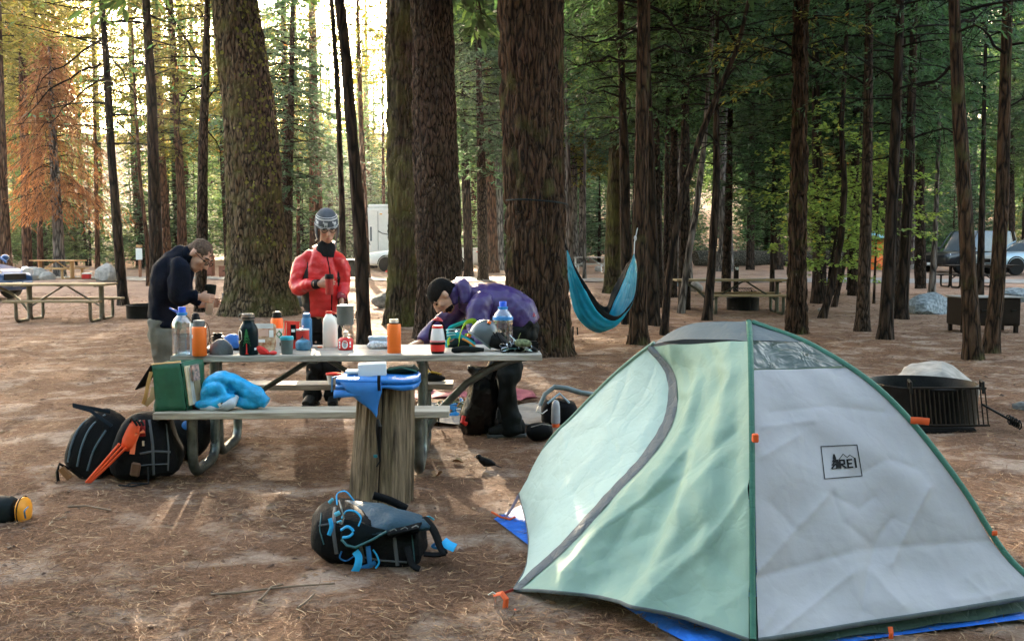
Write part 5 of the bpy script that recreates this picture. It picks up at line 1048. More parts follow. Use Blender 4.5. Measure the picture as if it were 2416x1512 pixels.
MB().loft([(c + Vector((0, 0, 83 * s)), Vector((14 * s, 0, -2 * s)), Vector((0, 8 * s, 0)), 3), (c + Vector((0, 0, 88 * s)), Vector((10 * s, 0, 0)), Vector((0, 7 * s, 0)), 2), (c + Vector((0, 0, 92 * s)), Vector((3 * s, 0, 0)), Vector((0, 3 * s, 0)), 2)], 16).build('hook', mat('plastic_dark_red', (.35, .015, .015), .45), t)
# climbing shoes / harness
t, s = at(1148, 872, 'climbing_harness', 'lime and turquoise climbing harness heaped left of the helmet', 'harness', 25); c = WLOC[t.name]
LIME = mat('webbing_lime', (.33, .52, .03), .7); TURQ = mat('webbing_turquoise', (.01, .36, .45), .7)
def loop3(pts, w, mt, nm, n=(0, 1, .3)):
    P = np.array([[x * s, y * s, z * s] for x, y, z in pts]); Q = curve(P, 24); MB().ribbon([c + Vector(q) for q in Q], w * s, .005, n=n).build(nm, mt, t, smooth=60)
loop3([(-4, -18, 8), (4, -20, 42), (18, -12, 66), (36, 0, 68), (40, 5, 50), (30, -12, 36), (14, -20, 32)], 16, LIME, 'leg_loop', (.3, -.5, .8)); loop3([(-28, -10, 2), (-30, -14, 22), (-12, -18, 34), (8, -22, 26), (38, -26, 8)], 18, TURQ, 'waist_belt', (.1, -.3, .9))
loop3([(-30, 0, 26), (-26, -6, 50), (-8, 0, 58), (10, 6, 64), (30, 8, 66)], 12, TURQ, 'waist_belt', (.2, -.4, .9)); loop3([(-26, -20, 3), (-26, -22, 24), (-22, -22, 28)], 6, LIME, 'leg_loop', (1, 0, 0)); loop3([(8, -26, 26), (24, -27, 18), (40, -28, 6)], 5, mat('webbing_orange_trim', (.6, .25, .05), .7), 'trim', (.3, 0, 1))
for k in range(3): loop3([(-34, -16 + 4 * k, 30 + 8 * k), (-22, -20, 34 + 7 * k), (2, -18, 36 + 6 * k)], 3, mat('cord_white_teal', (.3, .5, .5), .7), 'gear_loop')
MB().loft([(c + Vector((x * s, -10 * s, z * s)), Vector((0, 16 * s, 0)), Vector((0, 0, h * s)), 2.3) for x, z, h in ((-28, 6, 4), (-10, 14, 12), (14, 18, 16), (36, 14, 12), (40, 12, 4))], 16).build('pad', mat('pad_dark', (.02, .05, .05), .8), t, wrinkle=[(.006, 20, 11)])
t, s = at(1168, 883, 'rolled_cloth', 'roll of dark grey cloth in front of the climbing harness', 'cloth', 8); c = WLOC[t.name]
MB().tube([c + Vector((x * s, y * s, z * s)) for x, y, z in ((-39, 2, 8), (-30, 0, 8), (-10, -1, 9), (15, 0, 9), (42, 3, 7))], [q * s for q in (5, 8, 8.5, 8, 5)], 14).build('roll', mat('fleece_charcoal', (.035, .042, .042), .9), t, wrinkle=[(.006, 24, 12)])
# helmet
t, s = at(1205, 880, 'helmet', 'dark grey climbing helmet with orange clips on the right of the table', 'helmet', 30); c = WLOC[t.name]
HG = mat('helmet_shell', (.06, .075, .085), .32, var=.08, coat=.3); Rm = Euler((0, rad(38), rad(8))).to_matrix()
hb = MB().ball(Vector((0, 0, 0)), (36 * s, 34 * s, 42 * s), 28, zcut=-16 * s); hb.v = [tuple(c + Vector((2 * s, 0, 40 * s)) + Rm @ Vector(p)) for p in hb.v]; hb.build('shell', HG, t, smooth=40)
MB().tube([c + Vector((2 * s, 0, 40 * s)) + Rm @ Vector((35 * s * math.cos(q), 33 * s * math.sin(q), -15 * s)) for q in np.linspace(0, 2 * PI, 30)[:-1]], .006, 8, closed=True).build('rim', mat('helmet_rim', (.1, .13, .14), .4), t)
MB().loft([(c + Vector((22 * s, -6 * s, 30 * s)), Vector((4 * s, 0, 20 * s)), Vector((0, 24 * s, 0)), 2), (c + Vector((42 * s, -6 * s, 24 * s)), Vector((2 * s, 0, 22 * s)), Vector((0, 22 * s, 0)), 2), (c + Vector((62 * s, -4 * s, 16 * s)), Vector((0, 0, 14 * s)), Vector((0, 18 * s, 0)), 2)], 20).build('lining', BLACKP, t, wrinkle=[(.006, 20, 13)])
for x, y, z in ((-33, -14, 40), (18, -20, 74)): MB().box(c + Vector((x * s, y * s, z * s)), (9 * s, 6 * s, 7 * s), Euler((0, .5, .4)).to_matrix()).build('clip', ORANGE, t, bevel=.002)
for k in range(3): MB().tube([c + Vector(((20 + 8 * k) * s, -24 * s, 50 * s)), c + Vector(((34 + 6 * k) * s, -26 * s, 30 * s)), c + Vector(((50 + 6 * k) * s, -22 * s, 6 * s))], .004, 6).build('chin_strap', BLACKP, t)
# climbing gear pile
MTL = mat('carabiner_steel', (.5, .55, .6), .25, 1); MTD = mat('carabiner_dark', (.03, .035, .04), .35, .6)
def carabiner(root, name, c, R, a, b_, mt, th=.0038):
    MB().tube([Vector(c) + R @ Vector((math.copysign(abs(math.cos(q)) ** .7, math.cos(q)) * a, math.copysign(abs(math.sin(q)) ** .7, math.sin(q)) * b_, 0)) for q in np.linspace(0, 2 * PI, 17)[:-1]], th, 6, closed=True).build(name, mt, root)
t, s = at(1298, 882, 'climbing_rack', 'tangled pile of carabiners and cams at the right end of the table', 'climbing gear', 20); c = WLOC[t.name]
RR = random.Random(4)
MB().loft([(c + Vector((x * s, 4 * s, z * s)), Vector((0, 20 * s, 0)), Vector((0, 0, h * s)), 2.2) for x, z, h in ((-48, 6, 5), (-25, 12, 12), (5, 14, 14), (30, 10, 10), (46, 4, 3))], 16).build('sling_bundle', mat('sling_black', (.015, .018, .02), .8), t, wrinkle=[(.012, 30, 14)])
for k in range(26):
    x = RR.uniform(-46, 30); z = RR.uniform(6, 30) * (1 - abs(x + 8) / 75); R = Euler((RR.uniform(.6, 2.2), RR.uniform(-.8, .8), RR.uniform(0, 6))).to_matrix()
    carabiner(t, 'carabiner', c + Vector((x * s, RR.uniform(-22, -2) * s, z * s)), R, 9 * s, 5 * s, MTL if RR.random() < .45 else MTD, .0028)
for k in range(3): MB().tube([c + Vector(((-24 + 2 * k) * s, (-14 - 2 * k) * s, (44 - 2 * k) * s)), c + Vector(((-6 + 3 * k) * s, -20 * s, (26 - k) * s)), c + Vector(((14 + 3 * k) * s, -23 * s, 12 * s)), c + Vector(((28 + 2 * k) * s, -24 * s, 4 * s))], .004, 8).build('cam_stem', MTL, t)
for k in range(6): MB().tube([c + Vector((RR.uniform(-40, 40) * s, RR.uniform(-20, 0) * s, RR.uniform(4, 12) * s)) for _ in range(4)], .0035, 6).build('sling', mat('sling_%s' % ('teal' if k % 2 else 'olive'), (.05, .16, .16) if k % 2 else (.13, .14, .05), .8), t)
t, s = at(1308, 866, 'pouch', 'small camouflage green pouch on top of the climbing gear', 'pouch', 12, z=ZT + .05); c = WLOC[t.name]
MB().ball(c + Vector((0, 0, 7 * s)), (20 * s, 13 * s, 10 * s), 18).build('pouch', mat('camo', (.05, .07, .03), .8, var=.5, ns=50, c2=(.16, .18, .09)), t, wrinkle=[(.008, 24, 15)]); MB().tube([c + Vector((-14 * s, -4 * s, 10 * s)), c + Vector((-10 * s, -6 * s, 26 * s)), c + Vector((-6 * s, -4 * s, 33 * s))], .0025, 6).build('cord', MATS['sling_olive'] if 'sling_olive' in MATS else BLACKP, t)
t, s = at(1322, 880, 'gear_case', 'black gear case with a white tag at the far right of the table', 'case', 14); c = WLOC[t.name]
MB().box(c + Vector((2 * s, 2 * s, 14 * s)), (46 * s, 22 * s, 24 * s)).build('case', BLACKP, t, bevel=.01, bseg=2, wrinkle=[(.006, 24, 16)]); MB().box(c + Vector((-8 * s, -10.5 * s, 22 * s)), (18 * s, 1.2 * s, 11 * s), Euler((0, -.06, 0)).to_matrix()).build('tag', WHITE, t)
MB().tube([c + Vector((-34 * s, -14 * s, 4 * s)), c + Vector((-10 * s, -18 * s, 5 * s)), c + Vector((16 * s, -18 * s, 4 * s)), c + Vector((30 * s, -16 * s, 8 * s))], .006, 8).build('strap', BLACKP, t)
# ================================================================ on the benches
NYL_CY = mat('nylon_cyan', (.008, .28, .56), .36, var=.25, ns=16, bump=.9, bs=18); NYL_GR = mat('nylon_grey', (.36, .40, .44), .5, bump=.2, bs=40)
t, s = at(428, 1028, 'tote_bag', 'dark green tote bag on the left end of the near bench', 'tote bag', 0, z=ZB); c = WLOC[t.name]
GRN = mat('tote_green', (.012, .085, .045), .5, bump=.15, bs=18); TAN = mat('strap_tan', (.42, .24, .08), .7)
def qd(root, name, mt, pts, th=.008, **kw):
    P = [c + Vector((x * s, y * s, z * s)) for x, y, z in pts]; k = 9
    rows = [[tuple((P[0] * (1 - a) + P[1] * a) * (1 - b_) + (P[3] * (1 - a) + P[2] * a) * b_) for a in np.linspace(0, 1, k)] for b_ in np.linspace(0, 1, k)]
    return MB().grid(rows).build(name, mt, root, solid=th, smooth=60, fix=False, **kw)
wr = [(.010, 9, 31), (.004, 26, 32)]
qd(t, 'front_panel', GRN, [(-38, 0, 0), (40, 0, 0), (24, 4, 124), (-49, 4, 117)], wrinkle=wr); qd(t, 'side_panel', GRN, [(40, 1, 0), (66, 62, 4), (62, 66, 124), (25, 5, 124)], wrinkle=wr); qd(t, 'side_panel', GRN, [(-38, 1, 0), (-22, 66, 0), (-26, 68, 120), (-49, 5, 117)], wrinkle=wr)
qd(t, 'back_panel', GRN, [(-22, 66, 0), (66, 64, 2), (62, 68, 124), (-26, 70, 120)], wrinkle=wr); qd(t, 'lining', BLACKP, [(-47, 6, 112), (22, 6, 119), (60, 62, 119), (-26, 64, 114)])
qd(t, 'flap', mat('flap_black', (.022, .02, .018), .7), [(-50, 6, 116), (-44, 40, 117), (-70, 40, 62), (-92, 8, 54)]); qd(t, 'trim', TAN, [(-50, 3, 117), (25, 3, 124), (25, 8, 127), (-50, 8, 120)], .003)
MB().ribbon([c + Vector((x * s, y * s, z * s)) for x, y, z in ((-49, 2, 100), (-56, -2, 70), (-64, 0, 36), (-72, 4, 18))], 9 * s, .003, n=(1, .2, .2)).build('strap', TAN, t); MB().ribbon([c + Vector((x * s, y * s, z * s)) for x, y, z in ((-44, 10, 60), (-48, 8, 36), (-58, 8, 26), (-70, 10, 14))], 16 * s, .003, n=(1, .2, .2)).build('strap', mat('strap_sand', (.5, .36, .2), .7), t)
for k, (a, mt) in enumerate(((0, 'paper_cream'), (5, 'paper_white'), (11, 'paper_tan'))):
    MB().box(c + Vector(((44 + a) * s, (14 + 2 * a) * s, 64 * s)), (3.4 * s, 22 * s, (100 - 6 * k) * s), Euler((.03, -.1, -.35)).to_matrix()).build('paper', mat(mt, [(.62, .5, .34), (.66, .64, .58), (.5, .36, .2)][k], .8), t)
MB().box(c + Vector((56 * s, 22 * s, 96 * s)), (6 * s, 26 * s, 40 * s), Euler((.03, -.1, -.35)).to_matrix()).build('magazine', mat('magazine_cover', (.20, .24, .22), .4, var=.7, ns=40, c2=(.5, .3, .25)), t)
# blue sleeping bag
t, s = at(572, 1026, 'sleeping_bag', 'bright blue puffy sleeping bag heaped on the near bench', 'sleeping bag', 26, z=ZB); c = WLOC[t.name]
def PV(*q): return [c + Vector((x * s, y * s, z * s)) for x, y, z in q]
def puffy(pts, rr, n=40, per=14, d=.07):
    Q = curve(np.array([tuple(p) for p in pts]), n); r = np.interp(np.linspace(0, 1, n), np.linspace(0, 1, len(rr)), rr); ln = np.sum(np.linalg.norm(np.diff(Q, axis=0), axis=1)) / s
    return [Vector(q) for q in Q], [float(a * s * (1 - d + d * abs(math.sin(PI * ln / per * k / n)) ** .6)) for k, a in enumerate(r)]
b_ = MB()
for pts, rr in ((PV((-58, 10, 8), (-62, 6, 34), (-48, 0, 62), (-16, 0, 74), (18, 2, 62), (48, 0, 44), (80, -4, 24), (92, -6, 16)), [18, 22, 26, 26, 23, 23, 25, 15]), (PV((-60, -12, 22), (-52, -18, 50), (-24, -20, 54), (-14, -20, 34), (-34, -20, 24), (-52, -18, 30)), [15, 18, 18, 16, 14, 12]), (PV((-86, -10, 12), (-60, -18, 14), (-30, -22, 16), (0, -22, 30), (14, -16, 34)), [10, 16, 19, 18, 11])):
    P, r = puffy(pts, rr); b_.tube(P, r, 18)
b_.ball(c + Vector((-30 * s, -2 * s, 30 * s)), (44 * s, 24 * s, 34 * s), 20); b_.ball(c + Vector((40 * s, 0, 18 * s)), (46 * s, 22 * s, 18 * s), 20)
b_.build('shell', NYL_CY, t, fuse=(.006, 2), wrinkle=[(.012, 9, 21), (.005, 22, 22)])
b_ = MB(); P, r = puffy(PV((-72, -22, 6), (-40, -30, 8), (-16, -30, 8)), [6, 9, 7]); b_.tube(P, r, 14); P, r = puffy(PV((-26, -28, 6), (0, -32, 14), (14, -24, 26), (20, -18, 36)), [7, 13, 13, 6]); b_.tube(P, r, 14)
b_.build('lining', NYL_GR, t, fuse=(.005, 2), wrinkle=[(.006, 20, 24)]); MB().box(c + Vector((-14 * s, -40 * s, 18 * s)), (14 * s, 3 * s, 9 * s), Euler((.2, -.5, .1)).to_matrix()).build('buckle', BLACKP, t, bevel=.002); MB().box(c + Vector((-18 * s, -42 * s, 17 * s)), (7 * s, 1.5 * s, 8 * s), Euler((.2, -.5, .1)).to_matrix()).build('care_label', WHITE, t)
t, s = at(478, 1026, 'shoe', 'dark brown shoe tucked between the tote bag and the sleeping bag', 'shoe', 6, z=ZB); c = WLOC[t.name]
MB().loft([(c + Vector((x * s, 10 * s, z * s)), Vector((0, 9 * s, 0)), Vector((0, 0, h * s)), 2.6) for x, z, h in ((-12, 9, 8), (-2, 12, 12), (8, 9, 9), (20, 6, 6), (24, 4, 3))], 14).build('shoe', mat('leather_brown', (.06, .03, .02), .6), t); MB().box(c + Vector((5 * s, 10 * s, 2 * s)), (34 * s, 18 * s, 4 * s)).build('sole', BLACKP, t, bevel=.002)
# red-lidded tub and trainers on the far bench
t, s = at(832, 962, 'tub', 'white tub with a red lid on the far bench', 'tub', 14, z=ZB); c = WLOC[t.name]
lathe(t, 'tub', pr(s, (13, 0), (18, 22), (18.5, 24)), WHITE, 24); lathe(t, 'lid', pr(s, (19.5, 24), (20, 25), (20, 28), (17, 29), (0, 29)), RED, 24)
t, s = at(1078, 955, 'climbing_shoes', 'pair of black and yellow climbing shoes on the far bench', 'shoes', 14, z=ZB); c = WLOC[t.name]
YEL = mat('shoe_yellow', (.45, .27, .02), .7)
for dx, dy, fl in ((-14, 14, -.9), (10, 0, .5)):
    Rm = Euler((0, 0, fl)).to_matrix(); o = c + Vector((dx * s, dy * s, 0)); f = lambda x, y, z: o + Rm @ Vector((x * s, y * s, z * s))
    MB().loft([(f(x, 0, z), Rm @ Vector((0, w * s, 0)), Vector((0, 0, h * s)), 2.4) for x, z, w, h in ((-24, 11, 5, 8), (-14, 13, 9, 13), (0, 11, 10, 11), (14, 8, 10, 8), (24, 6, 6, 5))], 16).build('shoe', mat('shoe_black', (.02, .025, .025), .6), t)
    MB().tube([f(-18, -8, 26), f(-6, -10, 24), f(6, -9, 20), f(16, 0, 17), f(6, 9, 20), f(-8, 9, 25)], .006, 8).build('trim', YEL, t); MB().tube([f(-14, -6, 26), f(-20, 0, 38), f(-22, 2, 50)], .005, 6).build('pull_tab', BLACKP, t)
    for k in range(3): MB().tube([f(-4 + 6 * k, -9, 20 - 2 * k), f(-2 + 6 * k, 0, 25 - 2 * k), f(-4 + 6 * k, 9, 20 - 2 * k)], .003, 6).build('lace', YEL, t)

# ================================================================ the post and what lies on it
W_POST = mat_wood('post_wood', (.030, .019, .011), (.24, .172, .108), (24, 24, 1.3), .9, 1.0, 3.0)
pb = G(892, 1196); pc = Vector((pb.x, pb.y + .17, pb.z)); root = thing('wooden_post', 'weathered split log post in front of the picnic table', 'post', tuple(pc)); ZP = .675
for half, (a0, a1) in enumerate(((1.56, 4.70), (-1.56, 1.54))):
    rows = []; aa = np.linspace(a0, a1, 40)
    for z in np.linspace(-.08, ZP - .004 * half, 40):
        k = .184 - .026 * (z / ZP); row = []; lx = .035 * (z / ZP)
        for j, q in enumerate(aa):
            e = min(1, min(j, 39 - j) / 1.0); n = vnoise(np.array([[math.cos(q) * 2, math.sin(q) * 2, z * .35]]), 5, 3 + half)[0] * .012 + vnoise(np.array([[math.cos(q) * 2, math.sin(q) * 2, z * .2]]), 17, 5)[0] * .006
            r = (k + n) * (.993 + .007 * e); row.append((pc.x + lx + r * math.cos(q) + (-.002 if half == 0 else .001), pc.y + r * math.sin(q), pc.z + z))
        row = [(pc.x + lx + (-.012 if half == 0 else .012), pc.y - .13, pc.z + z)] + row if half else row + [(pc.x + lx - .012, pc.y - .13, pc.z + z)]
        rows.append(row + [row[0]])
    mb = MB().grid(rows); n0 = len(rows[0]); mb.add([rows[-1][k] for k in range(n0 - 1)], [tuple(range(n0 - 1))]); tag(mb.build('log_half', W_POST, root, smooth=50), ['left half of the split log', 'right half of the split log'][half])
mb = MB().tube([pc + Vector((0, 0, -.08)), pc + Vector((.035, 0, ZP - .01))], [.155, .135], 24); mb.build('heartwood', mat_wood('heart_wood', (.012, .009, .006), (.05, .038, .026), (24, 24, 1.3), .9, 1.0, 3.0), root)
# folded blue pad
t = thing('sleeping_pad', 'blue folded sleeping pad draped over the wooden post', 'sleeping pad', (pc.x, pc.y, pc.z + ZP)); c = WLOC[t.name]; PADB = mat('pad_blue', (.012, .13, .40), .45, var=.12, bump=.25, bs=16)
for k, (dx, z, sc) in enumerate(((0, .015, 1.0), (.0, .044, .98))):
    b_ = MB(); n = 20; rows = []
    b_.loft([(c + Vector((x, -.02 + .01 * k, z + .004 * math.sin(x * 30 + k))), Vector((0, .20 * sc * e, 0)), Vector((0, 0, .013 * e + .002)), 6) for x, e in ((-.235, .55), (-.225, .92), (-.15, 1), (-.05, 1), (.05, 1), (.15, .99), (.205, .93), (.225, .55))], 22).build('layer', PADB, t, smooth=60, wrinkle=[(.006, 7, 40 + k), (.003, 22, 50 + k)])
flap = [[tuple(c + Vector((x0 + (x1 - x0) * a, -.215 - .012 * math.sin(a * 3) - .01 * d, .045 - zd - (.02 * math.sin(a * PI) * d)))) for a in np.linspace(0, 1, 8)] for d, x0, x1, zd in ((0, -.20, .03, 0), (.3, -.16, .035, .05), (.6, -.10, .02, .10), (.85, -.03, .01, .145), (1, .002, .008, .175))]
MB().grid(flap).build('corner_flap', PADB, t, solid=.006, smooth=60); fl2 = [[tuple(c + Vector((x, -.21 - .01 * k, .0 - k * .016 - (.03 * max(0, -x - .1) * k)))) for x in np.linspace(-.235, -.05, 8)] for k in range(3)]
MB().grid(fl2).build('corner_flap', PADB, t, solid=.008, smooth=60)
MB().ribbon([c + Vector((.02, -.225, .085)), c + Vector((.02, -.238, .05)), c + Vector((.022, -.236, .0))], .018, .002, n=(1, 0, 0)).build('strap', BLACKP, t)
MB().tube([c + Vector((.01, -.225, -.16)), c + Vector((.016, -.232, -.20)), c + Vector((.012, -.225, -.23)), c + Vector((.02, -.22, -.40)), c + Vector((.0, -.222, -.43))], [.008, .018, .014, .006, .004], 8).build('strap', BLACKP, t); MB().box(c + Vector((-.004, -.224, -.37)), (.022, .012, .016)).build('strap_end', mat('strap_end_teal', (.01, .12, .16), .6), t)
MB().tube([c + Vector((-.225, -.05, .06)), c + Vector((-.26, -.12, .06)), c + Vector((-.262, -.13, -.02))], .005, 6).build('strap', mat('cord_blue', (.03, .2, .4), .6), t)
zt = c.z + .060
p = Z(876, 887, zt); s = p.y / F
t = thing('cardboard_box', 'small plain white box on top of the blue pad', 'box', (p.x, p.y + .05, zt)); MB().box((p.x, p.y + .05, zt + 14 * s), (66 * s, .11, 28 * s), Euler((0, rad(-2), rad(6))).to_matrix()).build('box', mat('white_card', (.70, .67, .64), .7, var=.04), t, bevel=.0015)
MB().box((p.x, p.y + .05, zt + 28.4 * s), (62 * s, .102, .9 * s), Euler((0, rad(-2), rad(6))).to_matrix()).build('lid', MATS['white_card'], t)
p = Z(948, 884, zt - .004); t = thing('folded_cloth', 'dark green folded cloth next to the white box', 'cloth', tuple(p)); MB().loft([(p + Vector((x, .07, .02 + .01 * math.sin(x * 40))), Vector((0, .08, 0)), Vector((0, 0, h)), 2.5) for x, h in ((-.085, .012), (-.06, .024), (0, .028), (.06, .024), (.09, .006))], 18).build('cloth', mat('cloth_bottle_green', (.008, .035, .025), .8), t, wrinkle=[(.008, 14, 33)]); 
MB().tube([p + Vector((-.08, -.012, .03)), p + Vector((0, -.015, .045)), p + Vector((.09, -.01, .02))], .005, 6).build('hem', mat('cloth_edge_green', (.02, .09, .06), .8), t)
p = Z(838, 886, zt); t = thing('tent_pole_bag', 'narrow red and white striped pole bag left of the white box', 'pole bag', tuple(p)); 
for k, mt in ((0, RED), (1, mat('paper_pinkish', (.70, .52, .5), .6)), (2, WHITE)): MB().tube([p + Vector((-.055, .05 - .022 * k, .018)), p + Vector((.06, .06 - .022 * k, .02))], .012, 10).build('pole', mt, t)

# ================================================================ packs on the ground
PK = mat('pack_black', (.012, .013, .015), .75, bump=.25, bs=70); PKT = mat('pack_dark_teal', (.010, .040, .066), .7, bump=.25, bs=60); STB = mat('strap_bright_blue', (.01, .30, .62), .6); LEA = mat('leather_tan', (.20, .09, .035), .6)
def lump(secs, seg=22): return MB().loft(secs, seg)
# big black day pack at the left
g0 = G(215, 1130); c = Vector((g0.x, g0.y, g0.z)); s = g0.y / F
t = thing('backpack', 'rounded black backpack leaning back at the left end of the bench', 'backpack', tuple(c))
ax = Vector((.42, .25, .86)).normalized(); ay = Vector((.84, .1, -.45)).normalized()
def leaned(k, off, a, b_): return (c + Vector((-.14, .10, .03)) + ax * k + ay * off, ay * a, Vector((-.1, 1, 0)).normalized() * b_, 2.6)
BAG0 = lump([leaned(k, o, a, b_) for k, o, a, b_ in ((-.02, .04, .05, .08), (.03, .05, .14, .15), (.14, .06, .175, .17), (.28, .055, .17, .16), (.38, .04, .13, .13), (.435, .03, .06, .06))]).build('body', PK, t, sub=1, wrinkle=[(.02, 7, 60), (.006, 22, 61)])
bvp = BVHTree.FromPolygons([tuple(v.co + WLOC[BAG0.name]) for v in BAG0.data.vertices], [tuple(q.vertices) for q in BAG0.data.polygons])
def on_bag(bv_, u, v, lift=.004):
    r = ray(u, v).normalized(); h = bv_.ray_cast(Vector((0, 0, H)), r); return None if h[0] is None else h[0] - r * lift
for pts in (((160, 1090), (168, 1050), (190, 1005), (220, 972), (248, 966)), ((182, 1100), (192, 1055), (216, 1005), (248, 978)), ((206, 1110), (222, 1060), (250, 1015))):
    q = [k for k in (on_bag(bvp, *p_) for p_ in pts) if k is not None]
    if len(q) > 2: MB().tube([Vector(k) for k in curve(np.array([tuple(k) for k in q]), 14)], .007, 8).build('piping', mat('piping_slate', (.05, .08, .10), .5), t)
MB().ribbon([c + Vector((-.14, .05, .03)) + ax * .44 + ay * (.02), c + Vector((-.10, .0, .47)), c + Vector((.0, .03, .43)), c + Vector((.12, .05, .33))], .03, .005, n=(.3, .9, .3)).build('shoulder_strap', mat('strap_navy', (.015, .03, .045), .7), t)
p = G(138, 1110); MB().tube([c + Vector((-.13, -.02, .07)), c + Vector((-.175, -.05, .11)), c + Vector((-.185, -.06, .06)), c + Vector((-.18, -.06, .0))], .010, 8).build('strap', BLACKP, t); MB().box(c + Vector((-.125, -.075, .055)), (.085, .03, .035), Euler((0, .85, 0)).to_matrix()).build('patch', LEA, t)
# black and orange pack in the middle
g0 = G(300, 1146); c = Vector((g0.x, g0.y, g0.z)); t = thing('backpack', 'black rucksack with an orange-red frame strap beside the bench leg', 'backpack', tuple(c))
lump([(c + Vector((x, .20, z)), Vector((a, .03, 0)), Vector((0, b_, .0)), 3) for x, z, a, b_ in ((.04, .01, .16, .14), (.05, .05, .21, .17), (.06, .18, .20, .17), (.07, .32, .16, .15), (.075, .40, .12, .12), (.08, .43, .06, .06))]).build('body', PK, t, sub=1, wrinkle=[(.02, 7, 62), (.007, 20, 63)])
MIDB = [o for o in KIDS[t.name] if o.name.startswith('body')][0]; bvq = BVHTree.FromPolygons([tuple(v.co + WLOC[MIDB.name]) for v in MIDB.data.vertices], [tuple(q.vertices) for q in MIDB.data.polygons])
for pts, w in (((( 352, 990), (360, 1050), (362, 1120)), .02), (((392, 1000), (398, 1060), (396, 1110)), .012), (((330, 1070), (362, 1064), (402, 1066)), .014), (((318, 1100), (350, 1096), (398, 1094)), .008)):
    q = [h for h in (on_bag(bvq, u, v, .002) for u, v in zip(np.interp(np.linspace(0, 2, 12), (0, 1, 2), [p_[0] for p_ in pts]), np.interp(np.linspace(0, 2, 12), (0, 1, 2), [p_[1] for p_ in pts]))) if h is not None]
    if len(q) > 2: MB().ribbon(q, w, .003, n=(1, 0, 0) if abs(pts[0][0] - pts[2][0]) < 30 else (0, 0, 1)).build('webbing', mat('webbing_grey', (.066, .07, .075), .7), t, smooth=60)
OR2 = mat('strap_orange_red', (.70, .07, .015), .5)
p0, p1, p2 = W(203, 1139, c.y - .02), W(283, 1046, c.y - .03), W(325, 985, c.y)
for k in range(3): MB().tube([p0 + Vector((.013 * k, 0, .004)), p0.lerp(p1, .5) + Vector((.020 * k, -.01, -.004 * k)), p1 + Vector((.020 * k, -.01, -.012 * k))], .008, 8).build('frame_rod', OR2, t)
pl = MB().grid([[tuple(p1 + Vector((-.01, 0, -.02))), tuple(p1 + Vector((.05, .0, -.07)))], [tuple(p1.lerp(p2, .5) + Vector((-.01, -.01, .01))), tuple(p1.lerp(p2, .4) + Vector((.06, -.01, -.05)))], [tuple(p2 + Vector((-.03, 0, .0))), tuple(p2 + Vector((.03, 0, -.04)))]]); pl.build('frame_plate', OR2, t, solid=.012, sub=1)
MB().ribbon([p2 + Vector((.04, -.01, -.08)), p2 + Vector((.0, -.02, -.10)), p2 + Vector((-.02, -.025, -.15)), p2 + Vector((-.03, -.03, -.22))], .03, .004, n=(.8, .2, .5)).build('shoulder_strap', mat('strap_salmon', (.75, .15, .06), .5), t)
MB().grid([[tuple(p2 + Vector((-.045 + .08 * a, .02, -.02 - .10 * b_))) for a in (0, .5, 1)] for b_ in (0, .5, 1)]).build('lining', mat('lining_dark_red', (.25, .012, .012), .7), t, solid=.01)
q = c + Vector((.03, -.0, .0)); MB().box(q + Vector((.02, .01, .10)), (.06, .02, .09), Euler((0, .2, 0)).to_matrix()).build('pocket', mat('pocket_brown', (.09, .04, .02), .7), t, bevel=.01)
for k in range(2): MB().tube([q + Vector((-.07 + .05 * k, -.03, .012)), q + Vector((.02, -.06, .012 + .02 * k)), q + Vector((.11, -.02, .02)), q + Vector((.10, .0, .12))], .006, 6).build('strap', mat('strap_dark', (.03, .03, .033), .6), t)
for k in range(3): MB().tube([q + Vector((.0 + .03 * k, .0, .40)), q + Vector((.02 + .03 * k, -.03, .43 - .01 * k)), q + Vector((.05 + .02 * k, -.02, .38))], .008, 6).build('strap', mat('strap_grey_teal', (.04, .06, .06), .6), t)
MB().box(q + Vector((.085, -.02, .27)), (.012, .01, .03)).build('buckle', STEEL, t)
g0 = G(395, 1092); t = thing('duffel_bag', 'dark bag lying under the near bench behind the front leg', 'bag', tuple(g0)); c = g0
lump([(c + Vector((x, .12, .17)), Vector((0, .15, 0)), Vector((0, 0, h)), 2.6) for x, h in ((-.12, .10), (-.08, .16), (.05, .165), (.2, .15), (.26, .08))]).build('body', PK, t, sub=1, wrinkle=[(.02, 8, 64)])
p = W(415, 1012, c.y - .02); t = thing('rain_jacket', 'royal blue jacket stuffed under the near bench', 'jacket', tuple(p)); MB().loft([(p + Vector((x, .06, z)), Vector((0, .07, 0)), Vector((0, .01, h)), 2.3) for x, z, h in ((-.07, -.005, .006), (-.04, .0, .035), (.02, .008, .05), (.07, .012, .06), (.10, .01, .02))], 16).build('jacket', mat('nylon_royal', (.01, .10, .30), .5), t, sub=1, wrinkle=[(.012, 14, 65)])
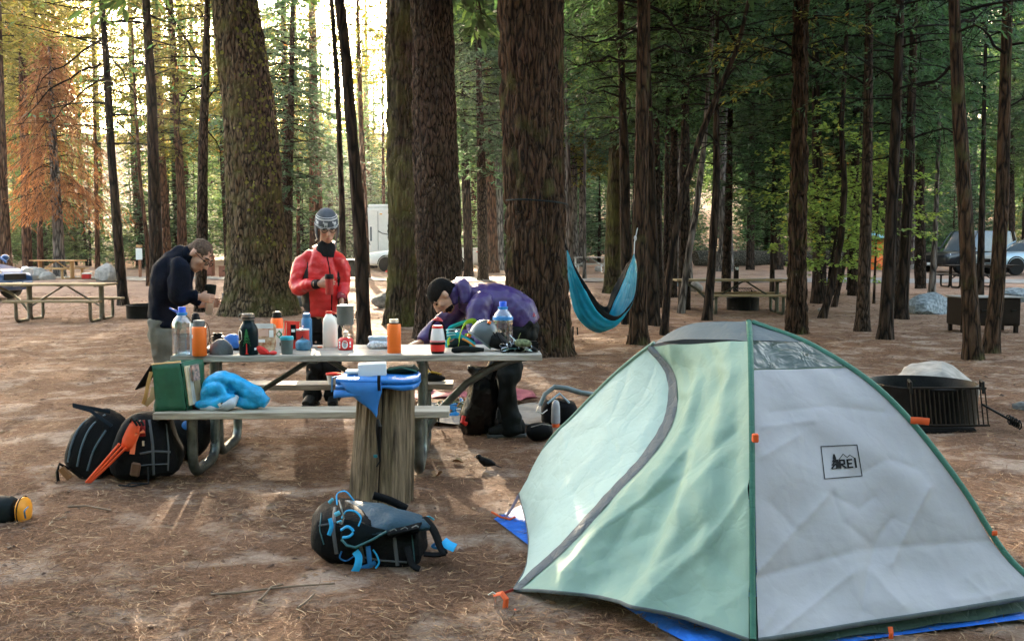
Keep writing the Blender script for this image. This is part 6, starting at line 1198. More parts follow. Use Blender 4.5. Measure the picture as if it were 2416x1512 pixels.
# foreground pack
t = thing('backpack', 'black backpack with bright blue straps lying flat in the foreground', 'backpack', tuple(G(890, 1330))); y0 = 4.72
def BP(u, v, dy=0.0): return W(u, v, y0 + dy)
def sec(u, vt, vb, d, e=3.2, tilt=0.0):
    a, b_ = BP(u, vt), BP(u, vb); return ((a + b_) / 2 + Vector((0, 0, 0)), Vector((0, d, d * tilt)), (a - b_) / 2, e)
lump([sec(742, 1222, 1268, .10, 3), sec(750, 1200, 1284, .16, 3.4), sec(772, 1185, 1298, .20, 3.6), sec(826, 1190, 1318, .20, 4), sec(890, 1208, 1334, .20, 4), sec(950, 1228, 1338, .19, 4), sec(988, 1240, 1330, .17, 3.6), sec(1002, 1250, 1300, .13, 3)], 28).build('body', PK, t, sub=1, wrinkle=[(.016, 9, 66), (.006, 26, 67)])
BODY = [o for o in KIDS[t.name] if o.name.startswith('body')][0]; bvb = BVHTree.FromPolygons([tuple(v.co + WLOC[BODY.name]) for v in BODY.data.vertices], [tuple(q.vertices) for q in BODY.data.polygons])
WEB = mat('webbing_grey', (.066, .07, .075), .7); WEBT = mat('zip_teal', (.02, .07, .08), .6)
def on_pack(bv_, root, pts, w, mt, nm, n=(1, 0, .2), th=.003, k=14):
    U = np.interp(np.linspace(0, 1, k), np.linspace(0, 1, len(pts)), [p_[0] for p_ in pts]); Vv = np.interp(np.linspace(0, 1, k), np.linspace(0, 1, len(pts)), [p_[1] for p_ in pts])
    q = [h for h in (on_bag(bv_, u, v, .002) for u, v in zip(U, Vv)) if h is not None]
    if len(q) > 2: MB().ribbon(q, w, th, n=n).build(nm, mt, root, smooth=60)
for pts, w, mt, nm in (([(790, 1196), (786, 1250), (794, 1306)], .018, WEB, 'webbing'), ([(758, 1210), (754, 1250), (764, 1284)], .006, WEBT, 'zip'), ([(850, 1285), (856, 1310), (858, 1326)], .016, WEB, 'webbing'), ([(930, 1268), (934, 1300), (938, 1334)], .018, WEB, 'webbing'), ([(972, 1262), (976, 1300), (978, 1328)], .006, WEBT, 'zip')): on_pack(bvb, t, pts, w, mt, nm)
on_pack(bvb, t, [(850, 1312), (900, 1322), (960, 1326)], .010, WEB, 'webbing', (0, 0, 1)); on_pack(bvb, t, [(752, 1240), (775, 1236), (800, 1230)], .010, WEB, 'webbing', (0, 0, 1))
def dome(pts, lift, mt, name, thick=.02, n=14):
    P = [BP(u, v, d) + Vector((0, 0, 0)) for u, v, d in pts]; rows = []
    for b_ in np.linspace(0, 1, n):
        rows.append([tuple((P[0] * (1 - a) + P[1] * a) * (1 - b_) + (P[3] * (1 - a) + P[2] * a) * b_ + Vector((0, -.2, 1)) * lift * (math.sin(PI * a) ** .4 * math.sin(PI * b_) ** .4)) for a in np.linspace(0, 1, n)])
    return MB().grid(rows).build(name, mt, t, solid=thick, smooth=60, fix=False, wrinkle=[(.010, 13, 68)])
dome([(806, 1184, .10), (1000, 1226, .10), (1012, 1246, -.17), (880, 1262, -.22)], .05, PKT, 'back_panel', .014)
for q0, q1 in (((850, 1196), (920, 1258)), ((906, 1208), (962, 1252))): MB().tube([BP(q0[0], q0[1] - 12, .06), BP((q0[0] + q1[0]) / 2, (q0[1] + q1[1]) / 2 - 14, -.07), BP(q1[0], q1[1] - 8, -.19)], .005, 6).build('panel_seam', PK, t); dome([(808, 1225, -.17), (910, 1252, -.20), (835, 1292, -.24), (806, 1272, -.22)], .012, mat('wing_dark', (.015, .03, .036), .7), 'hip_belt', .018)
dome([(910, 1250, -.18), (994, 1236, -.16), (988, 1248, -.20), (918, 1264, -.22)], .006, PK, 'hip_belt', .014)
MB().tube([BP(806, 1272, -.24), BP(818, 1286, -.26), BP(838, 1291, -.27), BP(880, 1272, -.25), BP(912, 1253, -.23)], .006, 6).build('piping', mat('piping_teal', (.02, .09, .10), .6), t)
def strap(pts, w, mt, nm='strap', n=(1, 0, .2), th=.003):
    P = [BP(*q) for q in pts]; Q = curve(np.array([tuple(p) for p in P]), 16) if len(P) > 2 else P; MB().ribbon([Vector(q) for q in Q], w, th, n=n).build(nm, mt, t, smooth=60)
strap([(795, 1190, -.10), (797, 1163, -.06), (812, 1158, -.04), (835, 1180, -.02)], .011, STB, 'haul_loop', (.2, 1, 0)); strap([(806, 1222, -.21), (818, 1205, -.22), (838, 1206, -.22), (852, 1222, -.23), (846, 1240, -.23)], .009, STB, n=(0, .4, 1)); strap([(776, 1262, -.21), (782, 1240, -.21), (778, 1222, -.2)], .019, STB); strap([(804, 1250, -.22), (822, 1242, -.24), (834, 1254, -.24), (826, 1264, -.24), (808, 1268, -.23)], .013, STB, n=(.2, .2, 1))
strap([(838, 1300, -.24), (846, 1312, -.25), (845, 1330, -.26), (834, 1354, -.26)], .034, STB); strap([(868, 1288, -.22), (870, 1305, -.23), (873, 1330, -.23)], .022, mat('strap_mid_blue', (.01, .13, .35), .6)); strap([(834, 1352, -.26), (850, 1342, -.22), (880, 1330, -.2), (888, 1324, -.18)], .024, MATS['strap_mid_blue'], n=(0, .3, 1)); strap([(880, 1296, -.22), (890, 1312, -.22), (894, 1328, -.22), (886, 1340, -.22)], .009, STB)
strap([(806, 1300, -.2), (802, 1316, -.2), (812, 1322, -.2), (838, 1310, -.22)], .008, MATS['strap_mid_blue']); strap([(760, 1276, -.1), (750, 1290, -.1), (764, 1290, -.1), (770, 1284, -.12)], .012, MATS['strap_mid_blue'])
strap([(1000, 1222, -.08), (1020, 1245, -.12), (1040, 1290, -.16), (1048, 1305, -.18)], .05, PK, 'shoulder_strap', (.6, .8, 0), .012); strap([(1046, 1276, -.14), (1060, 1286, -.16), (1074, 1292, -.17)], .045, STB, 'shoulder_strap', (.4, .6, .6), .006); strap([(1030, 1280, -.14), (1020, 1288, -.14), (1034, 1292, -.14), (1044, 1288, -.14)], .014, MATS['strap_mid_blue']); strap([(1000, 1306, -.18), (1030, 1308, -.18), (1052, 1304, -.18)], .04, PK, 'shoulder_strap', (0, 1, 0), .012)
strap([(960, 1290, -.2), (966, 1310, -.22), (975, 1334, -.24), (990, 1342, -.24)], .04, PK, 'hip_belt', (.4, .8, 0), .012); strap([(984, 1216, .0), (994, 1224, -.08), (1010, 1218, -.06), (1024, 1226, -.05)], .012, mat('strap_sky', (.10, .42, .6), .6)); strap([(776, 1186, -.1), (786, 1176, -.1)], .016, MATS['strap_sky'], n=(.3, 0, 1)); strap([(790, 1214, -.21), (802, 1208, -.21)], .02, MATS['strap_sky'], n=(.2, 0, 1)); strap([(795, 1232, -.22), (806, 1228, -.22)], .01, MATS['strap_sky'], n=(.2, 0, 1))
MB().tube([BP(800, 1180, -.16), BP(806, 1200, -.22), BP(812, 1222, -.23), BP(806, 1236, -.24), BP(798, 1232, -.24)], .004, 6).build('buckle', mat('buckle_grey', (.1, .11, .11), .5), t)
for k in range(3): MB().tube([BP(920 + 26 * k, 1252 - 4 * k, -.22), BP(930 + 26 * k, 1247 - 4 * k, -.23), BP(936 + 26 * k, 1251 - 4 * k, -.23)], .003, 6).build('gear_loop', MATS['buckle_grey'], t)
strap([(880, 1168, .18), (920, 1180, .2), (960, 1200, .2)], .04, PK, 'shoulder_strap', (.2, .3, 1), .012)
# dry bag cut by the left edge
g0 = G(30, 1240); t = thing('dry_bag', 'grey and orange roll bag cut by the left edge of the photo', 'bag', tuple(g0)); y0 = g0.y + .12
def rb(u, r): return (BP(u, 1204) , Vector((0, r, 0)), Vector((0, 0, r)), 2.2)
kx = y0 / F
MB().loft([rb(-90, .06), rb(-80, .078), rb(10, .080), rb(44, .080)], 20).build('body', mat('bag_slate', (.035, .05, .055), .7), t, sub=1, wrinkle=[(.006, 16, 71)]); MB().loft([rb(44, .081), rb(58, .078), rb(66, .06), rb(70, .02)], 20).build('end_cap', mat('bag_orange', (.70, .26, .02), .5), t, sub=1, wrinkle=[(.006, 22, 72)])
MB().tube([BP(55, 1204) + Vector((0, .08 * math.cos(q), .08 * math.sin(q))) for q in np.linspace(0, 2 * PI, 17)[:-1]], .0035, 6, closed=True).build('seam', BLACKP, t); strap([(66, 1195, -.05), (58, 1205, -.09), (60, 1222, -.08)], .010, mat('bag_blue_line', (.05, .12, .2), .6), 'cord')
# ================================================================ rocks, logs, twigs
ROCK = mat('granite_grey', (.12, .12, .115), .9, var=.35, ns=14, bump=.5, bs=26); ROCKP = mat('granite_pale', (.27, .245, .22), .9, var=.25, ns=10, bump=.5, bs=22); ROCKB = mat('granite_blue', (.13, .165, .185), .85, var=.35, ns=16, bump=.5, bs=20, c2=(.28, .31, .34))
def boulder(label, c, size, mt, seed=0, cuts=(), name='boulder', up=0.0):
    """c: ground point under the middle"""
    P = []; n, m = 20, 28
    for i in range(n + 1):
        for k in range(m):
            th, ph = PI * i / n, 2 * PI * k / m; P.append((math.sin(th) * math.cos(ph), math.sin(th) * math.sin(ph), -math.cos(th)))
    P = np.array(P); d = 1 + .20 * vnoise(P, 1.3, seed) + .09 * vnoise(P, 3.1, seed + 1) + .03 * vnoise(P, 8, seed + 2); P = P * d[:, None]
    R = np.random.default_rng(seed + 3); pl = list(cuts) + [(tuple(R.normal(size=3)), .72 + .2 * R.random()) for _ in range(7)]
    for nrm, dist in pl:
        q = np.array(nrm, float); q /= np.linalg.norm(q); e = P @ q - dist; P = P - np.maximum(0, e)[:, None] * q[None] * .93
    P *= np.array(size) / 2; P[:, 2] = np.maximum(P[:, 2], -size[2] * .32) + size[2] * .30 + up
    mb = MB(); mb.v = [tuple(np.array(c) + p) for p in P]
    for i in range(n):
        for k in range(m): mb.f.append((i * m + k, i * m + (k + 1) % m, (i + 1) * m + (k + 1) % m, (i + 1) * m + k)); mb.m.append(0)
    o = mb.build(name, mt, None, smooth=30, off=tuple(c)); return tag(o, label, 'boulder')
def gp(u, v): return G(u, v)
p = gp(2207, 742); boulder('blue-grey boulder with a sharp facet in front of the road', p + Vector((0, .3, 0)), (.98, .8, .62), ROCKB, 3, [((.55, -.8, .25), .45), ((-.2, -.4, .9), .62)])
p = gp(2402, 712); boulder('long grey-green boulder cut by the right edge of the photo', p + Vector((.1, .3, 0)), (1.0, .8, .42), ROCKB, 9)
yb = 9.15; p = W(2215, 900, yb); boulder('pale sandy boulder behind the fire ring', Vector((p.x, yb, gz(p.x, yb))), (.82, .62, .50), ROCKP, 14, [((-.2, -.1, 1), .72), ((.6, -.3, .6), .55)], up=.05)
p = gp(908, 728); boulder('grey and white boulder left of the mossy trunk', p + Vector((0, .3, 0)), (.66, .6, .48), ROCK, 21)
p = gp(545, 716); boulder('grey rock at the left foot of the huge olive-brown trunk', p, (.5, .5, .42), ROCK, 25)
p = gp(706, 722); boulder('low grey rock at the right foot of the huge olive-brown trunk', p, (.5, .5, .3), ROCK, 27)
p = gp(74, 662); boulder('long sunlit pale boulder beside the blue car', p, (1.25, .9, .66), ROCKP, 31)
p = gp(250, 664); boulder('upright pale boulder with a rounded top beyond the left picnic table', p, (1.0, .8, .8), ROCKP, 33, [((0, -1, .2), .7)])
p = gp(112, 660); boulder('half hidden white rock under the sunlit plank table', p, (.7, .5, .4), ROCKP, 35)
p = gp(1641, 688); boulder('white and grey rock left of the right picnic table', p, (.5, .45, .40), ROCKP, 37); p = gp(1744, 623); boulder('grey rock leaning at the foot of the plated trunk', p, (.6, .5, .42), ROCK, 39)
p = gp(1714, 698); boulder('small white stone behind the right picnic table', p, (.17, .17, .14), ROCKP, 41); p = gp(1412, 640); boulder('small pale rock behind the hammock', p, (.4, .4, .34), ROCKP, 43); p = gp(1937, 735); boulder('small light stone by the foot of the curving stem', p, (.16, .16, .1), ROCKP, 45)
p = gp(2412, 965); boulder('little grey and white stone at the right edge beyond the fire ring', p, (.20, .14, .09), ROCK, 47)
LOGM = mat_bark('log_bark', (.05, .045, .035), (.22, .20, .16), 8, 1.0)
def log(label, a, b_, r, mt=LOGM):
    n = 14; pts = [a + (b_ - a) * (k / (n - 1)) for k in range(n)]; mb = MB().tube(pts, [r * (1 + .06 * math.sin(k * 2.1)) for k in range(n)], 14); mb.noise(.03, 2, 5)
    return tag(mb.build('fallen_log', mt, None, smooth=50, off=tuple(a)), label, 'log')
a = W(1640, 612, 55); b_ = W(2060, 604, 58); a.z = gz(a.x, a.y) + .45; b_.z = gz(b_.x, b_.y) + .42; log('long grey fallen log lying at the back beyond the road', a, b_, .42)
a = W(2152, 618, 50); b_ = W(2184, 612, 51); a.z = gz(a.x, a.y) + .12; b_.z = gz(b_.x, b_.y) + .12; log('short pale log on the far side of the road', a, b_, .13, ROCKP)
TWG = mat('dead_twig', (.16, .11, .075), .9, var=.3, bump=.3)
def twig(label, pts, r=.006):
    P = [G(u, v) + Vector((0, 0, .012)) for u, v in pts]; tag(MB().tube(P, [r * (1 - .5 * k / len(P)) for k in range(len(P))], 6).build('fallen_twig', TWG, None, off=tuple(P[0])), label, 'twig')
twig('long thin twig on the sand left of the foreground backpack', [(498, 1408), (560, 1404), (630, 1395), (700, 1388), (790, 1382)]); twig('forked dark twig across the long one', [(612, 1422), (628, 1404), (640, 1390), (668, 1384)]); twig('short bent twig right of the long twig', [(702, 1440), (724, 1424), (742, 1406)]); twig('brown twig by the grey and orange bag', [(160, 1200), (205, 1198), (262, 1208)], .007)
def leaf_thing(label, u, v, w, mt, seed):
    c = G(u, v); R = np.random.default_rng(seed); n = 14; ring = []
    for k in range(n):
        q = 2 * PI * k / n; r = w * (.5 + .22 * (k % 2) + .1 * R.normal()); ring.append((c.x + r * math.cos(q), c.y + r * .7 * math.sin(q), c.z + .015 + .018 * math.sin(q * 2 + seed) + .012 * abs(math.cos(q))))
    mb = MB().add([(c.x, c.y, c.z + .008)] + ring, [(0, 1 + k, 1 + (k + 1) % n) for k in range(n)]); tag(mb.build('dry_leaf', mt, None, smooth=60, off=tuple(c), fix=False), label, 'leaf')
LFD = mat('dry_leaf_tan', (.30, .17, .09), .8); leaf_thing('curled tan leaf between the post and the tent', 1030, 1124, .055, LFD, 3); leaf_thing('light bark flake above the curled tan leaf', 1080, 1093, .06, mat('bark_flake', (.36, .25, .13), .8), 5); leaf_thing('dry leaf on the ground left of the foreground backpack', 514, 1358, .03, LFD, 7)

# ================================================================ tables, rings and posts farther off
SUNW = mat_wood('plank_orange', (.30, .15, .06), (.62, .38, .17), (1.2, 14, 14)); WBG = mat_wood('plank_yellow_brown', (.15, .105, .055), (.40, .30, .17), (1.2, 14, 14)); IRON = mat('fire_iron', (.035, .035, .035), .55, .6, var=.3, bump=.2); BROWNM = mat('painted_brown', (.11, .05, .03), .55); BROWND = mat('painted_dark_brown', (.035, .02, .014), .55)
picnic_table('picnic_table', 'yellow-brown picnic table on pipe legs at the far left', (-8.10, 20.45, gz(-8, 20) - .01), PI + rad(2), wt=WBG, wb=WBG, pipe=mat('pipe_bronze', (.14, .13, .10), .4, .75, var=.3))
picnic_table('picnic_table', 'weathered picnic table between the trunks on the right', (6.03, 22.2, gz(5.5, 21.8) - .01), PI - rad(2), wt=WBG, wb=WBG, pipe=M_PIPE2)
p = gp(70, 660); picnic_table('picnic_table', 'sunlit orange plank table among the pale boulders', (p.x, p.y, p.z), rad(-12), Ltop=2.0, Lb=1.8, wt=SUNW, wb=SUNW, pipe=SUNW, R=.05, small=True)
p = W(1352, 624, 46); picnic_table('picnic_table', 'far grey picnic table seen above the hammock', (p.x, p.y, gz(p.x, p.y)), rad(10), Ltop=1.8, Lb=1.8, wt=ROCKP, wb=ROCKP, pipe=M_BOLT, small=True)
p = gp(2398, 700); picnic_table('picnic_table', 'dark table end poking in at the right edge', (p.x + .1, p.y + 4.5, gz(p.x, p.y + 4.5)), rad(5), wt=BROWND, wb=BROWND, pipe=BROWND, small=True)
def grate(t, c, w, d, M, n=14, mt=None, r=.006, bars='grill_bar'):
    mt = mt or IRON
    for k in range(n): x = -w / 2 + w * k / (n - 1); MB().tube([c + M @ Vector((x, -d / 2, 0)), c + M @ Vector((x, d / 2, 0))], r, 6).build(bars, mt, t)
    for y in (-d / 2, d / 2): MB().tube([c + M @ Vector((-w / 2 - .01, y, 0)), c + M @ Vector((w / 2 + .01, y, 0))], r * 1.6, 6).build('grill_frame', mt, t)
def fire_ring(label, c, r, h, n=0):
    t = thing('fire_ring', label, 'fire ring', tuple(c)); MB().lathe([(r - .008, -.02), (r - .008, h), (r, h + .01), (r + .012, h), (r + .004, h - .02), (r, -.02)], c, 40).build('ring', IRON, t, smooth=40)
    MB().lathe([(0, .03), (r * .5, .05), (r * .98, .02)], c, 20).build('ash', mat('ash', (.12, .11, .10), .95, bump=.5, bs=30), t); return t
c = Vector((3.47, 8.36, gz(3.47, 8.36))); t = fire_ring('steel fire ring with a tilted grill in front of the pale boulder', c, .43, .33)
M = Matrix(((1, 0, 0), (0, .28, -.96), (0, .96, .28))); gc = c + Vector((.03, -.46, .20)); grate(t, gc, .60, .30, M, 17, mat('grill_bar_brown', (.05, .035, .024), .55, .4))
for x in (-.30, .28): MB().tube([gc + Vector((x, .02, .10)), gc + Vector((x, .03, .19)), gc + Vector((x + .01, .10, .20)), gc + Vector((x + .02, .11, .12))], .012, 8).build('hook', IRON, t)
MB().tube([gc + Vector((.26, 0, .02)), gc + Vector((.40, -.04, -.06)), gc + Vector((.47, -.05, -.10))], .009, 8).build('handle_rod', IRON, t)
sp = [gc + Vector((.45 + .10 * k / 40, -.05 + .035 * math.cos(k * .95), -.09 - .05 * k / 40 + .035 * math.sin(k * .95))) for k in range(42)]; MB().tube(sp, .006, 6).build('spring_handle', IRON, t)
MB().box(c + Vector((.0, -.38, -.0)), (.5, .25, .06), Euler((0, 0, .1)).to_matrix()).build('charred_base', mat('char', (.015, .013, .012), .9, bump=.6), t, bevel=.02, wrinkle=[(.02, 9, 2)])
p = gp(330, 752); t = fire_ring('dark fire ring behind the yellow-brown picnic table', p + Vector((0, .45, 0)), .42, .26); p = gp(1762, 734); c = p + Vector((0, .4, 0)); t = fire_ring('dark fire ring with raised grill behind the right picnic table', c, .36, .28)
grate(t, c + Vector((0, 0, .46)), .5, .4, Euler((.15, 0, 0)).to_matrix(), 9)
for x in (-.2, .22): MB().tube([c + Vector((x, .1, .1)), c + Vector((x, .1, .46))], .015, 6).build('grill_post', IRON, t)
p = gp(1736, 700); t = thing('marker_post', 'dark brown marker post with a white number by the road', 'post', tuple(p)); MB().box(p + Vector((0, 0, .42)), (.13, .10, .9)).build('post', BROWND, t, bevel=.012)
for dx, pts in ((-.028, [[(0, .6), (1, .6), (1, 1), (0, 1)], [(.55, 0), (1, 0), (1, .6), (.55, .6)]]), (.028, [[(0, 0), (1, 0), (1, .22), (0, .22)], [(0, .4), (1, .4), (1, .6), (0, .6)], [(0, .78), (1, .78), (1, 1), (0, 1)], [(0, 0), (.3, 0), (.3, 1), (0, 1)], [(.7, 0), (1, 0), (1, 1), (.7, 1)]])):
    mb = MB()
    for k, q in enumerate(pts): mb.add([p + Vector((dx + (x - .5) * .04, -.053 - .0012 * k, .76 + y * .075)) for x, y in q], [tuple(range(len(q)))])
    mb.build('digit', WHITEPRINT, t, smooth=None, fix=False)
p = W(331, 660, 42); p.z = gz(p.x, 42); t = thing('sign_post', 'thin reddish post with a white notice board on the left', 'sign', tuple(p)); MB().box(p + Vector((0, 0, .66)), (.10, .10, 1.36)).build('post', mat('post_red_brown', (.26, .10, .05), .7), t, bevel=.01); MB().box(p + Vector((0, -.065, 1.0)), (.27, .025, .48)).build('notice', WHITE, t, bevel=.004); MB().box(p + Vector((0, -.02, 1.33)), (.2, .18, .10)).build('cap', SUNW, t, bevel=.01)
def locker(label, c, w, d, h, mt, z0=.12, topm=None, doors=2, sticker=None):
    t = thing('food_locker', label, 'food locker', tuple(c)); MB().box(c + Vector((0, d / 2, z0 + h / 2)), (w, d, h)).build('cabinet', mt, t, bevel=.012)
    for k in range(doors):
        x = -w / 2 + w * (k + .5) / doors; dd = MB().box(c + Vector((x, -.008, z0 + h / 2)), (w / doors - .03, .02, h - .06)).build('door', mt, t, bevel=.004); MB().box(c + Vector((x + w * .12, -.03, z0 + h * .55)), (.08, .03, .03)).build('latch', IRON, dd)
    MB().box(c + Vector((0, d / 2 - .01, z0 + h + .012)), (w + .04, d + .06, .022)).build('top', topm or mt, t, bevel=.004)
    for x in (-w / 2 + .05, w / 2 - .05):
        for y in (.05, d - .05): MB().box(c + Vector((x, y, z0 / 2 - .03)), (.06, .06, z0 + .06)).build('leg', mt, t)
    if sticker: MB().box(c + Vector((sticker[0], -.022, z0 + h * .55)), (.06, .006, .16)).build('sticker', mat('sticker_yellow', (.75, .5, .02), .5), t); MB().box(c + Vector((sticker[0], -.026, z0 + h * .58)), (.03, .004, .05)).build('sticker_mark', T_BLACK, t)
    return t
p = gp(2337, 785); locker('dark brown steel food locker behind the rightmost leaning trunk', p + Vector((0, .0, 0)), 1.02, .6, .48, BROWND, .12, mat('locker_top_grey', (.22, .21, .20), .6), 2, (-.26,))
p = gp(533, 654); locker('red-brown food locker left of the huge olive-brown trunk', p, .62, .5, .42, mat('painted_red_brown', (.20, .07, .04), .6), .04); p = gp(492, 652); locker('tall red-brown box right behind the man in navy', p, .34, .4, .85, MATS['painted_red_brown'], .03, doors=1, sticker=(-.1,))
p = W(823, 648, 33); p.z = gz(p.x, 33); locker('black steel cabinet on legs right of the man in red', p, .56, .4, .55, mat('painted_black', (.02, .025, .022), .5), .36)
p = gp(1596, 676); t = thing('stone_bench', 'pale slab bench by the road right of the hammock', 'bench', tuple(p)); MB().box(p + Vector((0, .1, .28)), (.36, .5, .10)).build('seat', ROCKP, t, bevel=.02); MB().box(p + Vector((0, .1, .11)), (.26, .34, .24)).build('base', ROCKB, t, bevel=.02)
p = gp(204, 658); t = thing('cooler', 'tiny red and white cooler on the ground beyond the left table', 'cooler', tuple(p)); MB().box(p + Vector((0, 0, .09)), (.3, .22, .18)).build('tub', RED, t, bevel=.02); MB().box(p + Vector((.02, 0, .205)), (.32, .24, .05)).build('lid', WHITE, t, bevel=.015)
# ================================================================ vehicles
GLASS = mat('car_glass', (.07, .09, .11), .1, 0, var=.1, spec=.5); TYRE = mat('tyre', (.02, .02, .02), .85); RIM = mat('alloy', (.55, .56, .58), .3, .9); LAMP = mat('headlamp', (.7, .72, .75), .1, .2, spec=1); TAIL = mat('tail_lamp', (.5, .02, .02), .25); TRIMB = mat('bumper_black', (.03, .03, .032), .6); PLATE = mat('plate', (.65, .66, .68), .5)
def car(label, loc, rz, paint, L=4.6, Wd=1.85, Ht=1.72, kind='suv', name='parked_car', cat='car'):
    t = thing(name, label, cat, (0, 0, 0)); hw = Wd / 2
    belt = 1.02 if kind != 'pickup' else 1.08
    st = [(.5, .42, .74, .80), (.485, .34, .88, .92), (.44, .30, .95, .98), (.30, .30, belt - .03, 1), (.16, .30, belt, 1), (-.38, .30, belt + .02, 1), (-.46, .32, belt, .97), (-.49, .36, belt - .05, .93), (-.5, .42, belt - .14, .86)]
    if kind == 'hatch': st = [(.5, .36, .60, .72), (.485, .26, .72, .86), (.44, .24, .82, .95), (.30, .24, .95, 1), (.16, .24, 1.0, 1), (-.38, .26, 1.02, 1), (-.47, .3, .98, .95), (-.5, .4, .85, .84)]
    MB().loft([((x * L, 0, (a + b_) / 2), (0, hw * w, 0), (0, 0, (b_ - a) / 2), 5) for x, a, b_, w in st], 32).build('body', paint, t, smooth=50)
    g = {'suv': ((.20, -.47), (.06, -.43)), 'hatch': ((.28, -.46), (.06, -.36)), 'pickup': ((.17, -.10), (.06, -.07))}[kind]
    secs = []
    for f, z in ((0, belt - .03), (.55, belt + (Ht - belt) * .55), (.9, Ht - .07), (1, Ht - .03)):
        x0, x1 = g[0][0] + (g[1][0] - g[0][0]) * f, g[0][1] + (g[1][1] - g[0][1]) * f; secs.append((((x0 + x1) / 2 * L, 0, z), ((x0 - x1) / 2 * L, 0, 0), (0, hw * (.94 - .14 * f), 0), 7))
    MB().loft(secs, 36).build('glazing', GLASS, t, smooth=40)
    x0, x1 = g[1]; MB().loft([(((x0 + x1) / 2 * L, 0, Ht - .045), ((x0 - x1) / 2 * L * 1.02, 0, 0), (0, hw * .80, 0), 6), (((x0 + x1) / 2 * L, 0, Ht - .0), ((x0 - x1) / 2 * L * .93, 0, 0), (0, hw * .72, 0), 5)], 36).build('roof', paint, t, smooth=50)
    for sy in (-1, 1):
        for xa, xb in ((g[0][0], g[1][0]), (g[0][1], g[1][1]), ((g[0][0] + g[0][1]) / 2, (g[1][0] + g[1][1]) / 2)):
            MB().tube([(xa * L, sy * hw * .935, belt - .03), (xa * L * .4 + xb * L * .6, sy * hw * .865, belt + (Ht - belt) * .6), (xb * L, sy * hw * .80, Ht - .05)], .035, 8).build('pillar', paint, t)
        m_ = MB().ball((g[0][0] * L * .86, sy * (hw + .10), belt + .10), (.09, .13, .09), 12).build('mirror', paint, t)
        for sx in (.31, -.31):
            y = sy * (hw - .08); R_ = .37 if kind != 'hatch' else .32
            M = Euler((PI / 2, 0, 0)).to_matrix(); w_ = MB().lathe([(R_ * .6, -.11), (R_ * .93, -.11), (R_, -.08), (R_, .08), (R_ * .93, .11), (R_ * .6, .11)], (sx * L, y, R_), 28, M).build('tyre', TYRE, t, smooth=40)
            MB().lathe([(0, -.075), (R_ * .15, -.09), (R_ * .55, -.06), (R_ * .64, -.105), (R_ * .64, .105), (R_ * .55, .06), (R_ * .15, .09), (0, .075)], (sx * L, y, R_), 20, M).build('rim', RIM, w_)
            for k in range(5): q = 2 * PI * k / 5; MB().box((sx * L + math.cos(q) * R_ * .36, y + sy * .08, R_ + math.sin(q) * R_ * .36), (R_ * .16, .03, R_ * .16)).build('rim_opening', TYRE, w_)
            MB().tube([(sx * L + (R_ + .05) * math.cos(q), sy * (hw * .99), R_ + (R_ + .05) * math.sin(q)) for q in np.linspace(0, PI, 12)], .03, 6).build('wheel_arch', TRIMB if kind != 'hatch' else paint, t)
        MB().loft([((.485 * L, sy * hw * .66, .73), (0, hw * .24, 0), (0, 0, .10), 3), ((.44 * L, sy * hw * .80, .80), (.0, hw * .16, 0), (0, 0, .09), 3)], 14).build('headlight', LAMP, t)
        MB().box((-.488 * L, sy * hw * .80, .86), (.06, hw * .16, .26)).build('tail_light', TAIL, t, bevel=.01)
    MB().box((.49 * L, 0, .42), (.12, hw * 1.5, .16)).build('bumper', TRIMB if kind != 'hatch' else paint, t, bevel=.03); MB().box((-.495 * L, 0, .46), (.12, hw * 1.7, .18)).build('bumper', RIM if kind == 'pickup' else TRIMB, t, bevel=.03); MB().box((.505 * L, 0, .62), (.03, hw * .9, .16)).build('grille', TRIMB, t, bevel=.01)
    MB().box((.515 * L + .01, 0, .42), (.012, .32, .11)).build('number_plate', PLATE, t)
    if kind == 'pickup':
        MB().box((-.30 * L, 0, belt + .005), (.36 * L, hw * 1.7, .02)).build('bed_floor', TRIMB, t); MB().box((-.497 * L, 0, belt - .22), (.03, hw * 1.62, .46)).build('tailgate', paint, t, bevel=.01)
        for sy in (-1, 1): MB().box((-.30 * L, sy * hw * .94, belt + .03), (.38 * L, .07, .08)).build('bed_rail', paint, t, bevel=.01)
    t.location = loc; t.rotation_euler = (0, 0, rz); return t
SILV = mat('paint_silver', (.50, .52, .54), .3, .5, var=.03, coat=.5); PALEB = mat('paint_pale_blue', (.20, .28, .34), .3, .2, var=.03, coat=.5); BLUEC = mat('paint_blue', (.012, .07, .22), .28, .3, var=.05, coat=.6); DKC = mat('paint_dark_grey', (.055, .058, .064), .3, .4, var=.05, coat=.5)
car('blue car nosing in from the left edge behind the picnic table', (-15.45, 27.2, gz(-14, 27)), rad(-14), BLUEC, 4.4, 1.8, 1.62, 'hatch')
x = (2322 - CX) / F * 44; car('dark silver off-road car parked beyond the road on the right', (x + .4, 46.5, gz(x, 46)), rad(-158), DKC, 4.5, 1.9, 1.95, 'suv'); x = (2440 - CX) / F * 42; car('pale blue car at the right edge beyond the road', (x + .7, 43.6, gz(x, 44)), rad(-170), PALEB, 4.6, 1.85, 1.5, 'suv')
x = (1000 - CX) / F * 47; car('white pickup truck half hidden by the furrowed trunk', (x, 47.5, gz(x, 47)), rad(176), mat('paint_white', (.68, .67, .64), .35, 0, var=.03, coat=.4), 5.3, 2.0, 1.9, 'pickup', 'pickup_truck', 'pickup truck')
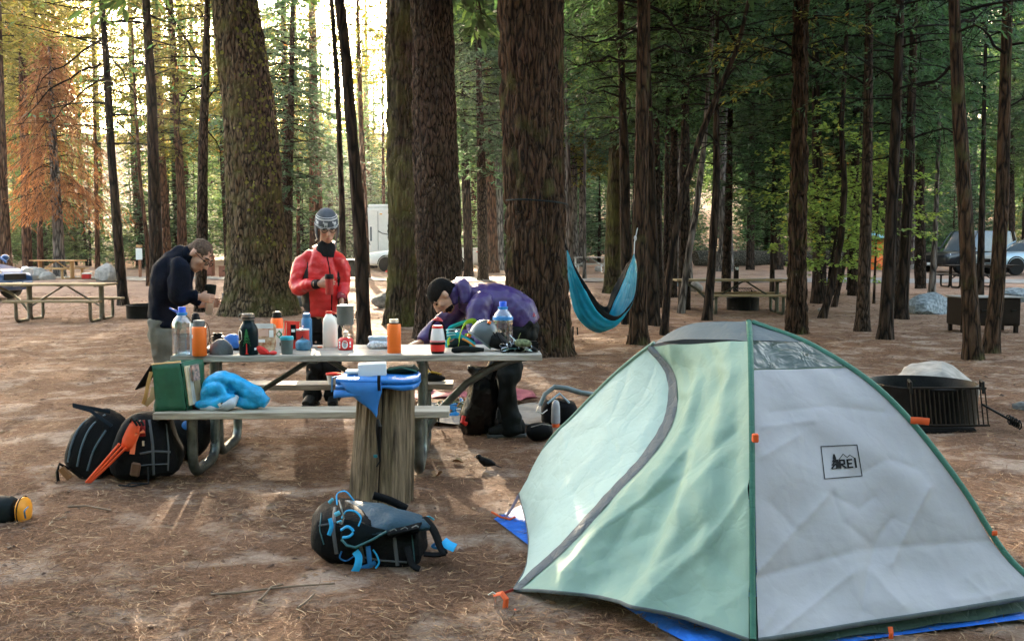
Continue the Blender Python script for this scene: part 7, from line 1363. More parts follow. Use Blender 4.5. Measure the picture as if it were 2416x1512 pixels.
# trailer
p = W(905, 640, 52); p.z = gz(p.x, 52); t = thing('camper_trailer', 'tall white camper trailer behind the white pickup', 'trailer', tuple(p)); c = p; TW = mat('trailer_white', (.72, .70, .66), .4, var=.04)
MB().box(c + Vector((.55, 0, 1.75)), (2.3, 5.5, 2.6)).build('body', TW, t, bevel=.12, bseg=3); MB().box(c + Vector((.55, 0, 3.14)), (2.0, 4.6, .16)).build('roof_edge', TW, t, bevel=.05); MB().box(c + Vector((.9, -1.2, 3.42)), (.5, .6, .42)).build('roof_unit', TW, t, bevel=.06)
MB().box(c + Vector((-.25, -2.76, 1.75)), (.09, .02, .7)).build('window', GLASS, t, bevel=.005); MB().box(c + Vector((.1, -2.76, 1.9)), (.02, .015, 1.9)).build('door_seam', TRIMB, t); MB().tube([c + Vector((.1, -2.765, 1.9)), c + Vector((.3, -2.765, 1.78)), c + Vector((.7, -2.765, 1.7))], .025, 6).build('stripe', TRIMB, t); MB().tube([c + Vector((-.55, -2.765, 1.9)), c + Vector((-.4, -2.765, 1.6)), c + Vector((-.3, -2.765, 1.2))], .02, 6).build('stripe', TRIMB, t)
MB().box(c + Vector((.25, -2.76, 2.72)), (.12, .02, .06)).build('marker_light', mat('amber', (.7, .35, .05), .3), t)
for sy in (-.5, .5): MB().lathe([(.2, -.12), (.36, -.12), (.38, 0), (.36, .12), (.2, .12)], c + Vector((-.5, sy, .38)), 20, Euler((0, PI / 2, 0)).to_matrix()).build('wheel', TYRE, t)
p = W(921, 648, 45.5); p.z = gz(p.x, 45.5); t = thing('wheel_chock', 'bright red wedge under the white pickup', 'wedge', tuple(p)); MB().loft([(p + Vector((x, 0, h / 2)), Vector((0, .2, 0)), Vector((0, 0, h / 2)), 6) for x, h in ((-.2, .06), (.0, .2), (.2, .36))], 12).build('wedge', RED, t)
# orange tent with a blue canopy
p = W(2058, 580, 52); p.z = gz(p.x, 52); t = thing('tent', 'far orange tent under a pale blue canopy on the right', 'tent', tuple(p)); c = p
MB().loft([(c + Vector((.55, 0, z)), Vector((w, 0, 0)), Vector((0, w, 0)), 4) for z, w in ((0, 1.15), (.8, 1.1), (1.3, .8), (1.55, .4), (1.6, .05))], 24).build('inner_tent', mat('tent_orange', (.72, .14, .02), .6), t)
cm = MB(); Z1, Z2 = 1.62, 2.12
for k in range(4):
    a0, a1 = PI / 4 + k * PI / 2, PI / 4 + (k + 1) * PI / 2; cm.add([c + Vector((math.cos(a0) * 1.75, math.sin(a0) * 1.75, Z1)), c + Vector((math.cos(a1) * 1.75, math.sin(a1) * 1.75, Z1)), c + Vector((0, 0, Z2))], [(0, 1, 2)])
    MB().tube([c + Vector((math.cos(a0) * 1.7, math.sin(a0) * 1.7, 0)), c + Vector((math.cos(a0) * 1.7, math.sin(a0) * 1.7, Z1))], .03, 6).build('pole', M_BOLT, t)
cm.build('canopy', mat('canopy_blue', (.30, .55, .62), .6, trans=.2), t, smooth=None, solid=.02); MB().box(c + Vector((-1.2, -1.25, 1.5)), (.5, .03, .22)).build('pennant', mat('canopy_red', (.6, .12, .05), .6), t)

# ================================================================ hammock
y0 = 14.4; HB = mat('hammock_blue', (.010, .40, .58), .34, var=.12, trans=.4, bump=.12, bs=20); HK = mat('hammock_black', (.025, .03, .033), .55, trans=.1, bump=.2, bs=30)
A_, Bq = W(1338, 590, 14.3), W(1496, 598, 14.75); Bt = W(1411, 782, 14.45)
t = thing('hammock', 'turquoise hammock with black edges slung between two trunks', 'hammock', tuple(Vector((Bt.x, Bt.y, gz(Bt.x, Bt.y)))))
ns = 48
def hc_(y, pts): return curve([A_] + [W(u, v, y + .3 * (u - 1338) / 160) for u, v in pts] + [Bq], ns)
En = hc_(13.95, ((1366, 646), (1398, 694), (1428, 734), (1454, 746), (1484, 722), (1501, 690), (1505, 640))); Kl = hc_(14.25, ((1345, 690), (1362, 748), (1408, 783), (1450, 766), (1478, 716), (1492, 650))); Ef = hc_(14.7, ((1376, 664), (1410, 712), (1428, 724), (1442, 690), (1468, 642)))
def part(name, mt, q0, q1, n):
    rows = []
    for s in range(ns):
        gth = .020 * (1 - max(0, math.sin(PI * s / (ns - 1))) ** .5) + .004
        rows.append([tuple(Vector((0, -gth * math.sin(q * 26 + 1.3 * math.sin(q * 9)), 0)) + Vector(En[s] * (q * (q - 1) / 2) + Kl[s] * (1 - q * q) + Ef[s] * (q * (q + 1) / 2))) for q in np.linspace(q0 + (.11 * max(0, 1 - s / 30) * (-1 if q0 > -1 else 0) if q0 < 0 else 0), q1 + (.11 * max(0, 1 - s / 30) * -1 if q1 < -.5 else 0), n)])
    return MB().grid(rows).build(name, mt, t, smooth=70, solid=.004, fix=False, wrinkle=[(.014, 9, 81)])
part('body', HB, -.84, .72, 56); part('edge_panel', HK, -1.0, -.845, 4); part('edge_panel', HK, .725, 1.0, 6)
MB().tube([Bq + Vector((0, 0, -.02)), W(1497, 572, 14.85), W(1502, 548, 14.95), W(1506, 531, 15.0)], .008, 6).build('rope', mat('rope_grey', (.42, .42, .42), .8), t); MB().ball(W(1499, 562, 14.88), (.022, .022, .04), 10).build('knot', MATS['rope_grey'], t)
MB().tube([W(1500, 526, 15.03), W(1506, 532, 15.0), W(1522, 526, 15.03)], .007, 6).build('rope', MATS['rope_grey'], t)
MB().tube([A_, W(1326, 556, 14.1), W(1318, 520, 13.9)], .012, 6).build('rope', HK, t)
tk = G(1272, 836); pts = []
for q in np.linspace(-2.75, -.15, 24):
    f = (q + 2.75) / 2.6; ctr = W(1264, 480, tk.y); r = .437 * (1 + .0); pts.append(Vector((ctr.x + r * math.cos(q), ctr.y + r * math.sin(q), W(1264, 474 + 14 * max(0, f - .3), tk.y).z)))
MB().ribbon(pts, .022, .006, n=(0, 0, 1)).build('tree_strap', mat('strap_teal_black', (.03, .05, .055), .6), t)
MB().ribbon([W(1352, 770, 14.3), W(1352, 792, 14.3)], .02, .003, n=(1, 0, 0)).build('toggle', HK, t); MB().ribbon([W(1362, 772, 14.3), W(1363, 790, 14.3)], .02, .003, n=(1, 0, 0)).build('toggle', HK, t)
tag(MB().loft([(W(1394, 728, 14.45) + Vector((x, 0, 0)), Vector((0, .16, 0)), Vector((0, 0, h)), 2.4) for x, h in ((-.2, .03), (-.15, .10), (0, .12), (.10, .09), (.15, .03))], 18).build('stuff_bag', mat('bag_black_soft', (.02, .025, .03), .8), None, wrinkle=[(.03, 6, 82)], off=tuple(W(1394, 728, 14.45))), 'dark bag lying inside the hammock', 'bag')

# ================================================================ things on the ground behind the table
def sheet(name, label, cat, corners, mt, lift=.015, n=24, amp=.02, seed=0):
    P = [G(u, v) for u, v in corners]; rows = []
    for b_ in np.linspace(0, 1, n):
        row = []
        for a in np.linspace(0, 1, n):
            q = (P[0] * (1 - a) + P[1] * a) * (1 - b_) + (P[3] * (1 - a) + P[2] * a) * b_; k = vnoise(np.array([[q.x, q.y * .6, seed]]), 6, seed)[0]; e = vnoise(np.array([[q.x, q.y, seed]]), 2.5, seed + 1)[0] * .03
            row.append((q.x, q.y + e * 2, gz(q.x, q.y) + lift + amp * abs(k)))
        rows.append(row)
    o = MB().grid(rows).build(name, mt, None, smooth=60, solid=.006, off=tuple(P[0]), fix=False); return tag(o, label, cat)
sheet('ground_tarp', 'crumpled grey-brown tarp on the ground behind the picnic table', 'tarp', [(975, 1006), (1335, 1008), (1330, 962), (985, 958)], mat('canvas_taupe', (.17, .15, .13), .9, bump=.3), seed=3, amp=.035)
sheet('blanket', 'maroon blanket at the back edge of the grey-brown tarp', 'blanket', [(962, 958), (1268, 956), (1255, 938), (975, 940)], mat('blanket_maroon', (.22, .05, .065), .9, bump=.3), .05, seed=5, amp=.06)
p = G(1065, 990); t = thing('gear_heap', 'heap of coloured slings and blue webbing on the tarp', 'climbing gear', tuple(p)); RR = random.Random(9)
cols = [mat('webbing_%s' % n_, c_, .7) for n_, c_ in (('blue', (.01, .16, .38)), ('olive_rope', (.12, .13, .05)), ('orange_rope', (.45, .16, .04)), ('white_rope', (.5, .5, .48)), ('black_rope', (.02, .02, .02)))]
for k in range(22):
    c0 = p + Vector((RR.uniform(-.06, .16), RR.uniform(0, .3), .03)); q = [c0 + Vector((RR.uniform(-.09, .09), RR.uniform(-.08, .08), RR.uniform(.0, .12))) for _ in range(5)]
    MB().tube([Vector(v) for v in curve(np.array([tuple(v) for v in q]), 18)], RR.uniform(.004, .008), 6).build('sling', cols[RR.choice([0, 1, 1, 2, 3, 3, 4])], t)
MB().ribbon([p + Vector((-.12, -.02, .05)), p + Vector((-.04, -.05, .03)), p + Vector((.04, -.05, .06)), p + Vector((.09, -.04, .03))], .05, .012, n=(0, .5, .8)).build('webbing', cols[0], t); MB().ribbon([p + Vector((-.1, .08, .10)), p + Vector((-.02, .05, .10)), p + Vector((.04, .0, .09))], .05, .012, n=(0, .5, .8)).build('webbing', cols[0], t)
p = W(1035, 985, 8.1); p.z = gz(p.x, 8.1); t = thing('ice_axe', 'dark pick standing at the end of the near bench', 'tool', tuple(p)); MB().tube([p, p + Vector((.0, 0, .17))], .007, 6).build('shaft', IRON, t); MB().tube([p + Vector((-.03, 0, .17)), p + Vector((.0, 0, .18)), p + Vector((.05, 0, .15))], .006, 6).build('pick', IRON, t)
# black bin bag
p = W(1138, 1040, 7.75); p.z = gz(p.x, p.y); t = thing('bin_bag', 'black plastic bin bag standing beside the legs of the man in purple', 'bin bag', tuple(p)); BB = mat('bin_bag_black', (.008, .009, .010), .22, bump=.35, bs=24)
MB().loft([(p + Vector((x, 0, z)), Vector((a, 0, 0)), Vector((0, a * .75, 0)), 2.4) for x, z, a in ((0, 0, .06), (0, .02, .125), (-.01, .12, .145), (-.0, .26, .13), (.01, .38, .105), (.0, .48, .085), (-.015, .52, .10), (-.02, .55, .085))], 26).build('bag', BB, t, sub=1, wrinkle=[(.04, 7, 91), (.018, 18, 92)])
MB().tube([p + Vector((.05, -.05, .45)), p + Vector((.11, -.04, .60)), p + Vector((.13, -.02, .72))], [.05, .035, .02], 10).build('bag_neck', BB, t, wrinkle=[(.02, 14, 93)]); MB().tube([p + Vector((-.12, -.10, .10)), p + Vector((-.15, -.12, .12)), p + Vector((-.14, -.1, .16))], .018, 8).build('tie', RED, t)
# soft cooler with grey handle, spray bottle and black bag
p = G(1320, 1008); t = thing('camp_bag', 'black camp bag with a curved grey padded frame left of the tent', 'bag', tuple(p)); MB().loft([(p + Vector((0, .12, z)), Vector((a, 0, 0)), Vector((0, .13, 0)), 4) for z, a in ((0, .13), (.03, .15), (.17, .15), (.21, .13))], 22).build('body', PK, t, sub=1, wrinkle=[(.02, 9, 94)])
MB().ribbon([p + Vector(q) for q in ((-.16, .0, .18), (-.12, .02, .27), (-.04, .05, .325), (.06, .08, .31), (.18, .1, .27), (.30, .12, .25))], .05, .018, n=(.2, -.6, .7)).build('frame', mat('pad_grey', (.15, .19, .20), .7), t, smooth=60); MB().ribbon([p + Vector((-.10, -.02, .2)), p + Vector((.0, 0, .28)), p + Vector((.08, .02, .2))], .03, .008, n=(0, 1, .3)).build('strap', mat('pad_steel_blue', (.20, .28, .32), .6), t); MB().tube([p + Vector((-.17, -.02, .18)), p + Vector((-.19, -.03, .14)), p + Vector((-.14, -.04, .12)), p + Vector((-.1, -.03, .15))], .005, 6).build('clip', M_BOLT, t)
p = W(1311, 1004, 7.85); t = thing('plastic_bottle', 'clear grey bottle with an orange cap hanging upside down by the tent', 'bottle', tuple(p)); MB().lathe([(.02, .0), (.033, .022), (.036, .03), (.034, .15), (.026, .19), (.012, .205), (0, .206)], p, 18).build('bottle', mat('bottle_smoke', (.42, .43, .47), .3, trans=.3), t); MB().lathe([(0, -.01), (.028, -.01), (.031, 0), (.031, .028), (.03, .03)], p, 18).build('cap', T_ORANGE, t)
p = G(1272, 1044); t = thing('stuff_sack', 'small black sack on the ground between the boot and the tent', 'stuff sack', tuple(p)); MB().loft([(p + Vector((x, .08, .07)), Vector((0, .08, 0)), Vector((0, 0, h)), 2.5) for x, h in ((-.09, .02), (-.07, .06), (0, .075), (.08, .065), (.11, .02))], 18).build('sack', PK, t, sub=1, wrinkle=[(.016, 12, 95)]); MB().tube([p + Vector((-.06, -.0, .12)), p + Vector((.02, -.01, .145)), p + Vector((.1, 0, .13))], .004, 6).build('drawcord', ROCKP, t)
# bird
p = G(1146, 1106); t = thing('bird', 'small black bird on the ground between the post and the tent', 'bird', tuple(p)); BK = mat('feathers_black', (.018, .017, .018), .6, bump=.2)
mb = MB(); mb.tube([p + Vector(q) for q in ((-.045, 0, .078), (-.03, 0, .066), (.0, 0, .046), (.035, 0, .038), (.06, 0, .03))], [.012, .024, .032, .024, .008], 12); mb.ball(p + Vector((-.047, 0, .083)), (.021, .018, .019), 12); mb.tube([p + Vector((.045, 0, .036)), p + Vector((.085, 0, .018)), p + Vector((.115, 0, .006))], [(.004, .014), (.003, .013), (.002, .011)], 8, side=(0, 0, 1))
mb.build('body', BK, t, fuse=(.0035, 3)); MB().lathe([(.005, 0), (.003, .008), (0, .014)], p + Vector((-.066, 0, .082)), 8, Euler((0, -PI / 2, 0)).to_matrix()).build('beak', GREYP, t)
for sy in (-1, 1): MB().tube([p + Vector((.0, sy * .012, .025)), p + Vector((.004, sy * .012, .0)), p + Vector((-.012, sy * .012, -.002))], .0018, 5).build('leg', GREYP, t); MB().ball(p + Vector((-.056, sy * .0145, .086)), .003, 8).build('eye', mat('eye_brown', (.12, .06, .03), .2), t); MB().tube([p + Vector((-.02, sy * .026, .065)), p + Vector((.02, sy * .028, .048)), p + Vector((.065, sy * .016, .03))], [(.003, .012), (.004, .018), (.002, .005)], 8, side=(0, 1, 0)).build('wing', BK, t)
# ================================================================ people
SKIN = mat('skin', (.44, .24, .165), .55, var=.12, ns=20); HAIRB = mat('hair_brown', (.085, .05, .032), .8, var=.4, ns=90, bump=.5, bs=200); DARKF = mat('glasses_frame', (.012, .012, .014), .3); LENS = mat_clear('lens', (.85, .88, .9), .12); EYEW = mat('eye', (.03, .02, .015), .2)
def basis(fwd, up):
    f = Vector(fwd).normalized(); r = f.cross(Vector(up)).normalized(); u = r.cross(f).normalized(); return Matrix((r, f, u)).transposed()
def head_shape(mb, c, M, s=1.0):
    f = lambda x, y, z: Vector(c) + M @ Vector((x * s, y * s, z * s))
    def el(x, y, z, a, b_, d): mb.ball(f(x, y, z), (a * s, b_ * s, d * s), 18, R=M)
    el(0, -.012, .03, .074, .094, .088); el(0, .03, -.02, .062, .064, .085); el(0, .045, -.075, .046, .045, .042); el(0, .068, -.098, .022, .018, .018)
    for q in (-1, 1):
        el(q * .076, -.012, -.008, .010, .022, .032); el(q * .04, .062, -.02, .024, .022, .024); el(q * .03, .078, .032, .026, .012, .009)
    mb.tube([f(0, .088, .03), f(0, .104, .0), f(0, .117, -.026), f(0, .095, -.036)], [.010 * s, .012 * s, .016 * s, .012 * s], 10)
    el(0, .088, -.058, .024, .012, .007); el(0, .086, -.069, .021, .012, .008)
def finger(mb, base, d, nrm, ln, r, curl):
    p = Vector(base); pts = [p - d * .012, p]; a = Vector(d); ax = a.cross(nrm).normalized()
    for k, l in enumerate((.45, .32, .25)):
        a = Matrix.Rotation(curl * (.75 if k == 0 else 1), 3, ax) @ a; p = p + a * ln * l; pts.append(p)
    mb.tube(pts, [r, r, r * .95, r * .88, r * .7], 8); mb.ball(pts[-1], r * .72, 8)
def hand(mb, wrist, d, nrm, thumb, curl=.55, s=1.0):
    """d: towards the fingers, nrm: out of the palm, thumb: side the thumb leaves from"""
    d, nrm = Vector(d).normalized(), Vector(nrm).normalized(); sd_ = d.cross(nrm).normalized()
    if sd_.dot(Vector(thumb)) < 0: sd_ = -sd_
    nrm = nrm - d * nrm.dot(d); nrm.normalize(); w = Vector(wrist)
    mb.tube([w - d * .05, w, w + d * .03 * s], [(.028 * s, .022 * s), (.028 * s, .020 * s), (.036 * s, .017 * s)], 12, side=sd_)
    mb.tube([w + d * .01 * s, w + d * .05 * s, w + d * .095 * s], [(.032 * s, .017 * s), (.042 * s, .017 * s), (.040 * s, .013 * s)], 14, side=sd_)
    for k, (o, ln) in enumerate(((.030, .073), (.010, .082), (-.010, .077), (-.030, .060))): finger(mb, w + d * (.094 - .004 * abs(k - 1)) * s + sd_ * o * s, (d + sd_ * o * 1.5).normalized(), nrm, ln * s, .0088 * s, curl)
    tb = w + d * .03 * s + sd_ * .034 * s + nrm * .006 * s; td = (d * .62 + sd_ * .62 + nrm * .45).normalized(); mb.tube([w + d * .015 * s + sd_ * .015 * s, tb, tb + td * .034 * s, tb + td * .034 * s + (td + d * .3 + nrm * .5 - sd_ * .3).normalized() * .030 * s], [.015 * s, .0135 * s, .011 * s, .009 * s], 8)
def quilt(pts, rr, n, per, d=.05):
    Q = curve(np.array([tuple(p) for p in pts]), n); L_ = np.sum(np.linalg.norm(np.diff(Q, axis=0), axis=1)); xs = np.linspace(0, 1, len(rr)); out = []
    for k in range(n):
        f = k / (n - 1); m_ = 1 - d + d * abs(math.sin(PI * L_ * f / per)) ** .5 if per else 1
        out.append(tuple(float(np.interp(f, xs, [q[j] if isinstance(q, tuple) else q for q in rr]) * m_) for j in (0, 1)) if True else 0)
    return [Vector(q) for q in Q], out
def bvh(o):
    me = o.data; off = o.matrix_world.translation if o.parent is None else WLOC[o.name]
    return BVHTree.FromPolygons([tuple(v.co + off) for v in me.vertices], [tuple(p.vertices) for p in me.polygons])
def stick(bv_, u, v, lift=.004):
    r = ray(u, v).normalized(); h = bv_.ray_cast(Vector((0, 0, H)), r); return (h[0] - r * lift) if h[0] is not None else None
def glasses(t, c, M, s=1.0):
    f = lambda x, y, z: Vector(c) + M @ Vector((x * s, y * s, z * s)); g = MB()
    for q in (-1, 1):
        g.tube([f(q * .033 + .024 * math.cos(a), .108, .012 + .018 * math.sin(a)) for a in np.linspace(0, 2 * PI, 15)[:-1]], .0026 * s, 6, closed=True); g.tube([f(q * .057, .106, .018), f(q * .076, .05, .014), f(q * .08, -.02, .01)], .0026 * s, 6)
    g.tube([f(-.010, .109, .015), f(.010, .109, .015)], .0026 * s, 6); o = g.build('glasses', DARKF, t)
    for q in (-1, 1): MB().lathe([(0, 0), (.023 * s, 0)], f(q * .033, .107, .012), 14, M @ Euler((PI / 2, 0, 0)).to_matrix()).build('lens', LENS, o, fix=False)
def eyes(t, c, M, s=1.0):
    for q in (-1, 1): MB().ball(Vector(c) + M @ Vector((q * .032 * s, .077 * s, .010 * s)), (.013 * s, .010 * s, .008 * s), 10, R=M).build('eye', EYEW, t)
def face_bits(t, c, M, s=1.0, brow=(.06, .035, .02)):
    f = lambda x, y, z: Vector(c) + M @ Vector((x * s, y * s, z * s)); BR = mat('brow_hair', brow, .9); LP = mat('lips', (.34, .13, .10), .5)
    for q in (-1, 1): MB().tube([f(q * .014, .094, .036), f(q * .034, .091, .043), f(q * .054, .077, .036)], .005 * s, 6).build('eyebrow', BR, t)
    MB().tube([f(-.022, .094, -.063), f(0, .1005, -.0615), f(.022, .094, -.063)], [.003 * s, .0058 * s, .003 * s], 8).build('mouth', LP, t)
def body_mesh(t, parts, hands, mt=SKIN):
    mb = MB()
    for fn in parts: fn(mb)
    o = mb.build('body', mt, t, fuse=(.0095, 2)); hb_ = MB()
    for a in hands: hand(hb_, *a[0], **a[1])
    if hands:
        h = hb_.build('hands', mt, t, fuse=(.0042, 2)); bm = bmesh.new(); bm.from_mesh(o.data); bm.from_mesh(h.data); bm.to_mesh(o.data); bm.free(); o.data.polygons.foreach_set('use_smooth', [True] * len(o.data.polygons))
        KIDS[t.name].remove(h); bpy.data.objects.remove(h)
    return o
def boot(t, heel, d, mt, sole, s=1.0, nm='boot'):
    d = Vector(d); d.z = 0; d.normalize(); sd_ = Vector((-d.y, d.x, 0)); h = Vector(heel); f = lambda x, y, z: h + d * x * s + sd_ * y * s + Vector((0, 0, z * s))
    o = MB().loft([(f(-.085, 0, .06), sd_ * .025, Vector((0, 0, .04)), 2.4), (f(-.07, 0, .075), sd_ * .04, Vector((0, 0, .06)), 2.6), (f(0, 0, .085), sd_ * .044, Vector((0, 0, .07)), 2.6), (f(.07, 0, .066), sd_ * .048, Vector((0, 0, .05)), 2.6), (f(.15, 0, .05), sd_ * .05, Vector((0, 0, .036)), 2.4), (f(.19, 0, .045), sd_ * .036, Vector((0, 0, .024)), 2.2)], 18).build(nm, mt, t, smooth=60)
    MB().loft([(f(x, 0, .015), sd_ * w, Vector((0, 0, .016)), 4) for x, w in ((-.092, .03), (-.08, .042), (0, .046), (.08, .05), (.16, .052), (.2, .036))], 18).build('sole', sole, o)
def cyl_cup(name, label, c, axis, prof, mts, cat, extra=None):
    t = thing(name, label, cat, tuple(c)); M = Vector(axis).to_track_quat('Z', 'Y').to_matrix()
    for nm, p_, mt in prof: MB().lathe(p_, c, 22, M).build(nm, mt, t, smooth=40)
    return t

# ---------------- man in red
y0 = 9.25
def P(u, v, dy=0.0): return W(u, v, y0 + dy)
root = thing('person', 'man in a red quilted jacket and patterned earflap hat holding a dark red mug', 'person', (P(760, 960).x, y0, gz(P(760, 960).x, y0)))
hc = P(771, 537, -.05); M = basis((.30, -.88, -.36), (.05, -.3, 1))
sh_r, el_r, wr_r = P(720, 617, .0), P(702, 676, -.08), P(752, 670, -.30); sh_l, el_l, wr_l = P(799, 616, .02), P(808, 670, .02), P(806, 706, -.12)
hip_r, kn_r, an_r = P(741, 772), P(739, 862, -.05), P(738, 944, .02); hip_l, kn_l, an_l = P(784, 772), P(784, 862, -.05), P(786, 944, .02)
tor = [P(762, 775), P(761, 735), P(760, 690), P(760, 640), P(764, 604), P(768, 588)]
def skin_parts(mb):
    head_shape(mb, hc, M, 1.1); mb.tube([P(766, 610, .03), hc + M @ Vector((0, -.02, -.06))], .056, 14)
    mb.tube(tor, [(.15, .11), (.14, .105), (.14, .10), (.165, .11), (.12, .08), (.06, .06)], 18, side=(1, 0, 0))
    for a, b_, c_ in ((sh_r, el_r, wr_r), (sh_l, el_l, wr_l)): mb.tube([a, b_, c_], [.055, .045, .030], 12); mb.ball(a, .06, 12)
    for a, b_, c_ in ((hip_r, kn_r, an_r), (hip_l, kn_l, an_l)): mb.tube([a, b_, c_, c_ + Vector((0, 0, -.05))], [.075, .055, .042, .04], 12)
mug = P(777, 670, -.36)
body_mesh(root, [skin_parts], [((wr_r, (1, -.05, .05), (0.15, .98, .05), (0, 0, 1)), dict(curl=.62)), ((wr_l, (.0, -.25, -1), (-.7, -.5, .1), (0, -1, 0)), dict(curl=.5))]); eyes(root, hc, M, 1.1); glasses(root, hc, M, 1.1); face_bits(root, hc, M, 1.1)
JR = mat('jacket_red', (.52, .012, .014), .38, var=.16, bump=.3, bs=34); JB = mat('jacket_black', (.012, .012, .014), .6); PANTS = mat('pants_black', (.012, .012, .013), .7, bump=.3, bs=20)
jb = MB(); q, r = quilt([P(762, 744), P(761, 730), P(760, 690), P(760, 640), P(763, 612), P(767, 596)], [(.176, .135), (.185, .14), (.185, .14), (.200, .145), (.165, .12), (.105, .095)], 44, .062, .035); jb.tube(q, r, 28, side=(1, 0, 0))
jk = jb.build('jacket', [JR, JB], root, fuse=(.009, 3), wrinkle=[(.016, 7, 101), (.008, 18, 102)])
jk.data.materials.clear(); jk.data.materials.append(JR); jk.data.materials.append(JB)
off = WLOC[jk.name]; cx0 = P(760, 690).x
for p_ in jk.data.polygons:
    w_ = p_.center + off; dx = w_.x - cx0
    if -.205 < dx < -.095 - .10 * max(0, (w_.z - 1.18)) and w_.z < 1.40 and w_.y < y0 + .06: p_.material_index = 1
    if dx > .155 and w_.z < 1.36: p_.material_index = 1
for a, b_, c_, nm in ((sh_r, el_r, wr_r, 0), (sh_l, el_l, wr_l, 1)):
    sl = MB(); q, r = quilt([a + Vector((.05 if nm == 0 else -.05, 0, .035)), a + Vector((0, 0, .0)), a.lerp(b_, .55) + Vector((-.014 if nm == 0 else .01, 0, 0)), b_, b_.lerp(c_, .5), c_ - (c_ - b_).normalized() * .035], [.075, .085, .070, .066, .056, .043], 40, .055, .05); sl.tube(q, [x[0] for x in r], 18); sl.ball(q[1], .076, 14)
    s_ = sl.build('sleeve', JR, root, fuse=(.009, 3), wrinkle=[(.016, 11, 103 + nm), (.006, 26, 105 + nm)])
    d = (c_ - b_).normalized(); MB().tube([c_ - d * .055, c_ - d * .02, c_ + d * .005], [.046, .044, .038], 14).build('cuff', JB if nm == 0 else mat('cuff_dark_red', (.2, .02, .03), .7), s_)
MB().loft([(P(767, 598, .03), Vector((.10, 0, .015)), Vector((0, .085, 0)), 2), (P(767, 588, .03), Vector((.098, 0, .015)), Vector((0, .09, 0)), 2), (P(765, 577, .06), Vector((.105, 0, .02)), Vector((0, .080, .02)), 2)], 22).build('collar', JR, root, solid=.012)
MB().tube([P(768, 606, -.02), P(768, 595, -.02), P(769, 584, -.01), P(769, 575, .012)], [(.085, .08), (.090, .088), (.084, .080), (.074, .066)], 18, side=(1, 0, 0)).build('scarf', mat('hood_charcoal', (.02, .022, .026), .85, bump=.4), root, wrinkle=[(.016, 14, 107)])
bz = bvh(jk); zl = [stick(bz, u, v) for u, v in ((772, 606), (778, 640), (782, 670), (783, 700), (782, 732))]
zl = [z for z in zl if z is not None]; MB().ribbon(zl, .012, .003, n=(1, 0, 0)).build('zip', JB, jk)
for u, (va, vb) in ((729, (705, 735)), (800, (705, 732))):
    z = [stick(bz, u, va), stick(bz, u + 2, vb)]
    if all(k is not None for k in z): MB().ribbon(z, .008, .002, n=(1, 0, 0)).build('pocket_zip', JB, jk)
tr_ = MB(); tr_.tube([P(762, 735), P(762, 785)], [(.165, .125), (.165, .13)], 20, side=(1, 0, 0))
for a, b_, c_ in ((hip_r, kn_r, an_r), (hip_l, kn_l, an_l)): tr_.tube([a + Vector((0, 0, .03)), a.lerp(b_, .5), b_, b_.lerp(c_, .5), c_ + Vector((0, 0, .0))], [.098, .09, .082, .078, .082], 16)
tr_.build('trousers', PANTS, root, fuse=(.011, 3), wrinkle=[(.03, 8, 108), (.012, 20, 109)])
for a in (an_r, an_l): boot(root, Vector((a.x, a.y, gz(a.x, a.y))), (-.15 if a is an_r else .15, -1, 0), mat('boot_dark', (.02, .018, .015), .6), BLACKP)
HATG = mat('knit_slate', (.075, .085, .105), .95, bump=.5, bs=160, var=.25); HATW = mat('knit_white', (.55, .57, .60), .95, bump=.5, bs=160)
f = lambda x, y, z: hc + M @ (Vector((x, y, z)) * 1.12)
hm = MB(); hm.ball(f(0, -.012, .045), (.105, .125, .132), 26, R=M, zcut=-.025); hat = hm.build('hat', HATG, root, smooth=60)
for sg in (-1, 1): MB().loft([(f(sg * .084, -.012, .03), M @ Vector((.014, 0, 0)), M @ Vector((0, .066, 0)), 3), (f(sg * .086, -.01, -.03), M @ Vector((.012, 0, 0)), M @ Vector((0, .062, 0)), 3), (f(sg * .08, .0, -.08), M @ Vector((.010, 0, 0)), M @ Vector((0, .042, 0)), 2.5), (f(sg * .074, .006, -.105), M @ Vector((.006, 0, 0)), M @ Vector((0, .012, 0)), 2)], 16).build('ear_flap', HATG, hat)
for z, w_ in ((.022, .004), (.034, .003), (.092, .010), (.108, .005)):
    k = math.sqrt(max(.02, 1 - ((z - .045) / .108) ** 2)); MB().tube([f(.0955 * k * math.cos(a), -.012 + .1135 * k * math.sin(a), z) for a in np.linspace(0, 2 * PI, 33)[:-1]], [(w_, .0022)] * 32, 6, closed=True, side=M @ Vector((0, 0, 1))).build('stripe', HATW, hat)
for a0 in (.5, 1.35, 2.2, 3.05, 5.9):      # little knitted animals on the dark band
    for da, dz, w_, h_ in ((0, .064, .24, .022), (-.2, .074, .10, .016), (-.09, .047, .05, .017), (.09, .047, .05, .017)):
        V = []
        for x, y in ((-.5, -.5), (.5, -.5), (.5, .5), (-.5, .5)):
            a = a0 + da + x * w_ * 1.2; z = dz + y * h_; k = math.sqrt(max(.02, 1 - ((z - .045) / .108) ** 2)); V.append(f(.0962 * k * math.cos(a), -.012 + .1142 * k * math.sin(a), z))
        MB().add(V, [(0, 1, 2, 3)]).build('knit_figure', HATW, hat, smooth=None, fix=False)
MB().tube([f(-.073, .006, -.10), f(-.066, .03, -.16), f(-.05, .05, -.22), f(-.05, .055, -.26)], .009, 8).build('cord', HATG, hat); MB().tube([f(.083, .004, .0), f(.09, .02, -.05), f(.084, .03, -.085), f(.10, .03, -.10)], .007, 8).build('cord', mat('cord_cream', (.6, .5, .4), .9), hat)
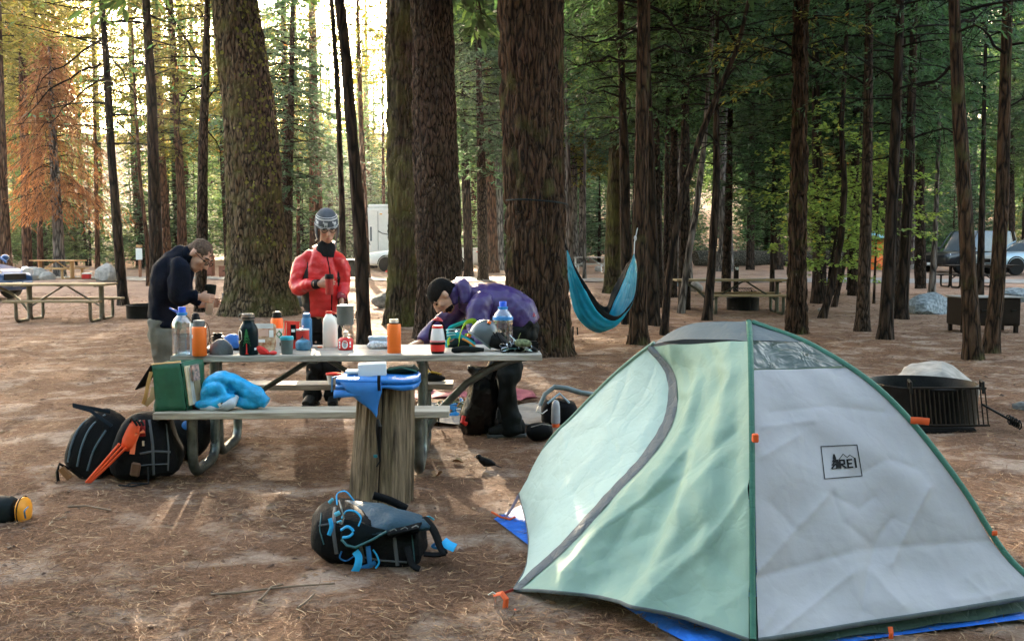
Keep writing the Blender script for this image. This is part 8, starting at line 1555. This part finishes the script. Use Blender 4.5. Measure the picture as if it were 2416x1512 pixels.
t = thing('mug', 'dark red travel mug with a black lid held by the man in red', 'mug', tuple(mug)); MB().lathe([(.030, -.095), (.034, -.09), (.037, .03), (.037, .045)], mug, 24).build('mug', mat('mug_red', (.30, .02, .018), .35), t); MB().lathe([(.039, .045), (.040, .05), (.040, .078), (.034, .088), (0, .088)], mug, 24).build('lid', BLACKP, t)

# ---------------- man in navy, bent over a cup
y0 = 8.2
root = thing('person', 'man in a navy fleece with glasses bending his head over a steel cup', 'person', (P(385, 1000).x, y0, gz(P(385, 1000).x, y0)))
hc = P(470, 602, -.02); M = basis((.66, -.22, -.72), (.72, 0, .69))
sh_r, el_r, wr_r = P(424, 630, -.19), P(430, 706, -.22), P(470, 700, -.19); sh_l, el_l, wr_l = P(430, 622, .17), P(444, 690, .15), P(482, 718, .03)
hip_r, kn_r, an_r = P(392, 785, -.09), P(390, 888, -.10), P(384, 982, -.1); hip_l, kn_l, an_l = P(390, 785, .1), P(392, 888, .1), P(390, 982, .12)
tor = [P(386, 790), P(388, 750), P(394, 690), P(406, 635), P(424, 606), P(442, 602)]
def skin2(mb):
    head_shape(mb, hc, M, 1.08); mb.tube([P(442, 606), P(452, 602), hc + M @ Vector((0, -.03, -.04))], [.05, .058, .06], 14)
    mb.tube(tor, [(.12, .10), (.12, .10), (.13, .09), (.12, .08), (.09, .06), (.05, .05)], 18, side=(0, 1, 0))
    for a, b_, c_ in ((sh_r, el_r, wr_r), (sh_l, el_l, wr_l)): mb.tube([a, b_, c_], [.045, .042, .031], 12)
    for a, b_, c_ in ((hip_r, kn_r, an_r), (hip_l, kn_l, an_l)): mb.tube([a, b_, c_, c_ + Vector((0, 0, -.04))], [.08, .056, .042, .04], 12)
cupc = P(495, 706, -.135)
body_mesh(root, [skin2], [((wr_r, (.95, -.1, -.15), (.15, .98, -.1), (.0, -.1, 1)), dict(curl=.92, s=.95)), ((wr_l, (.8, .1, .1), (-.1, -.98, .0), (0, 0, 1)), dict(curl=.6))]); eyes(root, hc, M, 1.08); glasses(root, hc, M, 1.08); face_bits(root, hc, M, 1.08)
f = lambda x, y, z: hc + M @ (Vector((x, y, z)) * 1.08)
hr = MB(); hr.ball(f(0, -.017, .040), (.084, .1, .091), 24, R=M); hr.ball(f(0, -.050, .004), (.076, .064, .058), 18, R=M); hair = hr.build('hair', HAIRB, root, fuse=(.005, 2), wrinkle=[(.006, 60, 120)])
NAVY = mat('fleece_navy', (.006, .014, .038), .92, bump=.3, bs=90, var=.25)
jb = MB(); jb.tube([P(390, 768), P(391, 740), P(396, 690), P(406, 640), P(419, 613), P(434, 603), P(446, 600)], [(.18, .112), (.19, .128), (.195, .132), (.20, .125), (.175, .11), (.112, .088), (.085, .075)], 26, side=(0, 1, 0))
for a, b_, c_, dy in ((sh_r, el_r, wr_r, -.01), (sh_l, el_l, wr_l, .01)):
    q, r = quilt([a + Vector((-.03, .06 if dy < 0 else -.06, .03)), a, a.lerp(b_, .5) + Vector((-.01, dy, 0)), b_ + Vector((-.008, 0, -.01)), b_.lerp(c_, .5), c_ - (c_ - b_).normalized() * .01], [.082, .094, .080, .078, .068, .050], 30, 0); jb.tube(q, [x[0] for x in r], 16)
jb.build('fleece', NAVY, root, fuse=(.010, 4), wrinkle=[(.03, 6, 121), (.014, 13, 122)]); MB().tube([P(442, 608, 0), P(450, 600, 0), P(457, 597, 0)], [(.088, .082), (.084, .078), (.08, .074)], 18, side=(0, 1, 0), cap=False).build('collar', NAVY, root, solid=.01)
KH = mat('pants_olive_grey', (.11, .10, .08), .85, bump=.3, bs=24); tr_ = MB(); tr_.tube([P(391, 755), P(391, 800)], [(.175, .118), (.175, .122)], 18, side=(0, 1, 0))
for a, b_, c_ in ((hip_r, kn_r, an_r), (hip_l, kn_l, an_l)): tr_.tube([a + Vector((0, 0, .03)), a.lerp(b_, .5), b_, b_.lerp(c_, .5), c_], [.098, .092, .082, .078, .084], 16)
tr_.build('trousers', KH, root, fuse=(.011, 3), wrinkle=[(.03, 7, 123), (.012, 18, 124)])
for a in (an_r, an_l): boot(root, Vector((a.x, a.y, gz(a.x, a.y))), (1, -.1, 0), MATS['boot_dark'], BLACKP)
ax = Vector((.10, -.05, 1)); cyl_cup('travel_cup', 'steel travel cup with a black rim held by the man in navy', cupc, ax, [('cup', [(.026, -.125), (.029, -.12), (.036, .03), (.037, .04)], STEEL), ('rim', [(.039, .035), (.042, .045), (.046, .115), (.043, .118), (.038, .06), (0, .05)], mat('rim_dark_green', (.015, .025, .022), .5))], None, 'cup')

# ---------------- man in purple, stooping over the table
y0 = 7.78
root = thing('person', 'man in a purple down jacket and black beanie stooping over the table', 'person', (P(1205, 1035).x, y0, gz(P(1205, 1035).x, y0)))
hc = P(1046, 699, -.10); M = basis((-.50, -.16, -.85), (-.86, 0, .50))
sh_r, el_r, wr_r = P(1132, 722, -.20), P(1122, 800, -.30), P(1064, 800, -.50); sh_l, el_l, wr_l = P(1098, 712, .14), P(1050, 762, .06), P(992, 806, -.06)
hip_r, kn_r, an_r = P(1222, 790, -.10), P(1196, 902, -.12), P(1206, 1012, -.10); hip_l, kn_l, an_l = P(1216, 790, .12), P(1172, 892, .10), P(1160, 1004, .26)
tor = [P(1226, 790), P(1218, 752), P(1180, 722), P(1136, 706), P(1104, 700), P(1080, 698)]
def skin3(mb):
    head_shape(mb, hc, M, 1.06); mb.tube([P(1096, 700, -.03), P(1076, 698, -.06), hc + M @ Vector((0, -.03, -.05))], [.064, .06, .058], 14)
    mb.tube(tor, [(.15, .12), (.15, .12), (.15, .115), (.165, .115), (.13, .09), (.06, .06)], 18, side=(0, 1, 0))
    for a, b_, c_ in ((sh_r, el_r, wr_r), (sh_l, el_l, wr_l)): mb.tube([a, b_, c_], [.055, .045, .031], 12)
    for a, b_, c_ in ((hip_r, kn_r, an_r), (hip_l, kn_l, an_l)): mb.tube([a, b_, c_, c_ + Vector((0, 0, -.04))], [.082, .058, .043, .04], 12)
body_mesh(root, [skin3], [((wr_r, (-.9, -.3, -.15), (0, -.1, -1), (0, -1, 0)), dict(curl=.3)), ((wr_l, (-.8, -.5, -.25), (0, -.1, -1), (0, 1, 0)), dict(curl=.3))]); eyes(root, hc, M, 1.06); face_bits(root, hc, M, 1.06)
f = lambda x, y, z: hc + M @ Vector((x, y, z))
bm_ = MB(); bm_.ball(f(0, -.02, .040), (.093, .112, .100), 26, R=M, zcut=-.022); bm_.ball(f(0, -.055, .0), (.082, .078, .072), 20, R=M); bm_.build('beanie', mat('knit_black', (.010, .011, .012), .95, bump=.5, bs=150), root, fuse=(.007, 3))
bd = MB(); bd.ball(f(0, .052, -.078), (.052, .046, .046), 14, R=M); bd.build('beard', mat('beard_dark', (.035, .02, .014), .9, bump=.5, bs=160), root, wrinkle=[(.008, 60, 130)])
PUR = mat('down_purple', (.036, .018, .095), .40, var=.2, bump=.25, bs=26)
jb = MB(); q, r = quilt([P(1244, 772), P(1222, 742), P(1182, 722), P(1138, 712), P(1106, 706), P(1088, 702)], [(.18, .125), (.20, .160), (.205, .170), (.21, .165), (.175, .135), (.115, .10)], 70, .085, .035); jb.tube(q, r, 30, side=(0, 1, 0))
jb.build('jacket', PUR, root, fuse=(.009, 3), wrinkle=[(.007, 9, 131), (.006, 24, 132)])
for a, b_, c_, nm in ((sh_r, el_r, wr_r, 0), (sh_l, el_l, wr_l, 1)):
    sl = MB(); q, r = quilt([a + Vector((.04, .06 if nm == 0 else -.06, .05)), a, a.lerp(b_, .55), b_, b_.lerp(c_, .5), c_], [.085, .10, .09, .082, .074, .048], 50, .08, .05); sl.tube(q, [x[0] for x in r], 18); sl.ball(q[6], .09, 14)
    s_ = sl.build('sleeve', PUR, root, fuse=(.009, 3), wrinkle=[(.012, 10, 133 + nm), (.005, 26, 135 + nm)])
hd = MB(); q, r = quilt([P(1100, 716, -.16), P(1096, 682, -.13), P(1084, 668, -.02), P(1086, 670, .10), P(1096, 690, .16)], [.042, .048, .050, .048, .042], 30, .06, .07); hd.tube(q, [x[0] for x in r], 16); q, r = quilt([P(1078, 716, -.12), P(1068, 688, -.10), P(1066, 676, .0), P(1070, 684, .10)], [.034, .044, .046, .04], 24, .06, .12); hd.tube(q, [x[0] for x in r], 14)
hd.build('hood', PUR, root, fuse=(.008, 2), wrinkle=[(.016, 14, 137)]); MB().tube([P(1082, 700, -.19), P(1083, 716, -.21), P(1084, 728, -.21)], .006, 6).build('drawcord', BLACKP, root)
DG = mat('pants_dark_green', (.014, .019, .018), .75, bump=.3, bs=20); tr_ = MB(); tr_.tube([P(1252, 752), P(1236, 772), P(1218, 800)], [(.18, .10), (.19, .15), (.18, .145)], 20, side=(0, 1, 0))
for a, b_, c_ in ((hip_r, kn_r, an_r), (hip_l, kn_l, an_l)): tr_.tube([a + Vector((.02, 0, .05)), a.lerp(b_, .5), b_, b_.lerp(c_, .5), c_ + Vector((0, 0, -.02))], [.105, .094, .080, .074, .078], 18)
tr_.build('trousers', DG, root, fuse=(.011, 3), wrinkle=[(.03, 8, 138), (.014, 18, 139)]); MB().tube([P(1256, 742, -.14), P(1262, 752, -.08), P(1262, 752, .06)], .02, 8).build('shirt_hem', mat('shirt_pink', (.35, .08, .12), .8), root)
for a in (an_r, an_l): boot(root, Vector((a.x + .02, a.y, gz(a.x, a.y))), (-1, -.15, 0), mat('boot_grey_black', (.025, .028, .028), .6), mat('boot_sole', (.06, .065, .065), .7), 1.05)
# ================================================================ the air: thin morning haze lit from behind
m = bpy.data.materials.new('haze_air'); m.use_nodes = True; nt = m.node_tree; nt.nodes.clear()
ou = nt.nodes.new('ShaderNodeOutputMaterial'); pv = nt.nodes.new('ShaderNodeVolumePrincipled')
pv.inputs['Density'].default_value = 0.0002; pv.inputs['Color'].default_value = (.98, .98, .98, 1); pv.inputs['Anisotropy'].default_value = .8
nt.links.new(pv.outputs[0], ou.inputs['Volume'])
hz = MB().box((0, 55, 24), (300, 270, 56)).build('haze', m, None, smooth=None); tag(hz, 'thin bright haze hanging between the trees', kind='stuff')
